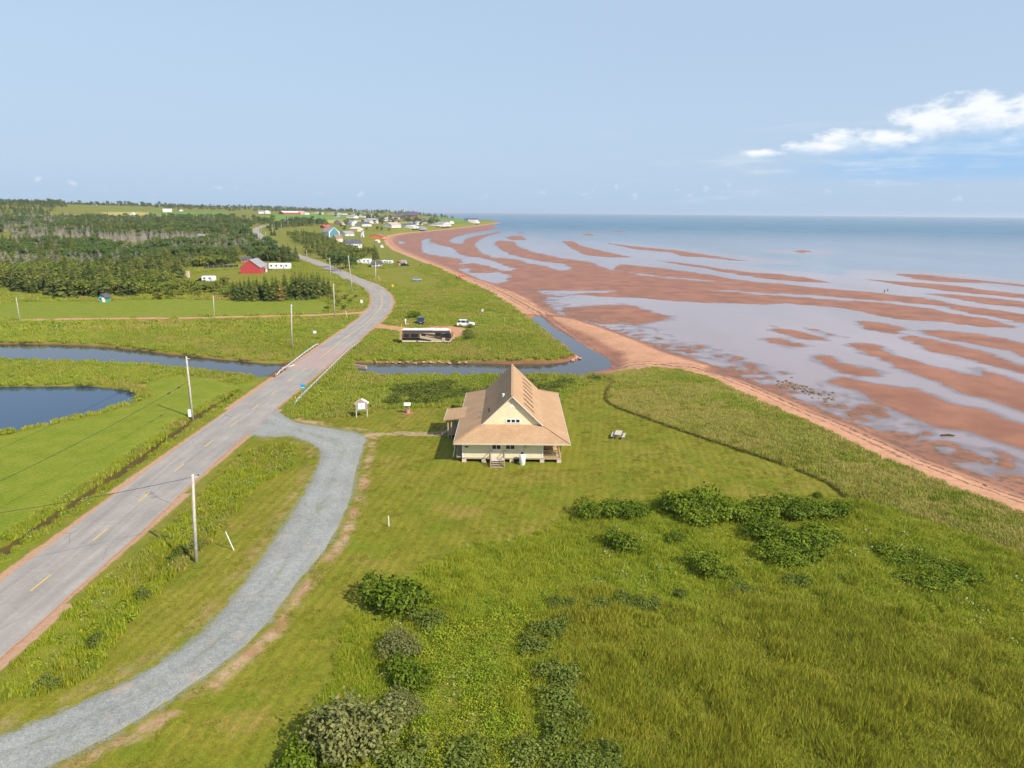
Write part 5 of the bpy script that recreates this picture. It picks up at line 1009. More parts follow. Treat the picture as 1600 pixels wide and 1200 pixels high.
# ---------------------------------------------------------------- the house on the lawn
def main_house():
    fl = Uz(711, 693, 2.8); fr = Uz(893, 693, 2.8); bl = Uz(727, 613, 2.8); br = Uz(870, 614, 2.8)
    cx = (fl[0]+fr[0]+bl[0]+br[0])/4; W = ((fr[0]-fl[0])+(br[0]-bl[0]))/4; y0 = (fl[1]+fr[1])/2; y1 = (bl[1]+br[1])/2; cy = (y0+y1)/2; Ln = (y1-y0)/2; print('house', cx, cy, W, Ln)
    h = empty('cream_house', (cx, cy, 0), 0, 'cream house with tan shingled hip roof and steep gable on the mown lawn', 'house')
    Z = 2.8; RUN = 3.3; ZB = 4.2; RZ = 7.95; G = W-RUN; yf = -Ln+RUN; yb = Ln-RUN; ov = 1.05; F0 = 0.6
    wl, wr, wf, wb = -W+1.0, W-1.0, -Ln+ov, Ln-ov; pr = wr-2.25                                # porch bay at the sea side
    B('wall', M_['cream'], h, (wl, pr, wf, wb, F0, Z-0.02))
    B('floor_beam', M_['wood'], h, (wl-0.75, wl-0.02, wf+0.2, wb-0.2, F0-0.16, F0-0.02), (wl-0.02, wr, wf-0.04, wb+0.04, F0-0.18, F0-0.002))
    for x in (wl+0.2, wl+2.6, 0.0, pr-0.1, wr-0.25):
        for y in (wf+0.1, -4, 3, wb-0.4): B('pier', M_['concrete'], h, (x-0.27, x+0.27, y-0.15, y+0.3, -0.25, F0-0.19), bevel=0.02)
    for x in (wl, pr-0.06): B('corner_board', M_['white'], h, (x-0.03, x+0.1, wf-0.03, wf+0.08, F0+0.003, Z-0.03))
    # lower hip roof: four slopes around the gabled top
    o = [(-W, -Ln, Z), (W, -Ln, Z), (W, Ln, Z), (-W, Ln, Z)]; i = [(-G, yf, ZB), (G, yf, ZB), (G, yb, ZB), (-G, yb, ZB)]
    rf = MB()
    for a in range(4): b = (a+1) % 4; rf.poly([o[a], o[b], i[b], i[a]], 0.16)
    rf = rf.build('roof', M_['shingle'], h)
    for a in range(4):
        b = (a+1) % 4; m = MB(); A = Vector(o[a]); Bv = Vector(o[b]); out = Vector((A.x+Bv.x, A.y+Bv.y, 0)).normalized()*0.02; m.bar(A+out+Vector((0, 0, -0.1)), Bv+out+Vector((0, 0, -0.1)), 0.03, 0.2); m.build('fascia', M_['white'] if a != 0 else M_['beige'], rf)
    for a in range(4): m = MB(); m.bar(Vector(o[a])+Vector((0, 0, 0.02)), Vector(i[a])+Vector((0, 0, 0.02)), 0.26, 0.05); m.build('hip_cap', M_['shingle'], rf)
    B('soffit', M_['white'], rf, (-W+0.05, W-0.05, -Ln+0.05, Ln-0.05, Z-0.21, Z-0.17))
    # steep gable
    up = MB(); oh = 0.30
    for s in (-1, 1): up.poly([(s*(G+0.1), yf-oh, ZB-0.02), (s*(G+0.1), yb+oh, ZB-0.02), (0, yb+oh, RZ), (0, yf-oh, RZ)], 0.14)
    up = up.build('gable_roof', M_['shingle'], h); m = MB(); m.bar((0, yf-oh, RZ+0.02), (0, yb+oh, RZ+0.02), 0.3, 0.05); m.build('ridge_cap', M_['shingle'], up)
    for y in (yf+0.0, yb):
        s = 1 if y < 0 else -1; m = MB(); m.prism([(-G, ZB-0.15), (G, ZB-0.15), (0, RZ-0.2)], y, y+0.15*s); gw = m.build('gable_wall', M_['creamy'], h)
        for q in (-1, 1): m = MB(); m.bar((q*(G+0.06), y-s*(oh+0.02), ZB-0.06), (0, y-s*(oh+0.02), RZ-0.06), 0.04, 0.26, (0, 1, 0)); m.build('rake_board', M_['white'], up)
    yq = cy+yf-0.03
    def front(px, py, plane): x, z = at_plane(px, py, plane); return x-cx, z
    # three panes in the gable, louvre, lamp
    x0, z1 = front(790, 654.2, yq); x1, z0 = front(814, 661.4, yq); w = B('gable_window', M_['white'], h, (x0, x1, yf-0.06, yf-0.002, z0, z1))
    for k in range(3): a = x0+(x1-x0)*(0.09+0.297*k); B('pane', M_['glass'], w, (a, a+(x1-x0)*0.225, yf-0.072, yf-0.061, z0+0.12, z1-0.10))
    m = MB(); m.prism([(-0.42, RZ-1.55), (0.42, RZ-1.55), (0, RZ-1.0)], yf-0.04, yf-0.002); m.build('gable_vent', M_['white'], h)
    for x, z in ((2.7, ZB+0.95),): m = MB(); m.box(x-0.09, x+0.09, yf-0.2, yf-0.002, z-0.08, z+0.1); m.build('floodlight', M_['dark'], h, bevel=0.02)
    # skylights down the sea-side slope
    sl = (RZ-ZB)/G; n = Vector((sl, 0, 1)).normalized()
    for k in range(7):
        yy = yf+1.6+k*2.3; a = 1.45; b = 2.75; pa = Vector((a, yy, RZ-a*sl))+n*0.06; pb = Vector((b, yy, RZ-b*sl))+n*0.06; m = MB(); m.bar(pa, pb, 0.46, 0.10, n); s = m.build('skylight', M_['shingle'], up); m = MB(); m.bar(pa+n*0.055+(pb-pa)*0.04, pb+n*0.055-(pb-pa)*0.04, 0.36, 0.02, n); m.build('glass', simple('smoked_glass', (0.035, 0.03, 0.028), 0.45, spec=0.2), s)
    m = MB(); m.tube([(-1.15, yf+3.6, RZ-1.15*sl-0.1), (-1.15, yf+3.6, RZ-1.15*sl+0.45)], 0.16, 10); m.build('vent_pipe', M_['whitep'], up); m = MB(); m.tube([(-2.95, yf+2.6, RZ-2.95*sl-0.1), (-2.95, yf+2.6, RZ-2.95*sl+0.55)], 0.09, 8); m.build('stove_pipe', M_['dark'], up)
    # front windows
    yw = cy+wf
    for a, b in ((768.4, 783), (789.9, 804.6)):
        x0, z1 = front(a, 693.4, yw); x1, z0 = front(b, 702.2, yw); z1 = min(z1, Z-0.25); w = B('window', M_['white'], h, (x0, x1, wf-0.05, wf-0.002, z0, z1)); hx = (x0+x1)/2
        for p, q in ((x0+0.07, hx-0.04), (hx+0.04, x1-0.07)): B('pane', M_['glass'], w, (p, q, wf-0.062, wf-0.051, z0+0.07, z1-0.06))
    x, z = front(729, 698, yw); B('number_plate', M_['dark'], h, (x-0.2, x+0.2, wf-0.03, wf-0.002, z-0.09, z+0.09)); x, z = front(820.5, 697, yw); B('meter_box', M_['grey'], h, (x-0.13, x+0.13, wf-0.14, wf-0.002, z-0.16, z+0.14)); m = MB(); m.tube([(x-0.03, wf-0.05, 0.65), (x-0.03, wf-0.05, z-0.162)], 0.03, 6); m.build('conduit', M_['beige'], h)
    # sea-side porch: deck, posts, rails with balusters
    B('porch_deck', M_['newwood'], h, (pr+0.003, wr, wf+0.003, wb-0.003, F0, F0+0.05)); B('porch_wall', M_['wood'], h, (pr+0.003, pr+0.03, wf+0.1, wb-0.1, F0+0.06, Z-0.03))
    for y in np.linspace(wf+0.1, wb-0.1, 7): B('porch_post', M_['newwood'], h, (wr-0.16, wr-0.02, y-0.07, y+0.07, F0+0.052, Z-0.22))
    B('porch_post', M_['newwood'], h, (wr-0.46, wr-0.34, wf+0.03, wf+0.15, F0+0.052, Z-0.22))
    rail = B('porch_rail', M_['newwood'], h, (pr+0.04, wr-0.5, wf+0.04, wf+0.12, F0+0.9, F0+0.98), (pr+0.04, wr-0.5, wf+0.05, wf+0.11, F0+0.14, F0+0.20))
    for x in np.arange(pr+0.14, wr-0.55, 0.13): B('baluster', M_['newwood'], rail, (x, x+0.04, wf+0.06, wf+0.10, F0+0.201, F0+0.899))
    rail = B('porch_rail', M_['newwood'], h, (wr-0.13, wr-0.05, wf+0.2, wb-0.2, F0+0.9, F0+0.98), (wr-0.12, wr-0.06, wf+0.2, wb-0.2, F0+0.14, F0+0.20))
    # the path-side porch with its own roof, posts, rails and steps
    yp0, yp1 = 0.3-2.7, 0.3+2.7; xo = -W-2.1
    m = MB(); m.poly([(xo, yp0, Z-0.02), (-W+0.9, yp0, Z+0.32), (-W+0.9, yp1, Z+0.32), (xo, yp1, Z-0.02)], 0.18); pr_ = m.build('porch_roof', M_['shingle'], h); m = MB(); m.bar((xo-0.02, yp0, Z-0.12), (xo-0.02, yp1, Z-0.12), 0.03, 0.22); m.build('fascia', M_['white'], pr_)
    B('entry_deck', M_['wood'], h, (xo+0.4, wl-0.76, yp0+0.3, yp1-0.3, F0-0.12, F0), (wl-0.74, wl-0.003, wf+0.1, wb-0.1, F0-0.018, F0+0.03))
    for x in (xo+0.5, xo+0.95):
        for y in (yp0+0.4, yp1-0.4): B('entry_post', M_['newwood'], h, (x-0.07, x+0.07, y-0.07, y+0.07, -0.2 if x < xo+0.6 else 0.0, Z-0.12))
    for y in (yp0+0.3, yp1-0.3):
        rl_ = B('entry_rail', M_['wood'], h, (xo+1.05, wl-0.8, y-0.04, y+0.04, F0+0.9, F0+0.97), (xo+1.05, wl-0.8, y-0.03, y+0.03, F0+0.15, F0+0.2))
        for x in np.arange(xo+1.1, wl-0.9, 0.15): B('baluster', M_['wood'], rl_, (x, x+0.04, y-0.02, y+0.02, F0+0.201, F0+0.899))
    for k in range(3): B('entry_step', M_['wood'], h, (xo-0.25-0.28*k+0.36, xo+0.39-0.28*k, -0.8+0.3, 0.8+0.3, 0.40-0.17*k, 0.44-0.17*k))
    for y in (-0.9+0.3, 0.9+0.3): m = MB(); m.bar((xo+0.4, y, 1.5), (xo-0.5, y, 0.95), 0.05, 0.09); m.bar((xo+0.4, y, 0.0), (xo+0.4, y, 1.5), 0.09); m.bar((xo-0.45, y, -0.1), (xo-0.45, y, 0.98), 0.09); m.build('stair_rail', M_['wood'], h)
    rl_ = B('veranda_rail', M_['wood'], h, (wl-0.74, wl-0.66, wf+0.15, yp0+0.2, F0+0.9, F0+0.97), (wl-0.73, wl-0.67, wf+0.15, yp0+0.2, F0+0.15, F0+0.2))
    for y in np.arange(wf+0.2, yp0, 0.22): B('baluster', M_['wood'], rl_, (wl-0.72, wl-0.68, y, y+0.04, F0+0.201, F0+0.899))
    m = MB(); m.tube([(-W-0.05, wf+1.1, Z-0.2), (-W-0.05, wf+1.15, 1.3), (-W-0.25, wf+1.1, 0.25)], 0.05, 6); m.build('downspout', M_['white'], h)
    # front steps: landing, treads, rails
    x0, _ = front(766.5, 715, yw); x1, _ = front(788.8, 715, yw); st = MB(); st.box(x0+0.1, x1-0.1, wf-1.0, wf-0.05, F0-0.11, F0-0.03); st.build('front_landing', M_['concrete'], h)
    for k in range(3): B('front_step', M_['wood'], h, (x0+0.1, x1-0.1, wf-1.32-0.29*k, wf-1.01-0.29*k, F0-0.30-0.17*k+0.05, F0-0.26-0.17*k+0.05))
    for x in (x0+0.04, x1-0.04):
        m = MB(); m.bar((x, wf-0.1, -0.1), (x, wf-0.1, F0+0.98), 0.09); m.bar((x, wf-1.0, -0.1), (x, wf-1.0, F0+0.98), 0.09); m.bar((x, wf-1.85, -0.1), (x, wf-1.85, 0.92), 0.09); m.bar((x, wf-0.1, F0+0.94), (x, wf-1.0, F0+0.94), 0.05, 0.09); m.bar((x, wf-1.0, F0+0.94), (x, wf-1.85, 0.88), 0.05, 0.09); m.bar((x, wf-0.1, F0+0.45), (x, wf-1.0, F0+0.45), 0.04, 0.08); m.bar((x, wf-1.0, F0+0.45), (x, wf-1.85, 0.42), 0.04, 0.08); m.bar((x, wf-1.0, F0-0.1), (x, wf-1.85, 0.05), 0.05, 0.2); m.build('stair_rail', M_['wood'], h)
    # things on the porch and the tank
    t = empty('propane_tank', (cx+front(816, 715, yw)[0], cy+wf-0.75, 0), 0, 'white upright propane tank beside the cream house wall', 'tank')
    m = MB(); m.lathe([(0.30, 0.10), (0.38, 0.2), (0.38, 1.12), (0.34, 1.26), (0.22, 1.36), (0.1, 1.40)], 20); m.build('vessel', M_['whitep'], t, True); m = MB(); m.lathe([(0.32, -0.02), (0.32, 0.10)], 20); m.build('foot_ring', M_['whitep'], t); m = MB(); m.lathe([(0.16, 1.38), (0.16, 1.56), (0.12, 1.60)], 14); m.build('valve_hood', M_['dark'], t)
    for nm, mt, x, y, lb in (('bench', 'rust', pr+0.55, wf+1.3, 'dark red bench on the sea side porch of the cream house'),):
        b = empty(nm, (cx+x, cy+y, F0+0.05), 0, lb, 'bench'); B('seat', M_[mt], b, (-0.3, 0.25, -0.7, 0.7, 0.4, 0.46)); B('backrest', M_[mt], b, (-0.36, -0.3, -0.7, 0.7, 0.47, 0.95))
        for sx in (-0.25, 0.18):
            for sy in (-0.62, 0.56): B('leg', M_[mt], b, (sx, sx+0.06, sy, sy+0.06, 0.0, 0.399))
    c = empty('cooler', (cx+wr-0.85, cy+wf+0.75, F0+0.05), 0.2, 'pale blue cooler box on the sea side porch', 'cooler'); B('body', M_['silver'], c, (-0.3, 0.3, -0.2, 0.2, 0, 0.36), bevel=0.03); B('lid', M_['whitep'], c, (-0.31, 0.31, -0.21, 0.21, 0.362, 0.43), bevel=0.02)
main_house()

# ---------------------------------------------------------------- things on the lawn
def picnic():
    p = U(966, 684); t = empty('picnic_table', p, R(-15), 'weathered pale picnic table alone on the mown lawn', 'picnic table'); Lh = 1.0
    m_ = simple('bleached_wood', (0.46, 0.42, 0.36), 0.85, var=0.15, nscale=5)
    for k in range(5): x = -0.36+k*0.18; B('top_plank', m_, t, (x-0.082, x+0.082, -Lh, Lh, 0.72, 0.76))
    for s in (-1, 1):
        for k in range(2): x = s*(0.68+0.16*k); B('seat_plank', m_, t, (x-0.072, x+0.072, -Lh, Lh, 0.42, 0.455))
    for y in (-0.7, 0.7):
        for s in (-1, 1): m = MB(); m.bar((s*0.28, y, 0.70), (s*0.68, y, 0.0), 0.04, 0.10); m.build('leg', m_, t)
        B('cross_brace', m_, t, (-0.82, 0.82, y+0.03, y+0.07, 0.33, 0.415)); B('top_brace', m_, t, (-0.42, 0.42, y+0.03, y+0.07, 0.63, 0.715))
picnic()
def notice_board():
    a = U(556.3, 653); b = U(574.8, 651); c = (a+b)/2; w = (b.x-a.x)/2; t = empty('notice_board', c, math.atan2(b.y-a.y, b.x-a.x), 'grey wooden notice board with pitched roof and white panel on two posts', 'notice board'); S = w/0.85
    for s in (-1, 1): B('post', M_['pole'], t, (s*w-0.07, s*w+0.07, -0.06, 0.06, -0.3, 1.2))
    m = MB(); m.prism([(-w-0.08, 1.1), (w+0.08, 1.1), (w+0.08, 2.15), (0, 2.75), (-w-0.08, 2.15)], -0.055, 0.055); m.build('backing', simple('grey_barn_board', (0.27, 0.235, 0.205), 0.9, var=0.2, nscale=5), t)
    for s in (-1, 1): m = MB(); m.bar((s*(w+0.22), 0, 2.09), (0, 0, 2.80), 0.42, 0.05, (0, 1, 0)); m.V = [(v[0], v[1], v[2]) for v in m.V]; m.build('roof_board', M_['white'] if s > 0 else M_['wood'], t)
    pn = B('panel', M_['whitep'], t, (-0.5, 0.48, -0.075, -0.058, 1.32, 2.22)); m = MB(); m.tube([(-0.17, -0.082, 1.77), (-0.06, -0.082, 1.90), (0.03, -0.082, 1.83), (0.1, -0.082, 1.97), (0.2, -0.082, 2.03)], [0.02, 0.05, 0.045, 0.04, 0.015], 6); m.build('emblem', simple('emblem_blue', (0.12, 0.18, 0.42), 0.5), pn)
notice_board()
def well():
    p = U(637, 645.5); t = empty('wishing_well', p, 0, 'small stone wishing well with little roof on a bed of red mulch', 'wishing well'); m = MB(); m.lathe([(0.36, 0.0), (0.36, 0.62), (0.40, 0.64), (0.40, 0.72), (0.27, 0.72), (0.27, 0.4)], 16); m.build('stone_ring', M_['stone'], t)
    for s in (-1, 1): B('post', M_['wood'], t, (s*0.33-0.04, s*0.33+0.04, -0.04, 0.04, 0.72, 1.42))
    for s, mt in ((-1, 'white'), (1, 'dark')): m = MB(); m.poly([(-0.5, s*0.36, 1.33), (0.5, s*0.36, 1.33), (0.5, 0, 1.66), (-0.5, 0, 1.66)], 0.04); m.build('roof_slope', M_[mt], t)
    m = MB(); m.tube([(-0.32, 0, 1.2), (0.32, 0, 1.2)], 0.035, 8); m.build('winch', M_['wood'], t)
    b = MB(); b.lathe([(0.95, -0.03), (0.95, 0.03), (0.7, 0.045)], 20); o = b.build('mulch_bed', simple('red_mulch', (0.30, 0.13, 0.08), 0.95, var=0.3, nscale=8)); o.location = p; tag(o, 'round bed of red mulch under the wishing well', 'flower bed')
well()
def stake(px, py, tx, ty, name, label, mat='whitep', r=0.04, cat='stake'):
    p = U(px, py); x, z = at_plane(tx, ty, p.y); t = empty(name, p, 0, label, cat); q = Vector((x-p.x, 0, z-p.z)); m = MB(); m.bar((0, 0, -0.25), q, r*2, r*1.4); m.build('shaft', M_[mat], t); m = MB(); m.bar(q, q*1.02+Vector((0, 0, 0.03)), r*2.3, r*1.7); m.build('cap', M_['yellow' if mat == 'yellow' else 'whitep'], t); return t
stake(367, 860, 353, 832, 'marker_stake', 'leaning white marker stake in the mown strip beside the ditch', r=0.035); stake(608, 823, 607, 807, 'standpipe', 'short white standpipe on the lawn near the gravel drive', r=0.05, cat='pipe')
stake(543, 496, 540, 486, 'marker_stake', 'leaning pale stake beside the dirt lane mouth', r=0.05); stake(528, 438, 525, 432, 'guy_guard', 'yellow guy wire guard leaning inside the road bend', 'yellow', 0.08, 'guy guard'); stake(594, 440, 591, 431, 'guy_guard', 'yellow guy wire guard leaning on the campground side of the road', 'yellow', 0.08, 'guy guard'); stake(628, 516, 627, 505, 'marker_stake', 'thin yellow stake behind the motorhome', 'yellow', 0.06); stake(462, 626, 461.5, 619.5, 'marker_stake', 'short yellow marker at the near end of the guardrail', 'yellow', 0.07); stake(789, 504, 788, 496, 'fence_post', 'lone dark wooden post in the grass beyond the creek', 'wood', 0.09, 'post')
def sign(px, py, top, w, h, mat, label, rz=0.0, diamond=False):
    p = U(px, py); _, z = at_plane(px, top, p.y); z -= p.z; t = empty('road_sign', p, rz, label, 'sign'); m = MB(); m.bar((0, 0, -0.3), (0, 0, z), 0.07, 0.05); m.build('post', M_['grey'], t)
    m = MB(); m.prism([(-w/2, z-h), (w/2, z-h), (w/2, z), (-w/2, z)] if not diamond else [(0, z-h), (w/2, z-h/2), (0, z), (-w/2, z-h/2)], -0.06, -0.037); m.build('plate', M_[mat], t); return t
s_ = sign(474.5, 622, 600.5, 0.75, 0.75, 'blue', 'blue square road sign on a post by the guardrail'); m = MB(); m.prism([(-0.25, 0), (0.25, 0), (0.25, 0.1), (-0.25, 0.1)], -0.066, -0.0605); o = m.build('arrow_bar', M_['whitep'], s_); o.location.z = 1.55 if False else at_plane(474.5, 606, U(474.5, 622).y)[1]
sign(492.5, 530, 517, 0.75, 0.6, 'whitep', 'small white roadside sign above the creek guardrail'); sign(565.5, 482, 468.5, 0.75, 0.95, 'whitep', 'white speed limit sign inside the road bend'); sign(614, 455, 443.5, 1.35, 1.35, 'yellow', 'yellow diamond curve warning sign outside the road bend', 0, True)
# guardrails
def guardrail(pts, label):
    line = resample(np.array([U(a, b).xy[:] for a, b in pts]), 1.9); t = empty('guardrail', (line[0][0], line[0][1], 0), 0, label, 'guardrail'); L0 = Vector((line[0][0], line[0][1], 0))
    for x, y in line: B('post', M_['wood'], t, (x-L0.x-0.08, x-L0.x+0.08, y-L0.y-0.08, y-L0.y+0.08, -0.5, 0.66))
    tg = np.gradient(line, axis=0); tg /= np.linalg.norm(tg, axis=1)[:, None]; nm = np.stack([tg[:, 1], -tg[:, 0]], 1); rd = [np.argmin(((road_c-p)**2).sum(1)) for p in line]; m = MB(); prof = [(0.0, 0.40), (0.07, 0.45), (0.07, 0.50), (0.02, 0.55), (0.07, 0.60), (0.07, 0.66), (0.0, 0.71)]; k0 = len(m.V)
    for i, p in enumerate(line):
        sgn = 1 if np.dot(road_c[rd[i]]-p, nm[i]) > 0 else -1; drop = 0.35 if i in (0, len(line)-1) else 0.0
        for d, z in prof: q = p+nm[i]*sgn*(0.10+d); m.V.append((q[0]-L0.x, q[1]-L0.y, z-drop))
    n = len(prof)
    for i in range(len(line)-1):
        for j in range(n-1): a = i*n+j; m.F.append((a, a+1, a+n+1, a+n))
    m.build('beam', M_['galv'], t)
guardrail([(461,634),(480,615),(503,592),(526,569),(545,551),(566,534)], 'long steel guardrail between the road and the house side creek bank'); guardrail([(431,588),(450,575),(472,558),(497,540)], 'steel guardrail on the marsh side of the road over the creek')
# culvert ends
def culvert(px, py, rz, label, timber=True):
    p = U(px, py); t = empty('culvert', (p.x, p.y, -0.85), rz, label, 'culvert'); m = MB(); n = 18; k = 0
    for y in (0.0, 0.35, 4.0):
        for r in (0.85, 0.78):
            for j in range(n): a = math.pi*2*j/n; m.V.append((r*math.cos(a), y, 0.10+r*0.75*math.sin(a)))
    for i in range(2):
        for j in range(n):
            a = i*2*n+j; b = i*2*n+(j+1) % n; m.F += [(a, b, b+2*n, a+2*n), (a+n, a+3*n, b+3*n, b+n)]
    for j in range(n): a = j; b = (j+1) % n; m.F.append((a, a+n, b+n, b))
    m.build('pipe', M_['rust'], t, True)
    if timber:
        for k in range(4): B('timber', M_['wood'], t, (1.35+0.1*k, 1.75+0.1*k, -3.6+0.15*k, 0.3, -0.2+0.24*k, 0.02+0.24*k), bevel=0.02)
        m = MB(); m.bar((0.2, -0.2, 0.95), (1.2, -1.6, -0.1), 0.18); m.build('brace', M_['rust'], t)
    else: B('headwall', M_['concrete'], t, (-1.6, 1.6, 0.1, 0.45, 0.74, 1.0), bevel=0.03)
culvert(543, 571, R(65), 'rusty corrugated culvert mouth with stacked timbers where the creek leaves the road'); culvert(449, 573, R(-115), 'culvert headwall where the marsh creek meets the road', False)
# ---------------------------------------------------------------- poles and wires
def pole(bx, by, tx, ty, label, group=None, arm=True, box=False, lamp=False, r=0.14, name='utility_pole', mat='pole'):
    p = U(bx, by); p.z = gz(np.array([[p.x, p.y]]))[0]; x, z = at_plane(tx, ty, p.y); top = Vector((x-p.x, 0, z-p.z)); t = empty(name, p, 0, label, 'pole', group); m = MB(); m.tube([(0, 0, -0.8), top*0.5, top], [r*1.15, r, r*0.8], 10); m.build('shaft', M_[mat], t, True)
    if arm:
        m = MB(); q = top*0.965; m.bar(q+Vector((-0.12, -0.06, 0)), q+Vector((0.42, 0.22, 0)), 0.08, 0.08); a = m.build('crossarm', M_['pole'], t)
        for d in (0.38,): m = MB(); c = q+Vector((d, d*0.6, 0.05)); m.lathe([(0.04, 0.0), (0.06, 0.04), (0.035, 0.09), (0.055, 0.13), (0.02, 0.17)], 8); o = m.build('insulator', M_['dark'], a); o.location = c
    if box: B('meter_cabinet', M_['whitep'], t, (-0.52+top.x*0.1, -0.12+top.x*0.1, -0.3, 0.18, 0.65, 1.75), bevel=0.04); m = MB(); m.tube([(-0.16+top.x*0.15, 0, 1.7), top*0.55+Vector((-0.17, 0, 0))], 0.03, 6); m.build('conduit', M_['dark'], t)
    if lamp: m = MB(); m.tube([top*0.98, top+Vector((0.4, -0.1, 0.35)), top+Vector((1.4, -0.2, 0.45))], 0.05, 6); m.build('lamp_arm', M_['grey'], t); B('lamp_head', M_['grey'], t, (top.x+1.3, top.x+1.9, -0.32, -0.05, top.z+0.36, top.z+0.52), bevel=0.03)
    return p+top, p, t
P1, P1b, _ = pole(306, 878, 301, 741, 'grey wooden utility pole in the ditch between the road and the gravel drive'); P2, P2b, _ = pole(301, 652, 291, 557, 'leaning grey utility pole with a white cabinet at its foot', box=True); P3, P3b, _ = pole(456, 544, 455, 475, 'utility pole on the marsh side of the culvert')
P4, _, _ = pole(523, 495, 521, 443, 'utility pole at the mouth of the dirt lane'); P5, _, _ = pole(551, 460, 544, 399, 'tall leaning utility pole inside the road bend'); P6, _, _ = pole(517, 437, 515, 403, 'utility pole beside the spruce stand along the road'); P7, _, _ = pole(480, 411, 479, 391, 'utility pole where the road leaves the bend')
pole(587, 438, 587, 409, 'thin white flagpole by the campground entrance', arm=False, r=0.09, name='flagpole', mat='whitep'); pole(31, 501, 25, 464, 'pale street lamp pole with a curved arm at the hay field', arm=False, lamp=True, r=0.11, name='street_lamp'); pole(335, 497, 333, 462, 'bare pole beside the dirt lane at the hay field', arm=False, r=0.11)
for b in ((415,380,415,362),(408,368,408,352),(425.5,365,425,350.6),(440,364.5,439.5,348),(450,357,450,345),(432,384,431,376)): pole(*b, 'utility pole along the far bend of the road', 'utility poles along the far bend of the road', arm=False, r=0.16)
_q = P2b+(P2b-P3b).normalized()*58+Vector((-3, 0, 0)); QT = Vector((_q.x, _q.y, 8.6)); t = empty('utility_pole', (_q.x, _q.y, 0), 0, 'utility pole on the marsh side of the road, nearest the mown grass end', 'pole'); m = MB(); m.tube([(0, 0, -0.8), (0, 0, 8.8)], [0.16, 0.12], 10); m.build('shaft', M_['pole'], t)
def wire(a, b, sag, label, r=0.014, name='power_line', mids=()):
    pts = [a.lerp(b, k/14)+Vector((0, 0, -sag*4*(k/14)*(1-k/14))) for k in range(15)]; t = empty(name, a, 0, label, 'wire'); m = MB(); m.tube([q-a for q in pts], r, 5); m.build('cable', M_['dark'], t)
    for f in mids: q = a.lerp(b, f)+Vector((0, 0, -sag*4*f*(1-f)))-a; d = (b-a).normalized(); m = MB(); m.tube([q-d*0.35, q+d*0.35], 0.09, 8); m.build('splice_case', M_['dark'], t)
wire(P1+Vector((0, 0, -0.25)), QT, 0.5, 'service wire crossing the road from the ditch pole', 0.02); wire(P2+Vector((0, 0, -0.2)), QT, 0.7, 'thin power line running from the cabinet pole along the marsh side'); wire(P2.lerp(P2b, 0.38), QT+Vector((0, 0, -2.6)), 0.8, 'thick telephone cable with two black splice cases below the power line', 0.025, 'telephone_cable', (0.055, 0.105))
wire(P3, P2, 0.7, 'power line spanning the creek to the cabinet pole', 0.012); wire(P4, P3, 0.7, 'power line from the dirt lane to the culvert pole', 0.012); wire(P5, P4, 0.8, 'power line inside the road bend', 0.012); wire(P6, P5, 0.8, 'power line crossing to the spruce stand pole', 0.012); wire(P7, P6, 0.8, 'power line along the road past the campground', 0.012)
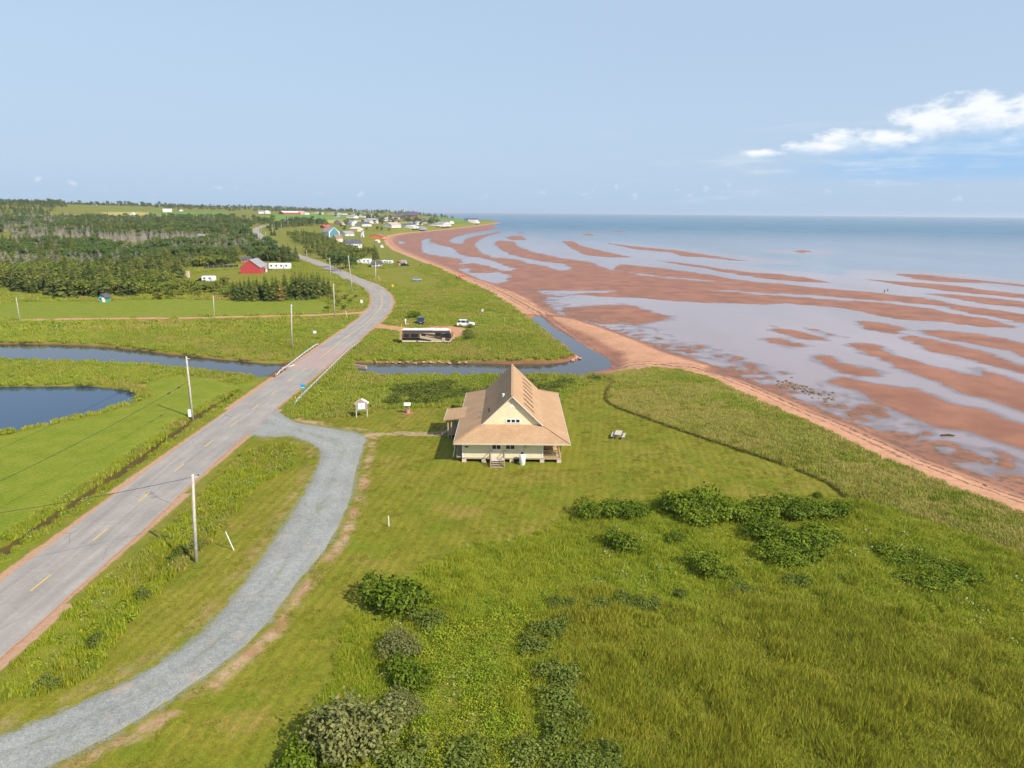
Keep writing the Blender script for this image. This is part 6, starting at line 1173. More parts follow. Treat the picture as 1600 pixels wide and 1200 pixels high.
# ---------------------------------------------------------------- vehicles
def wheel(par, x, y, r=0.34, w=0.24):
    m = MB(); m.tube([(x, y-w/2, r), (x, y+w/2, r)], r, 18); t = m.build('wheel', M_['black'], par); m = MB(); m.tube([(x, y-w/2-0.012, r), (x, y+w/2+0.012, r)], r*0.6, 14); m.build('rim', M_['chrome'], t)
def car(px, py, rz, paint, label, kind='suv', L=4.6, W=1.86, H=1.68, name='parked_car', group=None):
    p = U(px, py); t = empty(name, p, rz, label, 'car', group); l = L/2
    low = [(-l, 0.42), (-l+0.05, 0.28), (l-0.12, 0.28), (l, 0.42), (l-0.02, 0.72), (l-0.22, 0.86), (l*0.42, 1.02), (-l+0.06, 1.04), (-l, 0.85)]
    if kind == 'pickup': cab = [(-0.25, 1.03), (l*0.40, 1.03), (l*0.10, H), (-0.15, H)]
    elif kind == 'sedan': cab = [(-l+0.55, 1.03), (l*0.42, 1.01), (l*0.06, H), (-l*0.42, H)]
    else: cab = [(-l+0.10, 1.04), (l*0.42, 1.01), (l*0.10, H-0.04), (-0.2, H), (-l+0.5, H-0.06)]
    m = MB(); m.prism(low, -W/2, W/2); body = m.build('body', M_[paint], t, bevel=0.06)
    w2 = W/2-0.12; m = MB(); k = len(m.V); n = len(cab); m.V += [(x, -(W/2-0.03 if z < 1.1 else w2-0.08), z) for x, z in cab]+[(x, (W/2-0.03 if z < 1.1 else w2-0.08), z) for x, z in cab]; m.F += [tuple(range(n)), tuple(range(2*n-1, n-1, -1))]+[(i, n+i, n+(i+1) % n, (i+1) % n) for i in range(n)]; m.build('glasshouse', M_['glass'], t, bevel=0.03)
    top = [c for c in cab if c[1] > 1.3]; xs = [c[0] for c in top]; B('roof', M_[paint], t, (min(xs)-0.02, max(xs)+0.03, -w2+0.07, w2-0.07, H-0.05, H+0.02), bevel=0.02)
    for f in ((-0.28, ) if kind == 'pickup' else (-0.55*l, 0.02)):
        for s in (-1, 1): m = MB(); m.bar((f, s*(W/2-0.035), 1.03), (f+0.05, s*(w2-0.075), H-0.02), 0.09, 0.03, (0, s, 0)); m.build('pillar', M_[paint], t)
    for x in (-l*0.60, l*0.62):
        for s in (-1, 1): wheel(t, x, s*(W/2-0.11))
    for s in (-1, 1): B('headlight', M_['whitep'], t, (l-0.10, l+0.005, s*(W/2-0.30)-0.17, s*(W/2-0.30)+0.17, 0.66, 0.80), bevel=0.02); B('tail_light', M_['lightred'], t, (-l-0.012, -l+0.05, s*(W/2-0.2)-0.11, s*(W/2-0.2)+0.11, 0.74, 0.96), bevel=0.01); B('mirror', M_[paint], t, (l*0.34, l*0.34+0.12, s*(W/2+0.1)-0.1, s*(W/2+0.1)+0.1, 1.02, 1.16), bevel=0.02)
    B('plate', M_['whitep'], t, (-l-0.01, -l-0.002, -0.16, 0.16, 0.52, 0.64)); B('bumper', M_['dark'], t, (-l-0.03, -l+0.1, -W/2+0.06, W/2-0.06, 0.30, 0.46), (l-0.1, l+0.02, -W/2+0.06, W/2-0.06, 0.30, 0.42), bevel=0.02)
    return t
car(728, 509.5, R(-4), 'whitep', 'white SUV parked on the red dirt pad facing the shore', 'suv', 4.7); car(657.5, 505, R(97), 'bluecar', 'dark blue SUV parked nose in on the grass behind the motorhome', 'suv', 4.7, 1.9, 1.8); car(651.5, 439, R(15), 'silver', 'pale blue hatchback parked on the campground grass', 'sedan', 4.1, 1.75, 1.5); car(633, 415.5, R(-8), 'blackcar', 'black car parked beside the tan shed at the campground', 'sedan', 4.6, 1.8, 1.5)
def motorhome():
    a = U(629, 536); b = U(706, 536); L = (b-a).length; c = (a+b)/2; t = empty('motorhome', c, math.atan2(b.y-a.y, b.x-a.x), 'long tan and black motorhome parked on the red dirt pad', 'motorhome'); l = L/2; W = 2.55; H = 3.25; y0 = -W/2
    m = MB(); m.prism([(-l, 0.45), (l-0.15, 0.45), (l, 0.75), (l, 1.5), (l-0.18, H-0.25), (l-0.5, H), (-l+0.1, H), (-l, H-0.12)], y0, -y0); m.build('body', M_['tan'], t, bevel=0.08)
    def panel(name, pts, mat, out=0.012): m = MB(); m.prism(pts, y0-out, y0-0.001); return m.build(name, M_[mat], t)
    panel('upper_band', [(-l+0.15, H-0.62), (l-1.9, H-0.62), (l-0.42, H-1.0), (l-0.30, H-0.08), (-l+0.15, H-0.08)], 'brown', 0.016); panel('slide_out', [(-l+0.35, 1.45), (-l+4.2, 1.45), (-l+4.2, H-0.60), (-l+0.35, H-0.60)], 'brown', 0.30)
    panel('swoosh', [(-l+0.1, 0.90), (-l+3.5, 0.90), (1.0, 0.66), (1.0, 0.95), (-l+4.3, 1.40), (-l+0.1, 1.36)], 'dark', 0.02); panel('swoosh', [(-1.5, 2.60), (-1.5, 2.35), (1.6, 1.75), (3.6, 1.05), (l-0.3, 0.85), (l-0.3, 1.3), (3.8, 1.65), (1.7, 2.35)], 'brown', 0.02); panel('swoosh', [(-0.9, 1.95), (2.2, 1.30), (l-0.6, 0.70), (l-0.6, 0.85), (2.2, 1.52)], 'dark', 0.024)
    panel('cab_panel', [(l-2.6, 1.45), (l-0.05, 1.35), (l-0.16, 2.6), (l-2.4, 2.65)], 'dark', 0.026)
    panel('lower_skirt', [(-l+0.05, 0.46), (l-0.4, 0.46), (l-0.3, 0.66), (-l+0.05, 0.86)], 'beige', 0.014)
    for x0, x1, z0, z1, o in ((-l+0.6, -l+1.7, 1.65, 2.45, 0.31), (-l+2.2, -l+3.8, 1.65, 2.45, 0.31), (-1.2, -0.2, 1.95, 2.5, 0.03), (2.0, 3.3, 1.9, 2.7, 0.03), (l-2.2, l-0.6, 1.55, 2.5, 0.04)): m = MB(); m.box(x0, x1, y0-o-0.02, y0-o+0.0, z0, z1); m.build('window', M_['glass'], t)
    B('door', M_['tan'], t, (3.55, 4.3 if l > 5 else 4.1, y0-0.03, y0-0.002, 0.6, 2.55)); m = MB(); m.prism([(l-0.01, 1.35), (l+0.03, 1.35), (l-0.10, 2.7), (l-0.16, 2.7)], y0+0.15, -y0-0.15); m.build('windscreen', M_['glass'], t); B('bumper', M_['brown'], t, (l-0.05, l+0.12, y0+0.05, -y0-0.05, 0.4, 0.75), bevel=0.04)
    for x in (-2.6, 1.2, 4.0): B('air_conditioner', M_['whitep'], t, (x-0.45, x+0.45, -0.4, 0.4, H+0.002, H+0.27), bevel=0.06)
    B('roof_sheet', M_['whitep'], t, (-l+0.15, l-0.75, y0+0.08, -y0-0.08, H-0.01, H+0.03)); m = MB(); m.tube([(-l+0.4, y0-0.05, H-0.02), (1.5, y0-0.05, H-0.02)], 0.09, 8); m.build('awning_roll', M_['grey'], t)
    for s in (-1, 1):
        for x in (-l*0.38, -l*0.38-1.15 if s > 5 else -l*0.38, l*0.66)[::2]: wheel(t, x, s*(W/2-0.13), 0.48, 0.28)
        m = MB(); m.bar((l-0.15, s*(W/2), 2.45), (l+0.25, s*(W/2+0.28), 2.3), 0.06); m.box(l+0.16, l+0.3, s*(W/2+0.28)-0.1, s*(W/2+0.28)+0.1, 1.85, 2.35); m.build('mirror', M_['dark'], t)
motorhome()
def trailer(px0, px1, py, top, label, mat='whitep', dome=False, group=None, stripe='greyw', name='camper_trailer'):
    a = U(px0, py); b = U(px1, py); L = (b-a).length; c = (a+b)/2; _, z = at_plane((px0+px1)/2, top, c.y-1.2); H = max(2.2, z-c.z); l = L/2; t = empty(name, c, math.atan2(b.y-a.y, b.x-a.x), label, 'trailer', group); W = 2.5
    pr = [(-l, 0.5), (l-0.3, 0.5), (l, 1.0), (l, H-0.5), (l-0.4, H), (-l+0.2, H), (-l, H-0.3)] if not dome else [(-l, 0.5), (l, 0.5), (l, H*0.62), (l*0.7, H*0.9), (0, H), (-l*0.7, H*0.9), (-l, H*0.62)]
    m = MB(); m.prism(pr, -W/2, W/2); m.build('body', M_[mat], t, bevel=0.06); B('stripe', M_[stripe], t, (-l+0.1, l-0.35, -W/2-0.015, -W/2-0.001, 0.85, 1.05)); nw = max(2, int(L/2.6))
    for k in range(nw): x = -l+L*(k+0.6)/(nw+0.4)-0.2; m = MB(); m.box(x-0.42, x+0.42, -W/2-0.02, -W/2-0.001, H*0.52, H*0.78); m.build('window', M_['glass'], t)
    B('door', M_['greyw'], t, (l*0.30, l*0.30+0.65, -W/2-0.03, -W/2-0.022, 0.6, min(2.3, H-0.3)))
    for s in (-1, 1): wheel(t, -0.3, s*(W/2-0.14), 0.36); wheel(t, 0.5, s*(W/2-0.14), 0.36)
    m = MB(); m.bar((-l, 0, 0.5), (-l-0.9, 0, 0.45), 0.1); m.build('hitch', M_['dark'], t); return t
trailer(421, 455, 421.5, 411.5, 'long white mobile home with dark windows behind the spruce stand', name='mobile_home'); trailer(553, 567, 411.5, 405.5, 'white rounded camper trailer beside the broad campground tree', dome=True); trailer(566, 581, 413, 404.5, 'big pale camper trailer next to the dark shed', 'whitep', stripe='teal'); trailer(595, 605, 412.5, 406.5, 'small white camper trailer behind the dark shed', dome=True); trailer(604, 614, 413, 407.5, 'white camper trailer next to the orange shed'); trailer(317, 337, 441, 431.5, 'white slide in camper parked on the yard grass', stripe='greyw')
car(314.5, 441, R(170), 'blackcar', 'dark pickup truck hitched before the white camper on the yard', 'pickup', 5.2, 1.9, 1.8)
# ---------------------------------------------------------------- houses and sheds
def house(px0, px1, py, top, wall, roof, label, front='side', depth=0.75, rz=None, name='house', cat='house', win=True, group=None, chimney=False, front_mat=None, pitch=0.55, eave=None):
    """front 'gable': the gable end faces the sea road camera side; 'side': the long eave side does"""
    a = U(px0, py); b = U(px1, py); W = max((b-a).length, 2.0); c = (a+b)/2; _, z = at_plane((px0+px1)/2, top, c.y); H = max(2.8, z-c.z); D = max(3.0, min(W*depth, 16)); rot = math.atan2(b.y-a.y, b.x-a.x) if rz is None else rz
    t = empty(name, (c.x, c.y+D/2, c.z), rot, label, cat, group); w = W/2; d = D/2; e = eave or (H*0.56 if H > 4.0 else H*0.62)
    m = MB(); m.prism([(-w, -0.6), (w, -0.6), (w, e), (0, H-0.1), (-w, e)], -d, d) if front == 'gable' else None
    if front != 'gable':
        k = len(m.V); pr = [(-d, -0.6), (d, -0.6), (d, e), (0, H-0.1), (-d, e)]; n = 5; m.V += [(-w, y, z) for y, z in pr]+[(w, y, z) for y, z in pr]; m.F += [tuple(range(n)), tuple(range(2*n-1, n-1, -1))]+[(i, n+i, n+(i+1) % n, (i+1) % n) for i in range(n)]
    m.build('wall', M_[wall], t); r = MB(); ov = 0.35; lift = 0.06
    for s in (-1, 1):
        if front == 'gable': q = ov*(H-e)/w; r.poly([(s*(w+ov), -d-ov, e-q+lift), (s*(w+ov), d+ov, e-q+lift), (0, d+ov, H), (0, -d-ov, H)], 0.14)
        else: q = ov*(H-e)/d; r.poly([(-w-ov, s*(d+ov), e-q+lift), (w+ov, s*(d+ov), e-q+lift), (w+ov, 0, H), (-w-ov, 0, H)], 0.14)
    rf = r.build('roof', M_[roof], t)
    if chimney: B('chimney', M_['brick'], rf, (w*0.3-0.3, w*0.3+0.3, -0.3, 0.3, H-0.8, H+0.9))
    if front_mat: m = MB(); m.prism([(-w*0.8, 0.3), (w*0.8, 0.3), (w*0.8, e*0.9), (0, H-0.75), (-w*0.8, e*0.9)], -d-0.03, -d-0.002); m.build('gable_panel', M_[front_mat], t)
    if win:
        nwin = max(2, int(W/2.6)); yy = -d-(0.035 if front_mat else 0.004)
        for k in range(nwin):
            x = -w+W*(k+0.5)/nwin
            if k == nwin//2: o = B('door', M_['dark'] if wall == 'whitew' else M_['white'], t, (x-0.45, x+0.45, yy-0.05, yy, 0.0, min(2.05, e-0.15))); B('handle', M_['chrome'], o, (x+0.3, x+0.36, yy-0.10, yy-0.051, 0.95, 1.05))
            else: o = B('window', M_['white'], t, (x-0.5, x+0.5, yy-0.05, yy, e*0.38, e*0.82)); B('pane', M_['glass'], o, (x-0.42, x+0.42, yy-0.062, yy-0.051, e*0.38+0.08, e*0.82-0.08))
        if front == 'gable' and H > 5: o = B('window', M_['white'], t, (-0.5, 0.5, yy-0.05, yy, e+(H-e)*0.15, e+(H-e)*0.5)); B('pane', M_['glass'], o, (-0.42, 0.42, yy-0.062, yy-0.051, e+(H-e)*0.15+0.07, e+(H-e)*0.5-0.07))
    return t
h_ = house(374.5, 405, 427.5, 405.5, 'red', 'greyroof', 'red boarded building with grey gable roof beyond the spruce stand', 'gable', 1.5, win=False, eave=3.1); B('white_trim_post', M_['white'], h_, (-0.15, 0.0, -7.75, -7.6, 0, 3.0)) if False else None
house(404, 415.5, 425.5, 411, 'whitew', 'greyroof', 'white annex with porch beside the red building', 'side', 0.8)
house(376, 391, 411, 401.5, 'orange', 'darkroof', 'small orange cabin with dark roof at the edge of the wood', 'side', 0.8)
house(155, 165, 472, 463.5, 'greenp', 'darkroof', 'little green hut with dark roof at the wood edge', 'gable', 0.9, name='hut', cat='hut', win=True); house(580, 595.5, 417.5, 408.5, 'greyw', 'darkroof', 'dark grey shed with a white window at the campground', 'side', 0.9, name='shed', cat='shed'); house(620, 628, 415.5, 408, 'orange', 'brownroof', 'orange wooden shed at the end of the campground row', 'gable', 0.8, name='shed', cat='shed'); house(627, 634, 414, 407.5, 'beige', 'greyroof', 'tan shed behind the black car', 'side', 0.8, name='shed', cat='shed'); house(260, 278, 436, 428, 'tarp', 'tarp', 'low teal roofed shelter among the alders', 'side', 0.7, name='shed', cat='shed', win=False)
house(506, 523, 371.5, 354.5, 'whitew', 'greyroof', 'white cottage with a teal glazed gable front among the trees', 'gable', 1.1, front_mat='teal'); house(521, 531, 378, 367, 'beige', 'brownroof', 'beige cottage just below the teal fronted cottage', 'side', 0.9); house(537, 561, 387.5, 374.5, 'whitew', 'darkroof', 'bungalow with a broad purple grey roof above the shore lawn', 'side', 0.8); house(534, 548, 368.5, 361, 'whitew', 'greyroof', 'long low white building with dark doorway near the small tower', 'side', 0.6); house(551, 560, 361.5, 354.5, 'beige', 'beige', 'cream cottage just behind the small white tower', 'gable', 1.0)
house(525, 541, 351, 343.5, 'beige', 'brownroof', 'cream farmhouse with a brown roof before the yellow field', 'side', 0.8); house(543, 554.5, 352.5, 344, 'whitew', 'greyroof', 'white steep gabled house below the dark village trees', 'gable', 1.0); house(559, 574, 353.5, 346.5, 'whitew', 'darkroof', 'white house with dark roof beside the yellow field', 'side', 0.8); house(570, 584, 348.5, 341, 'whitew', 'greyroof', 'tall house with grey purple roof in the village', 'side', 0.8); house(502, 513, 356.5, 351.5, 'red', 'redroof', 'bright red roofed house behind the teal fronted cottage', 'side', 0.8, win=False)
house(604, 619, 355.5, 347.5, 'whitew', 'peach', 'white house with peach coloured roof above the bay', 'side', 0.8); house(627, 640, 354.5, 349, 'whitew', 'darkroof', 'white house with dark roof below the church', 'side', 0.8); house(637.5, 646, 356.5, 352.3, 'whitew', 'whitew', 'bright white shed at the cliff edge above the bay', 'side', 0.7); house(649, 659, 358.5, 354.2, 'silver', 'greyroof', 'blue grey house right above the red cliff', 'side', 0.8); house(644, 653, 351.3, 345.5, 'whitew', 'greyroof', 'white gabled house between dark trees below the church', 'gable', 1.0); house(684.5, 698, 353.3, 346.5, 'whitew', 'greyroof', 'grey roofed house at the end of the village row', 'gable', 1.1); house(675, 682, 352.6, 349.8, 'whitew', 'greyroof', 'low white building beside the grey roofed end house', 'side', 0.7)
for a, b in ((728, 734), (735, 740), (740, 746)): house(a, b, 346, 340.5, 'greyw', 'darkroof', 'dark little house on the headland', group='dark little houses on the headland', win=False)
house(739, 744, 348.6, 344.8, 'whitew', 'whitew', 'white cottage on the headland tip', win=False); house(585, 592.5, 373, 366.3, 'orange', 'brownroof', 'orange boat shed at the head of the bay', 'side', 0.8, name='shed', cat='shed'); house(588, 591.5, 379, 374.5, 'whitew', 'whitew', 'tiny white beach hut below the orange boat shed', 'gable', 1.0, name='hut', cat='hut', win=False); house(594, 599, 387, 381, 'whitew', 'greyroof', 'small pale beach hut on the bank above the sand', 'gable', 1.0, name='hut', cat='hut', win=False)
house(253, 267, 331.5, 326.3, 'whitew', 'whitew', 'long white barn on the far ridge', 'side', 0.6, win=False, name='barn', cat='barn'); house(203, 210, 338.5, 332, 'whitew', 'whitew', 'white gabled house before the yellow ridge field', 'gable', 1.0, win=False); house(316, 331, 342.5, 337.8, 'whitew', 'whitew', 'long flat white building above the wood', 'side', 0.5, win=False); house(306, 328, 377, 366, 'greyw', 'greyroof', 'grey house half hidden in the wood', 'side', 0.8, chimney=True); house(299, 306, 360, 352, 'whitew', 'greyroof', 'narrow white house rising from the wood', 'gable', 1.0, win=False); house(310, 321, 358.5, 352, 'beige', 'peach', 'beige roofed house behind the narrow white house', 'side', 0.8, win=False); house(395, 403, 375, 368, 'beige', 'beige', 'pale house beside the far road bend', 'side', 0.8, win=False); house(277, 283, 330, 326.6, 'whitew', 'darkroof', 'white farmhouse next to the long ridge barn', 'gable', 1.0, win=False)
house(437, 464, 334.6, 329.8, 'red', 'whitew', 'long red barn with white roof on the far fields', 'side', 0.4, win=False, name='barn', cat='barn'); house(463, 472, 334.8, 329.5, 'pink', 'pink', 'pink farm building next to the long red barn', 'gable', 1.0, win=False); house(472, 480, 335, 331, 'whitew', 'greyroof', 'white farm building at the end of the red barn', 'side', 0.8, win=False); house(402, 411, 333.6, 329, 'whitew', 'greyroof', 'white farmhouse on the far fields', 'side', 0.8, win=False); house(412, 420, 333.6, 328.4, 'whitew', 'whitew', 'white gabled barn beside the far farmhouse', 'gable', 1.0, win=False, name='barn', cat='barn'); house(490, 499, 334.4, 331.4, 'beige', 'beige', 'cream house on the far skyline', 'side', 0.8, win=False); house(514, 520, 335, 331.7, 'pink', 'greyroof', 'small pinkish house on the far skyline', 'side', 0.8, win=False); house(528, 536, 335, 332.2, 'whitew', 'darkroof', 'white house before the distant sea strip', 'side', 0.8, win=False); house(591, 598, 345, 340, 'whitew', 'darkroof', 'white village house behind the tall grey roofed house', 'gable', 1.0, win=False); house(606, 614, 346, 341, 'whitew', 'greyroof', 'pale village house beside the church trees', 'side', 0.8, win=False)
_v = np.random.default_rng(12)
for px, py in ((556, 338.5), (565, 339.5), (577, 338.6), (600, 341.5), (660, 345.5), (663, 349), (668, 346), (700, 349.5), (618, 344.3), (583, 345.5), (549, 340.5), (655, 348.5)):
    wd = _v.uniform(5, 8); house(px-wd/2, px+wd/2, py, py-_v.uniform(3.4, 5), 'whitew', ['greyroof', 'darkroof', 'brownroof'][_v.integers(0, 3)], 'small white house scattered in the far village', ['side', 'gable'][_v.integers(0, 2)], 0.9, group='small white houses scattered in the far village', win=False)
def tower():
    p = U(566, 370.3); _, z = at_plane(566, 358.3, p.y); h = z-p.z; t = empty('lighthouse', p, R(22), 'small white tapered wooden lighthouse on the shore lawn', 'lighthouse'); r = h*0.30; m = MB(); m.lathe([(r, -0.3), (r*0.62, h*0.66)], 8); m.build('tower', M_['whitew'], t); m = MB(); m.lathe([(r*0.95, h*0.66), (r*1.0, h*0.72)], 8); m.build('gallery', M_['white'], t); m = MB(); m.lathe([(r*0.45, h*0.72), (r*0.45, h*0.88)], 8); m.build('lantern_room', M_['glass'], t); m = MB(); m.lathe([(r*0.62, h*0.88), (r*0.1, h)], 8); m.build('cap', M_['white'], t); B('door', M_['dark'], t, (-0.45, 0.45, -r*0.98, -r*0.86, 0, 2.0)); B('window', M_['glass'], t, (-0.35, 0.35, -r*0.82, -r*0.70, h*0.35, h*0.46))
tower()
def church():
    p = U(632, 341.5); k = p.y/F; t = empty('church', p, 0, 'large brick church with a tall green spire above the far village', 'church'); _, zt = at_plane(632, 321.5, p.y); H = zt-p.z; w = 2.3*k
    B('tower', M_['brick'], t, (-w, w, -w, w, -1, H*0.52)); m = MB(); m.lathe([(w*1.1, H*0.52), (w*0.75, H*0.66), (w*0.25, H*0.9), (0.1, H)], 8); m.build('spire', M_['copper'], t)
    for s in (-1, 1): B('pinnacle', M_['copper'], t, (s*w-0.6, s*w+0.6, -w-0.3, -w+0.9, H*0.52+0.01, H*0.64)); B('belfry_opening', M_['dark'], t, (s*w*0.45-0.8, s*w*0.45+0.8, -w-0.12, -w-0.01, H*0.38, H*0.48))
    x0, x1 = 5*k, 21*k; e, r = 5.2*k, 10*k; m = MB(); d = 5*k; n = 5; pr = [(-d, -1), (d, -1), (d, e), (0, r), (-d, e)]; m.V += [(x0-3*k, y, z) for y, z in pr]+[(x1, y, z) for y, z in pr]; m.F += [tuple(range(n)), tuple(range(2*n-1, n-1, -1))]+[(i, n+i, n+(i+1) % n, (i+1) % n) for i in range(n)]; m.build('nave', M_['brick'], t)
    m = MB()
    for s in (-1, 1): m.poly([(x0-3*k, s*(d+0.6), e-0.2), (x1+0.5, s*(d+0.6), e-0.2), (x1+0.5, 0, r+0.4), (x0-3*k, 0, r+0.4)], 0.4)
    m.build('nave_roof', M_['darkroof'], t)
    for i in range(6): x = x0+(x1-x0)*(i+0.3)/6; B('nave_window', M_['dark'], t, (x-0.7, x+0.7, -d-0.1, -d-0.01, e*0.3, e*0.85))
    q = house(618, 630, 342, 333.5, 'brick', 'darkroof', 'brick convent building beside the church', 'side', 0.8, win=False)
church()
def fence(px0, px1, py0, py1, label, mat='dark'):
    a = U(px0, py0); b = U(px1, py1); t = empty('yard_fence', a, 0, label, 'fence'); d = b-a; n = int(d.length/2.4)
    for i in range(n+1): q = d*(i/n); B('post', M_['wood'], t, (q.x-0.06, q.x+0.06, q.y-0.06, q.y+0.06, -0.3, 1.75))
    for i in range(n): q0 = d*((i+0.04)/n); q1 = d*((i+0.96)/n); m = MB(); m.bar((q0.x, q0.y, 0.9), (q1.x, q1.y, 0.9), 0.05, 1.5); m.build('panel', M_[mat], t)
fence(318, 373, 420.5, 418.5, 'dark panel fence at the back of the yard by the red building')
# ---------------------------------------------------------------- small things by the water
def blob(seed, n=2):
    bm = bmesh.new(); bmesh.ops.create_icosphere(bm, subdivisions=n, radius=1.0); g = np.random.default_rng(seed); o = g.uniform(0, 9, 3)
    for v in bm.verts: k = 1+0.35*mnoise.noise(v.co*1.1+Vector(o))+0.12*mnoise.noise(v.co*3+Vector(o)); v.co = Vector((v.co.x*k, v.co.y*k*0.8, v.co.z*k*0.55))
    me = bpy.data.meshes.new('boulder'); bm.to_mesh(me); bm.free(); me.materials.append(M_['stone']); return me
RK = [blob(400+i) for i in range(4)]; RK2 = [blob(410+i, 1) for i in range(4)]
for m_ in RK2: m_.materials.clear(); m_.materials.append(simple('weedy_rock', (0.17, 0.125, 0.075), 0.85, var=0.35, nscale=2))
def rock(me, x, y, z, s, label, group): o = bpy.data.objects.new('boulder', me); COL.objects.link(o); o.location = (x, y, z); o.scale = (s, s, s*rng.uniform(0.7, 1.2)); o.rotation_euler = (0, 0, rng.uniform(0, 6.28)); tag(o, label, 'rock', group)
for px in np.linspace(584, 726, 22): x, y = Uz(px+rng.uniform(-5, 5), 566.4+rng.uniform(-1.2, 0.9), -0.4); rock(RK[int(rng.integers(0, 4))], x, y, -0.42+rng.uniform(-0.1, 0.1), rng.uniform(0.14, 0.42), 'red sandstone boulder lining the creek bank below the motorhome', 'boulders lining the creek bank')
for k in range(5): x, y = Uz(893+rng.uniform(-8, 14), 561+rng.uniform(-3, 3), -0.5); rock(RK[k % 4], x, y, -0.45, rng.uniform(0.3, 0.6), 'red boulder at the tip of the grassy creek point', 'boulders at the tip of the creek point')
for k in range(70):
    f = rng.uniform(0, 1); px = 1222+75*f+rng.normal(0, 6); py = 599+22*f+rng.normal(0, 4.5); x, y = Uz(px, py, SEA_Z); rock(RK2[k % 4], x, y, SEA_Z+0.03, rng.uniform(0.15, 0.5), 'dark weedy rock in the patch at the water edge', 'weedy rocks at the water edge')
x, y = Uz(1480, 681.5, SEA_Z); o = MB(); o.tube([(-0.9, 0, 0.1), (0.2, 0.1, 0.16), (1.0, -0.1, 0.1)], [0.14, 0.17, 0.08], 8); o = o.build('driftwood', M_['weed']); o.location = (x, y, SEA_Z+0.02); tag(o, 'dark driftwood log lying on the wet flat', 'log')
rock(RK[1], *U(1377, 754)[:], 0.35, 'pale boulder in the dune grass above the beach', None); bpy.data.objects[-1] if False else None
def kayak(): p = Uz(722, 431.5, -0.2); t = empty('kayak', (p[0], p[1], HG(*p)-0.3), R(25), 'red kayak lying at the top of the beach', 'kayak'); m = MB(); m.tube([(-2.2, 0, 0.35), (-1.4, 0, 0.24), (0, 0, 0.2), (1.4, 0, 0.24), (2.2, 0, 0.35)], [0.03, 0.25, 0.36, 0.25, 0.03], 10); m.build('hull', M_['redk'], t, True); m = MB(); m.lathe([(0.26, 0.50), (0.26, 0.58), (0.2, 0.58), (0.2, 0.50)], 12); m.build('cockpit_rim', M_['dark'], t)
kayak()
def chair(px, py, mat, label, rz=0.0, group=None):
    p = U(px, py); t = empty('garden_chair', p, rz, label, 'chair', group); B('seat', M_[mat], t, (-0.28, 0.28, -0.3, 0.25, 0.36, 0.40)); m = MB(); m.poly([(-0.28, 0.24, 0.40), (0.28, 0.24, 0.40), (0.28, 0.48, 1.05), (-0.28, 0.48, 1.05)], 0.04); m.build('backrest', M_[mat], t)
    for sx in (-0.27, 0.23):
        for sy in (-0.28, 0.2): B('leg', M_[mat], t, (sx, sx+0.05, sy, sy+0.05, -0.05, 0.359))
    for sx in (-0.34, 0.28): B('armrest', M_[mat], t, (sx, sx+0.06, -0.3, 0.3, 0.56, 0.60))
for px, py in ((714, 435.5), (718, 436), (657.5, 415.5)): chair(px, py, 'dark', 'dark chair set out at the top of the beach', rng.uniform(0, 3), 'dark chairs at the top of the beach')
chair(753.5, 488, 'whitep', 'white garden chair beside a fire ring in the long grass', R(200)); p = U(748.5, 488.5); m = MB(); m.lathe([(0.75, 0.0), (0.75, 0.3), (0.55, 0.3), (0.55, 0.02)], 14); o = m.build('fire_ring', M_['rust']); o.location = p; tag(o, 'rusty fire ring on the grass beside the white chair', 'fire pit')
p = U(634, 507.5); t = empty('campsite_post', p, 0, 'white campsite post beside the dark bush', 'post'); B('shaft', M_['whitep'], t, (-0.1, 0.1, -0.1, 0.1, -0.2, 1.7)); B('number_board', M_['white'], t, (-0.25, 0.25, -0.14, -0.102, 1.1, 1.5))
for px, s in ((637, 0.5), (640, 0.45), (638.5, 0.4)): q = U(px, 507.5); rock(RK[int(s*10) % 4], q.x, q.y, q.z+0.1, s, 'pale stone in the small heap beside the campsite post', 'stones heaped beside the campsite post')
p = U(294, 433.5); t = empty('chimney_stack', p, 0, 'lone pale stone chimney standing at the wood edge', 'chimney'); B('stack', M_['concrete'], t, (-0.6, 0.6, -0.6, 0.6, -0.3, 2.7), bevel=0.05); B('cap', M_['concrete'], t, (-0.7, 0.7, -0.7, 0.7, 2.7, 2.9))
p = U(278, 462); t = empty('kayak', p, 0.2, 'yellow kayak lying in the alder fringe of the hay field', 'kayak'); m = MB(); m.tube([(-2.0, 0, 0.35), (0, 0, 0.3), (2.0, 0, 0.35)], [0.05, 0.4, 0.05], 8); m.build('hull', M_['yellow'], t, True); m = MB(); m.lathe([(0.3, 0.62), (0.3, 0.72), (0.22, 0.72)], 10); m.build('cockpit_rim', M_['dark'], t)
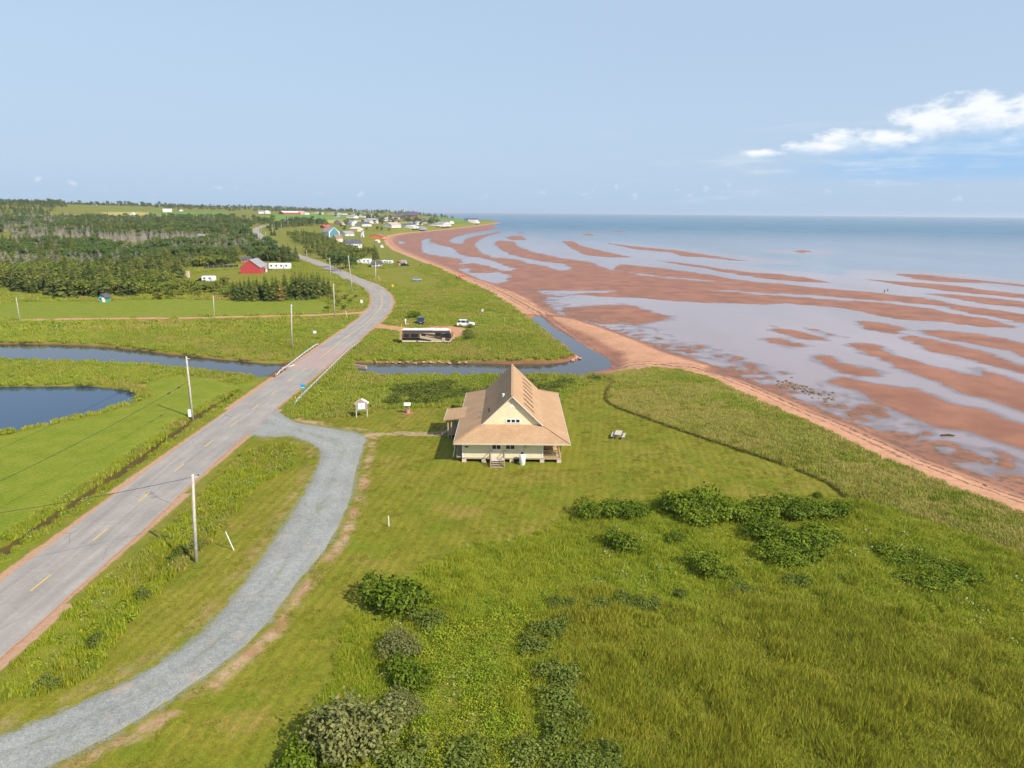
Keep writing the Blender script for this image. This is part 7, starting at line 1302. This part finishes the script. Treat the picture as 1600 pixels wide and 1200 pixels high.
def person(px, py, rz, shirt, trousers, label, step=0.18):
    x, y = Uz(px, py, SEA_Z+0.05); t = empty('person', (x, y, SEA_Z+0.04), rz, label, 'person')
    vs_ = [(0, 0, 0.95), (0, 0, 1.2), (0, 0, 1.42), (0, 0.01, 1.53), (0, 0.01, 1.66)]; rs = [0.15, 0.14, 0.15, 0.055, 0.10]; ed = [(0, 1), (1, 2), (2, 3), (3, 4)]
    for s in (-1, 1):
        k = len(vs_); vs_ += [(s*0.09, 0, 0.88), (s*0.10, s*step*0.5, 0.48), (s*0.10, s*step, 0.07), (s*0.10, s*step-0.13, 0.04)]; rs += [0.095, 0.065, 0.045, 0.04]; ed += [(0, k), (k, k+1), (k+1, k+2), (k+2, k+3)]
        k = len(vs_); vs_ += [(s*0.19, 0, 1.40), (s*0.24, -s*0.06, 1.12), (s*0.25, -s*0.14-0.05, 0.88), (s*0.25, -s*0.16-0.07, 0.80)]; rs += [0.06, 0.045, 0.035, 0.03]; ed += [(2, k), (k, k+1), (k+1, k+2), (k+2, k+3)]
    me = bpy.data.meshes.new('body'); me.from_pydata(vs_, ed, []); o = bpy.data.objects.new('body', me); COL.objects.link(o); o.modifiers.new('skin', 'SKIN'); o.modifiers.new('sub', 'SUBSURF').levels = 1
    for i, v in enumerate(me.skin_vertices[0].data): v.radius = (rs[i], rs[i]*0.85); v.use_root = i == 0
    dg = bpy.context.evaluated_depsgraph_get(); m2 = bpy.data.meshes.new_from_object(o.evaluated_get(dg)); bpy.data.objects.remove(o); m2.name = 'body'
    for q in (shirt, trousers, 'skin'): m2.materials.append(M_[q])
    for f in m2.polygons: c = f.center; f.material_index = 2 if (c.z > 1.47 or (abs(c.x) > 0.2 and c.z < 1.05) or c.z < 0.09) else (0 if c.z > 0.93 else 1); f.use_smooth = True
    o = bpy.data.objects.new('body', m2); COL.objects.link(o); o.parent = t; m = MB(); m.lathe([(0.10, 1.66), (0.115, 1.72), (0.09, 1.78), (0.02, 1.80)], 10); m.build('hair', M_['hair'], t, True)
person(1381.5, 459, 0.3, 'navy', 'navy', 'person in dark clothes walking along the edge of the sand bar'); person(1386.5, 458, -0.4, 'navy', 'whitecloth', 'slimmer person in pale trousers walking beside the dark clothed one', 0.12)

# ---------------------------------------------------------------- the air between
def haze():
    b = MB(); b.box(-47000, 47000, -47000, 47000, -5.5, 62); o = b.build('haze', NT('summer_haze').m); m = o.data.materials[0]; nt = m.node_tree; out = [n for n in nt.nodes if n.type == 'OUTPUT_MATERIAL'][0]
    v = nt.nodes.new('ShaderNodeVolumePrincipled'); v.inputs['Color'].default_value = (0.80, 0.88, 1.0, 1); v.inputs['Density'].default_value = 0.00007; v.inputs['Anisotropy'].default_value = 0.2; nt.links.new(v.outputs[0], out.inputs['Volume'])
    tag(o, 'thin pale summer haze over land and sea', 'haze', None, 'stuff')
haze()
scene.cycles.volume_bounces = 0
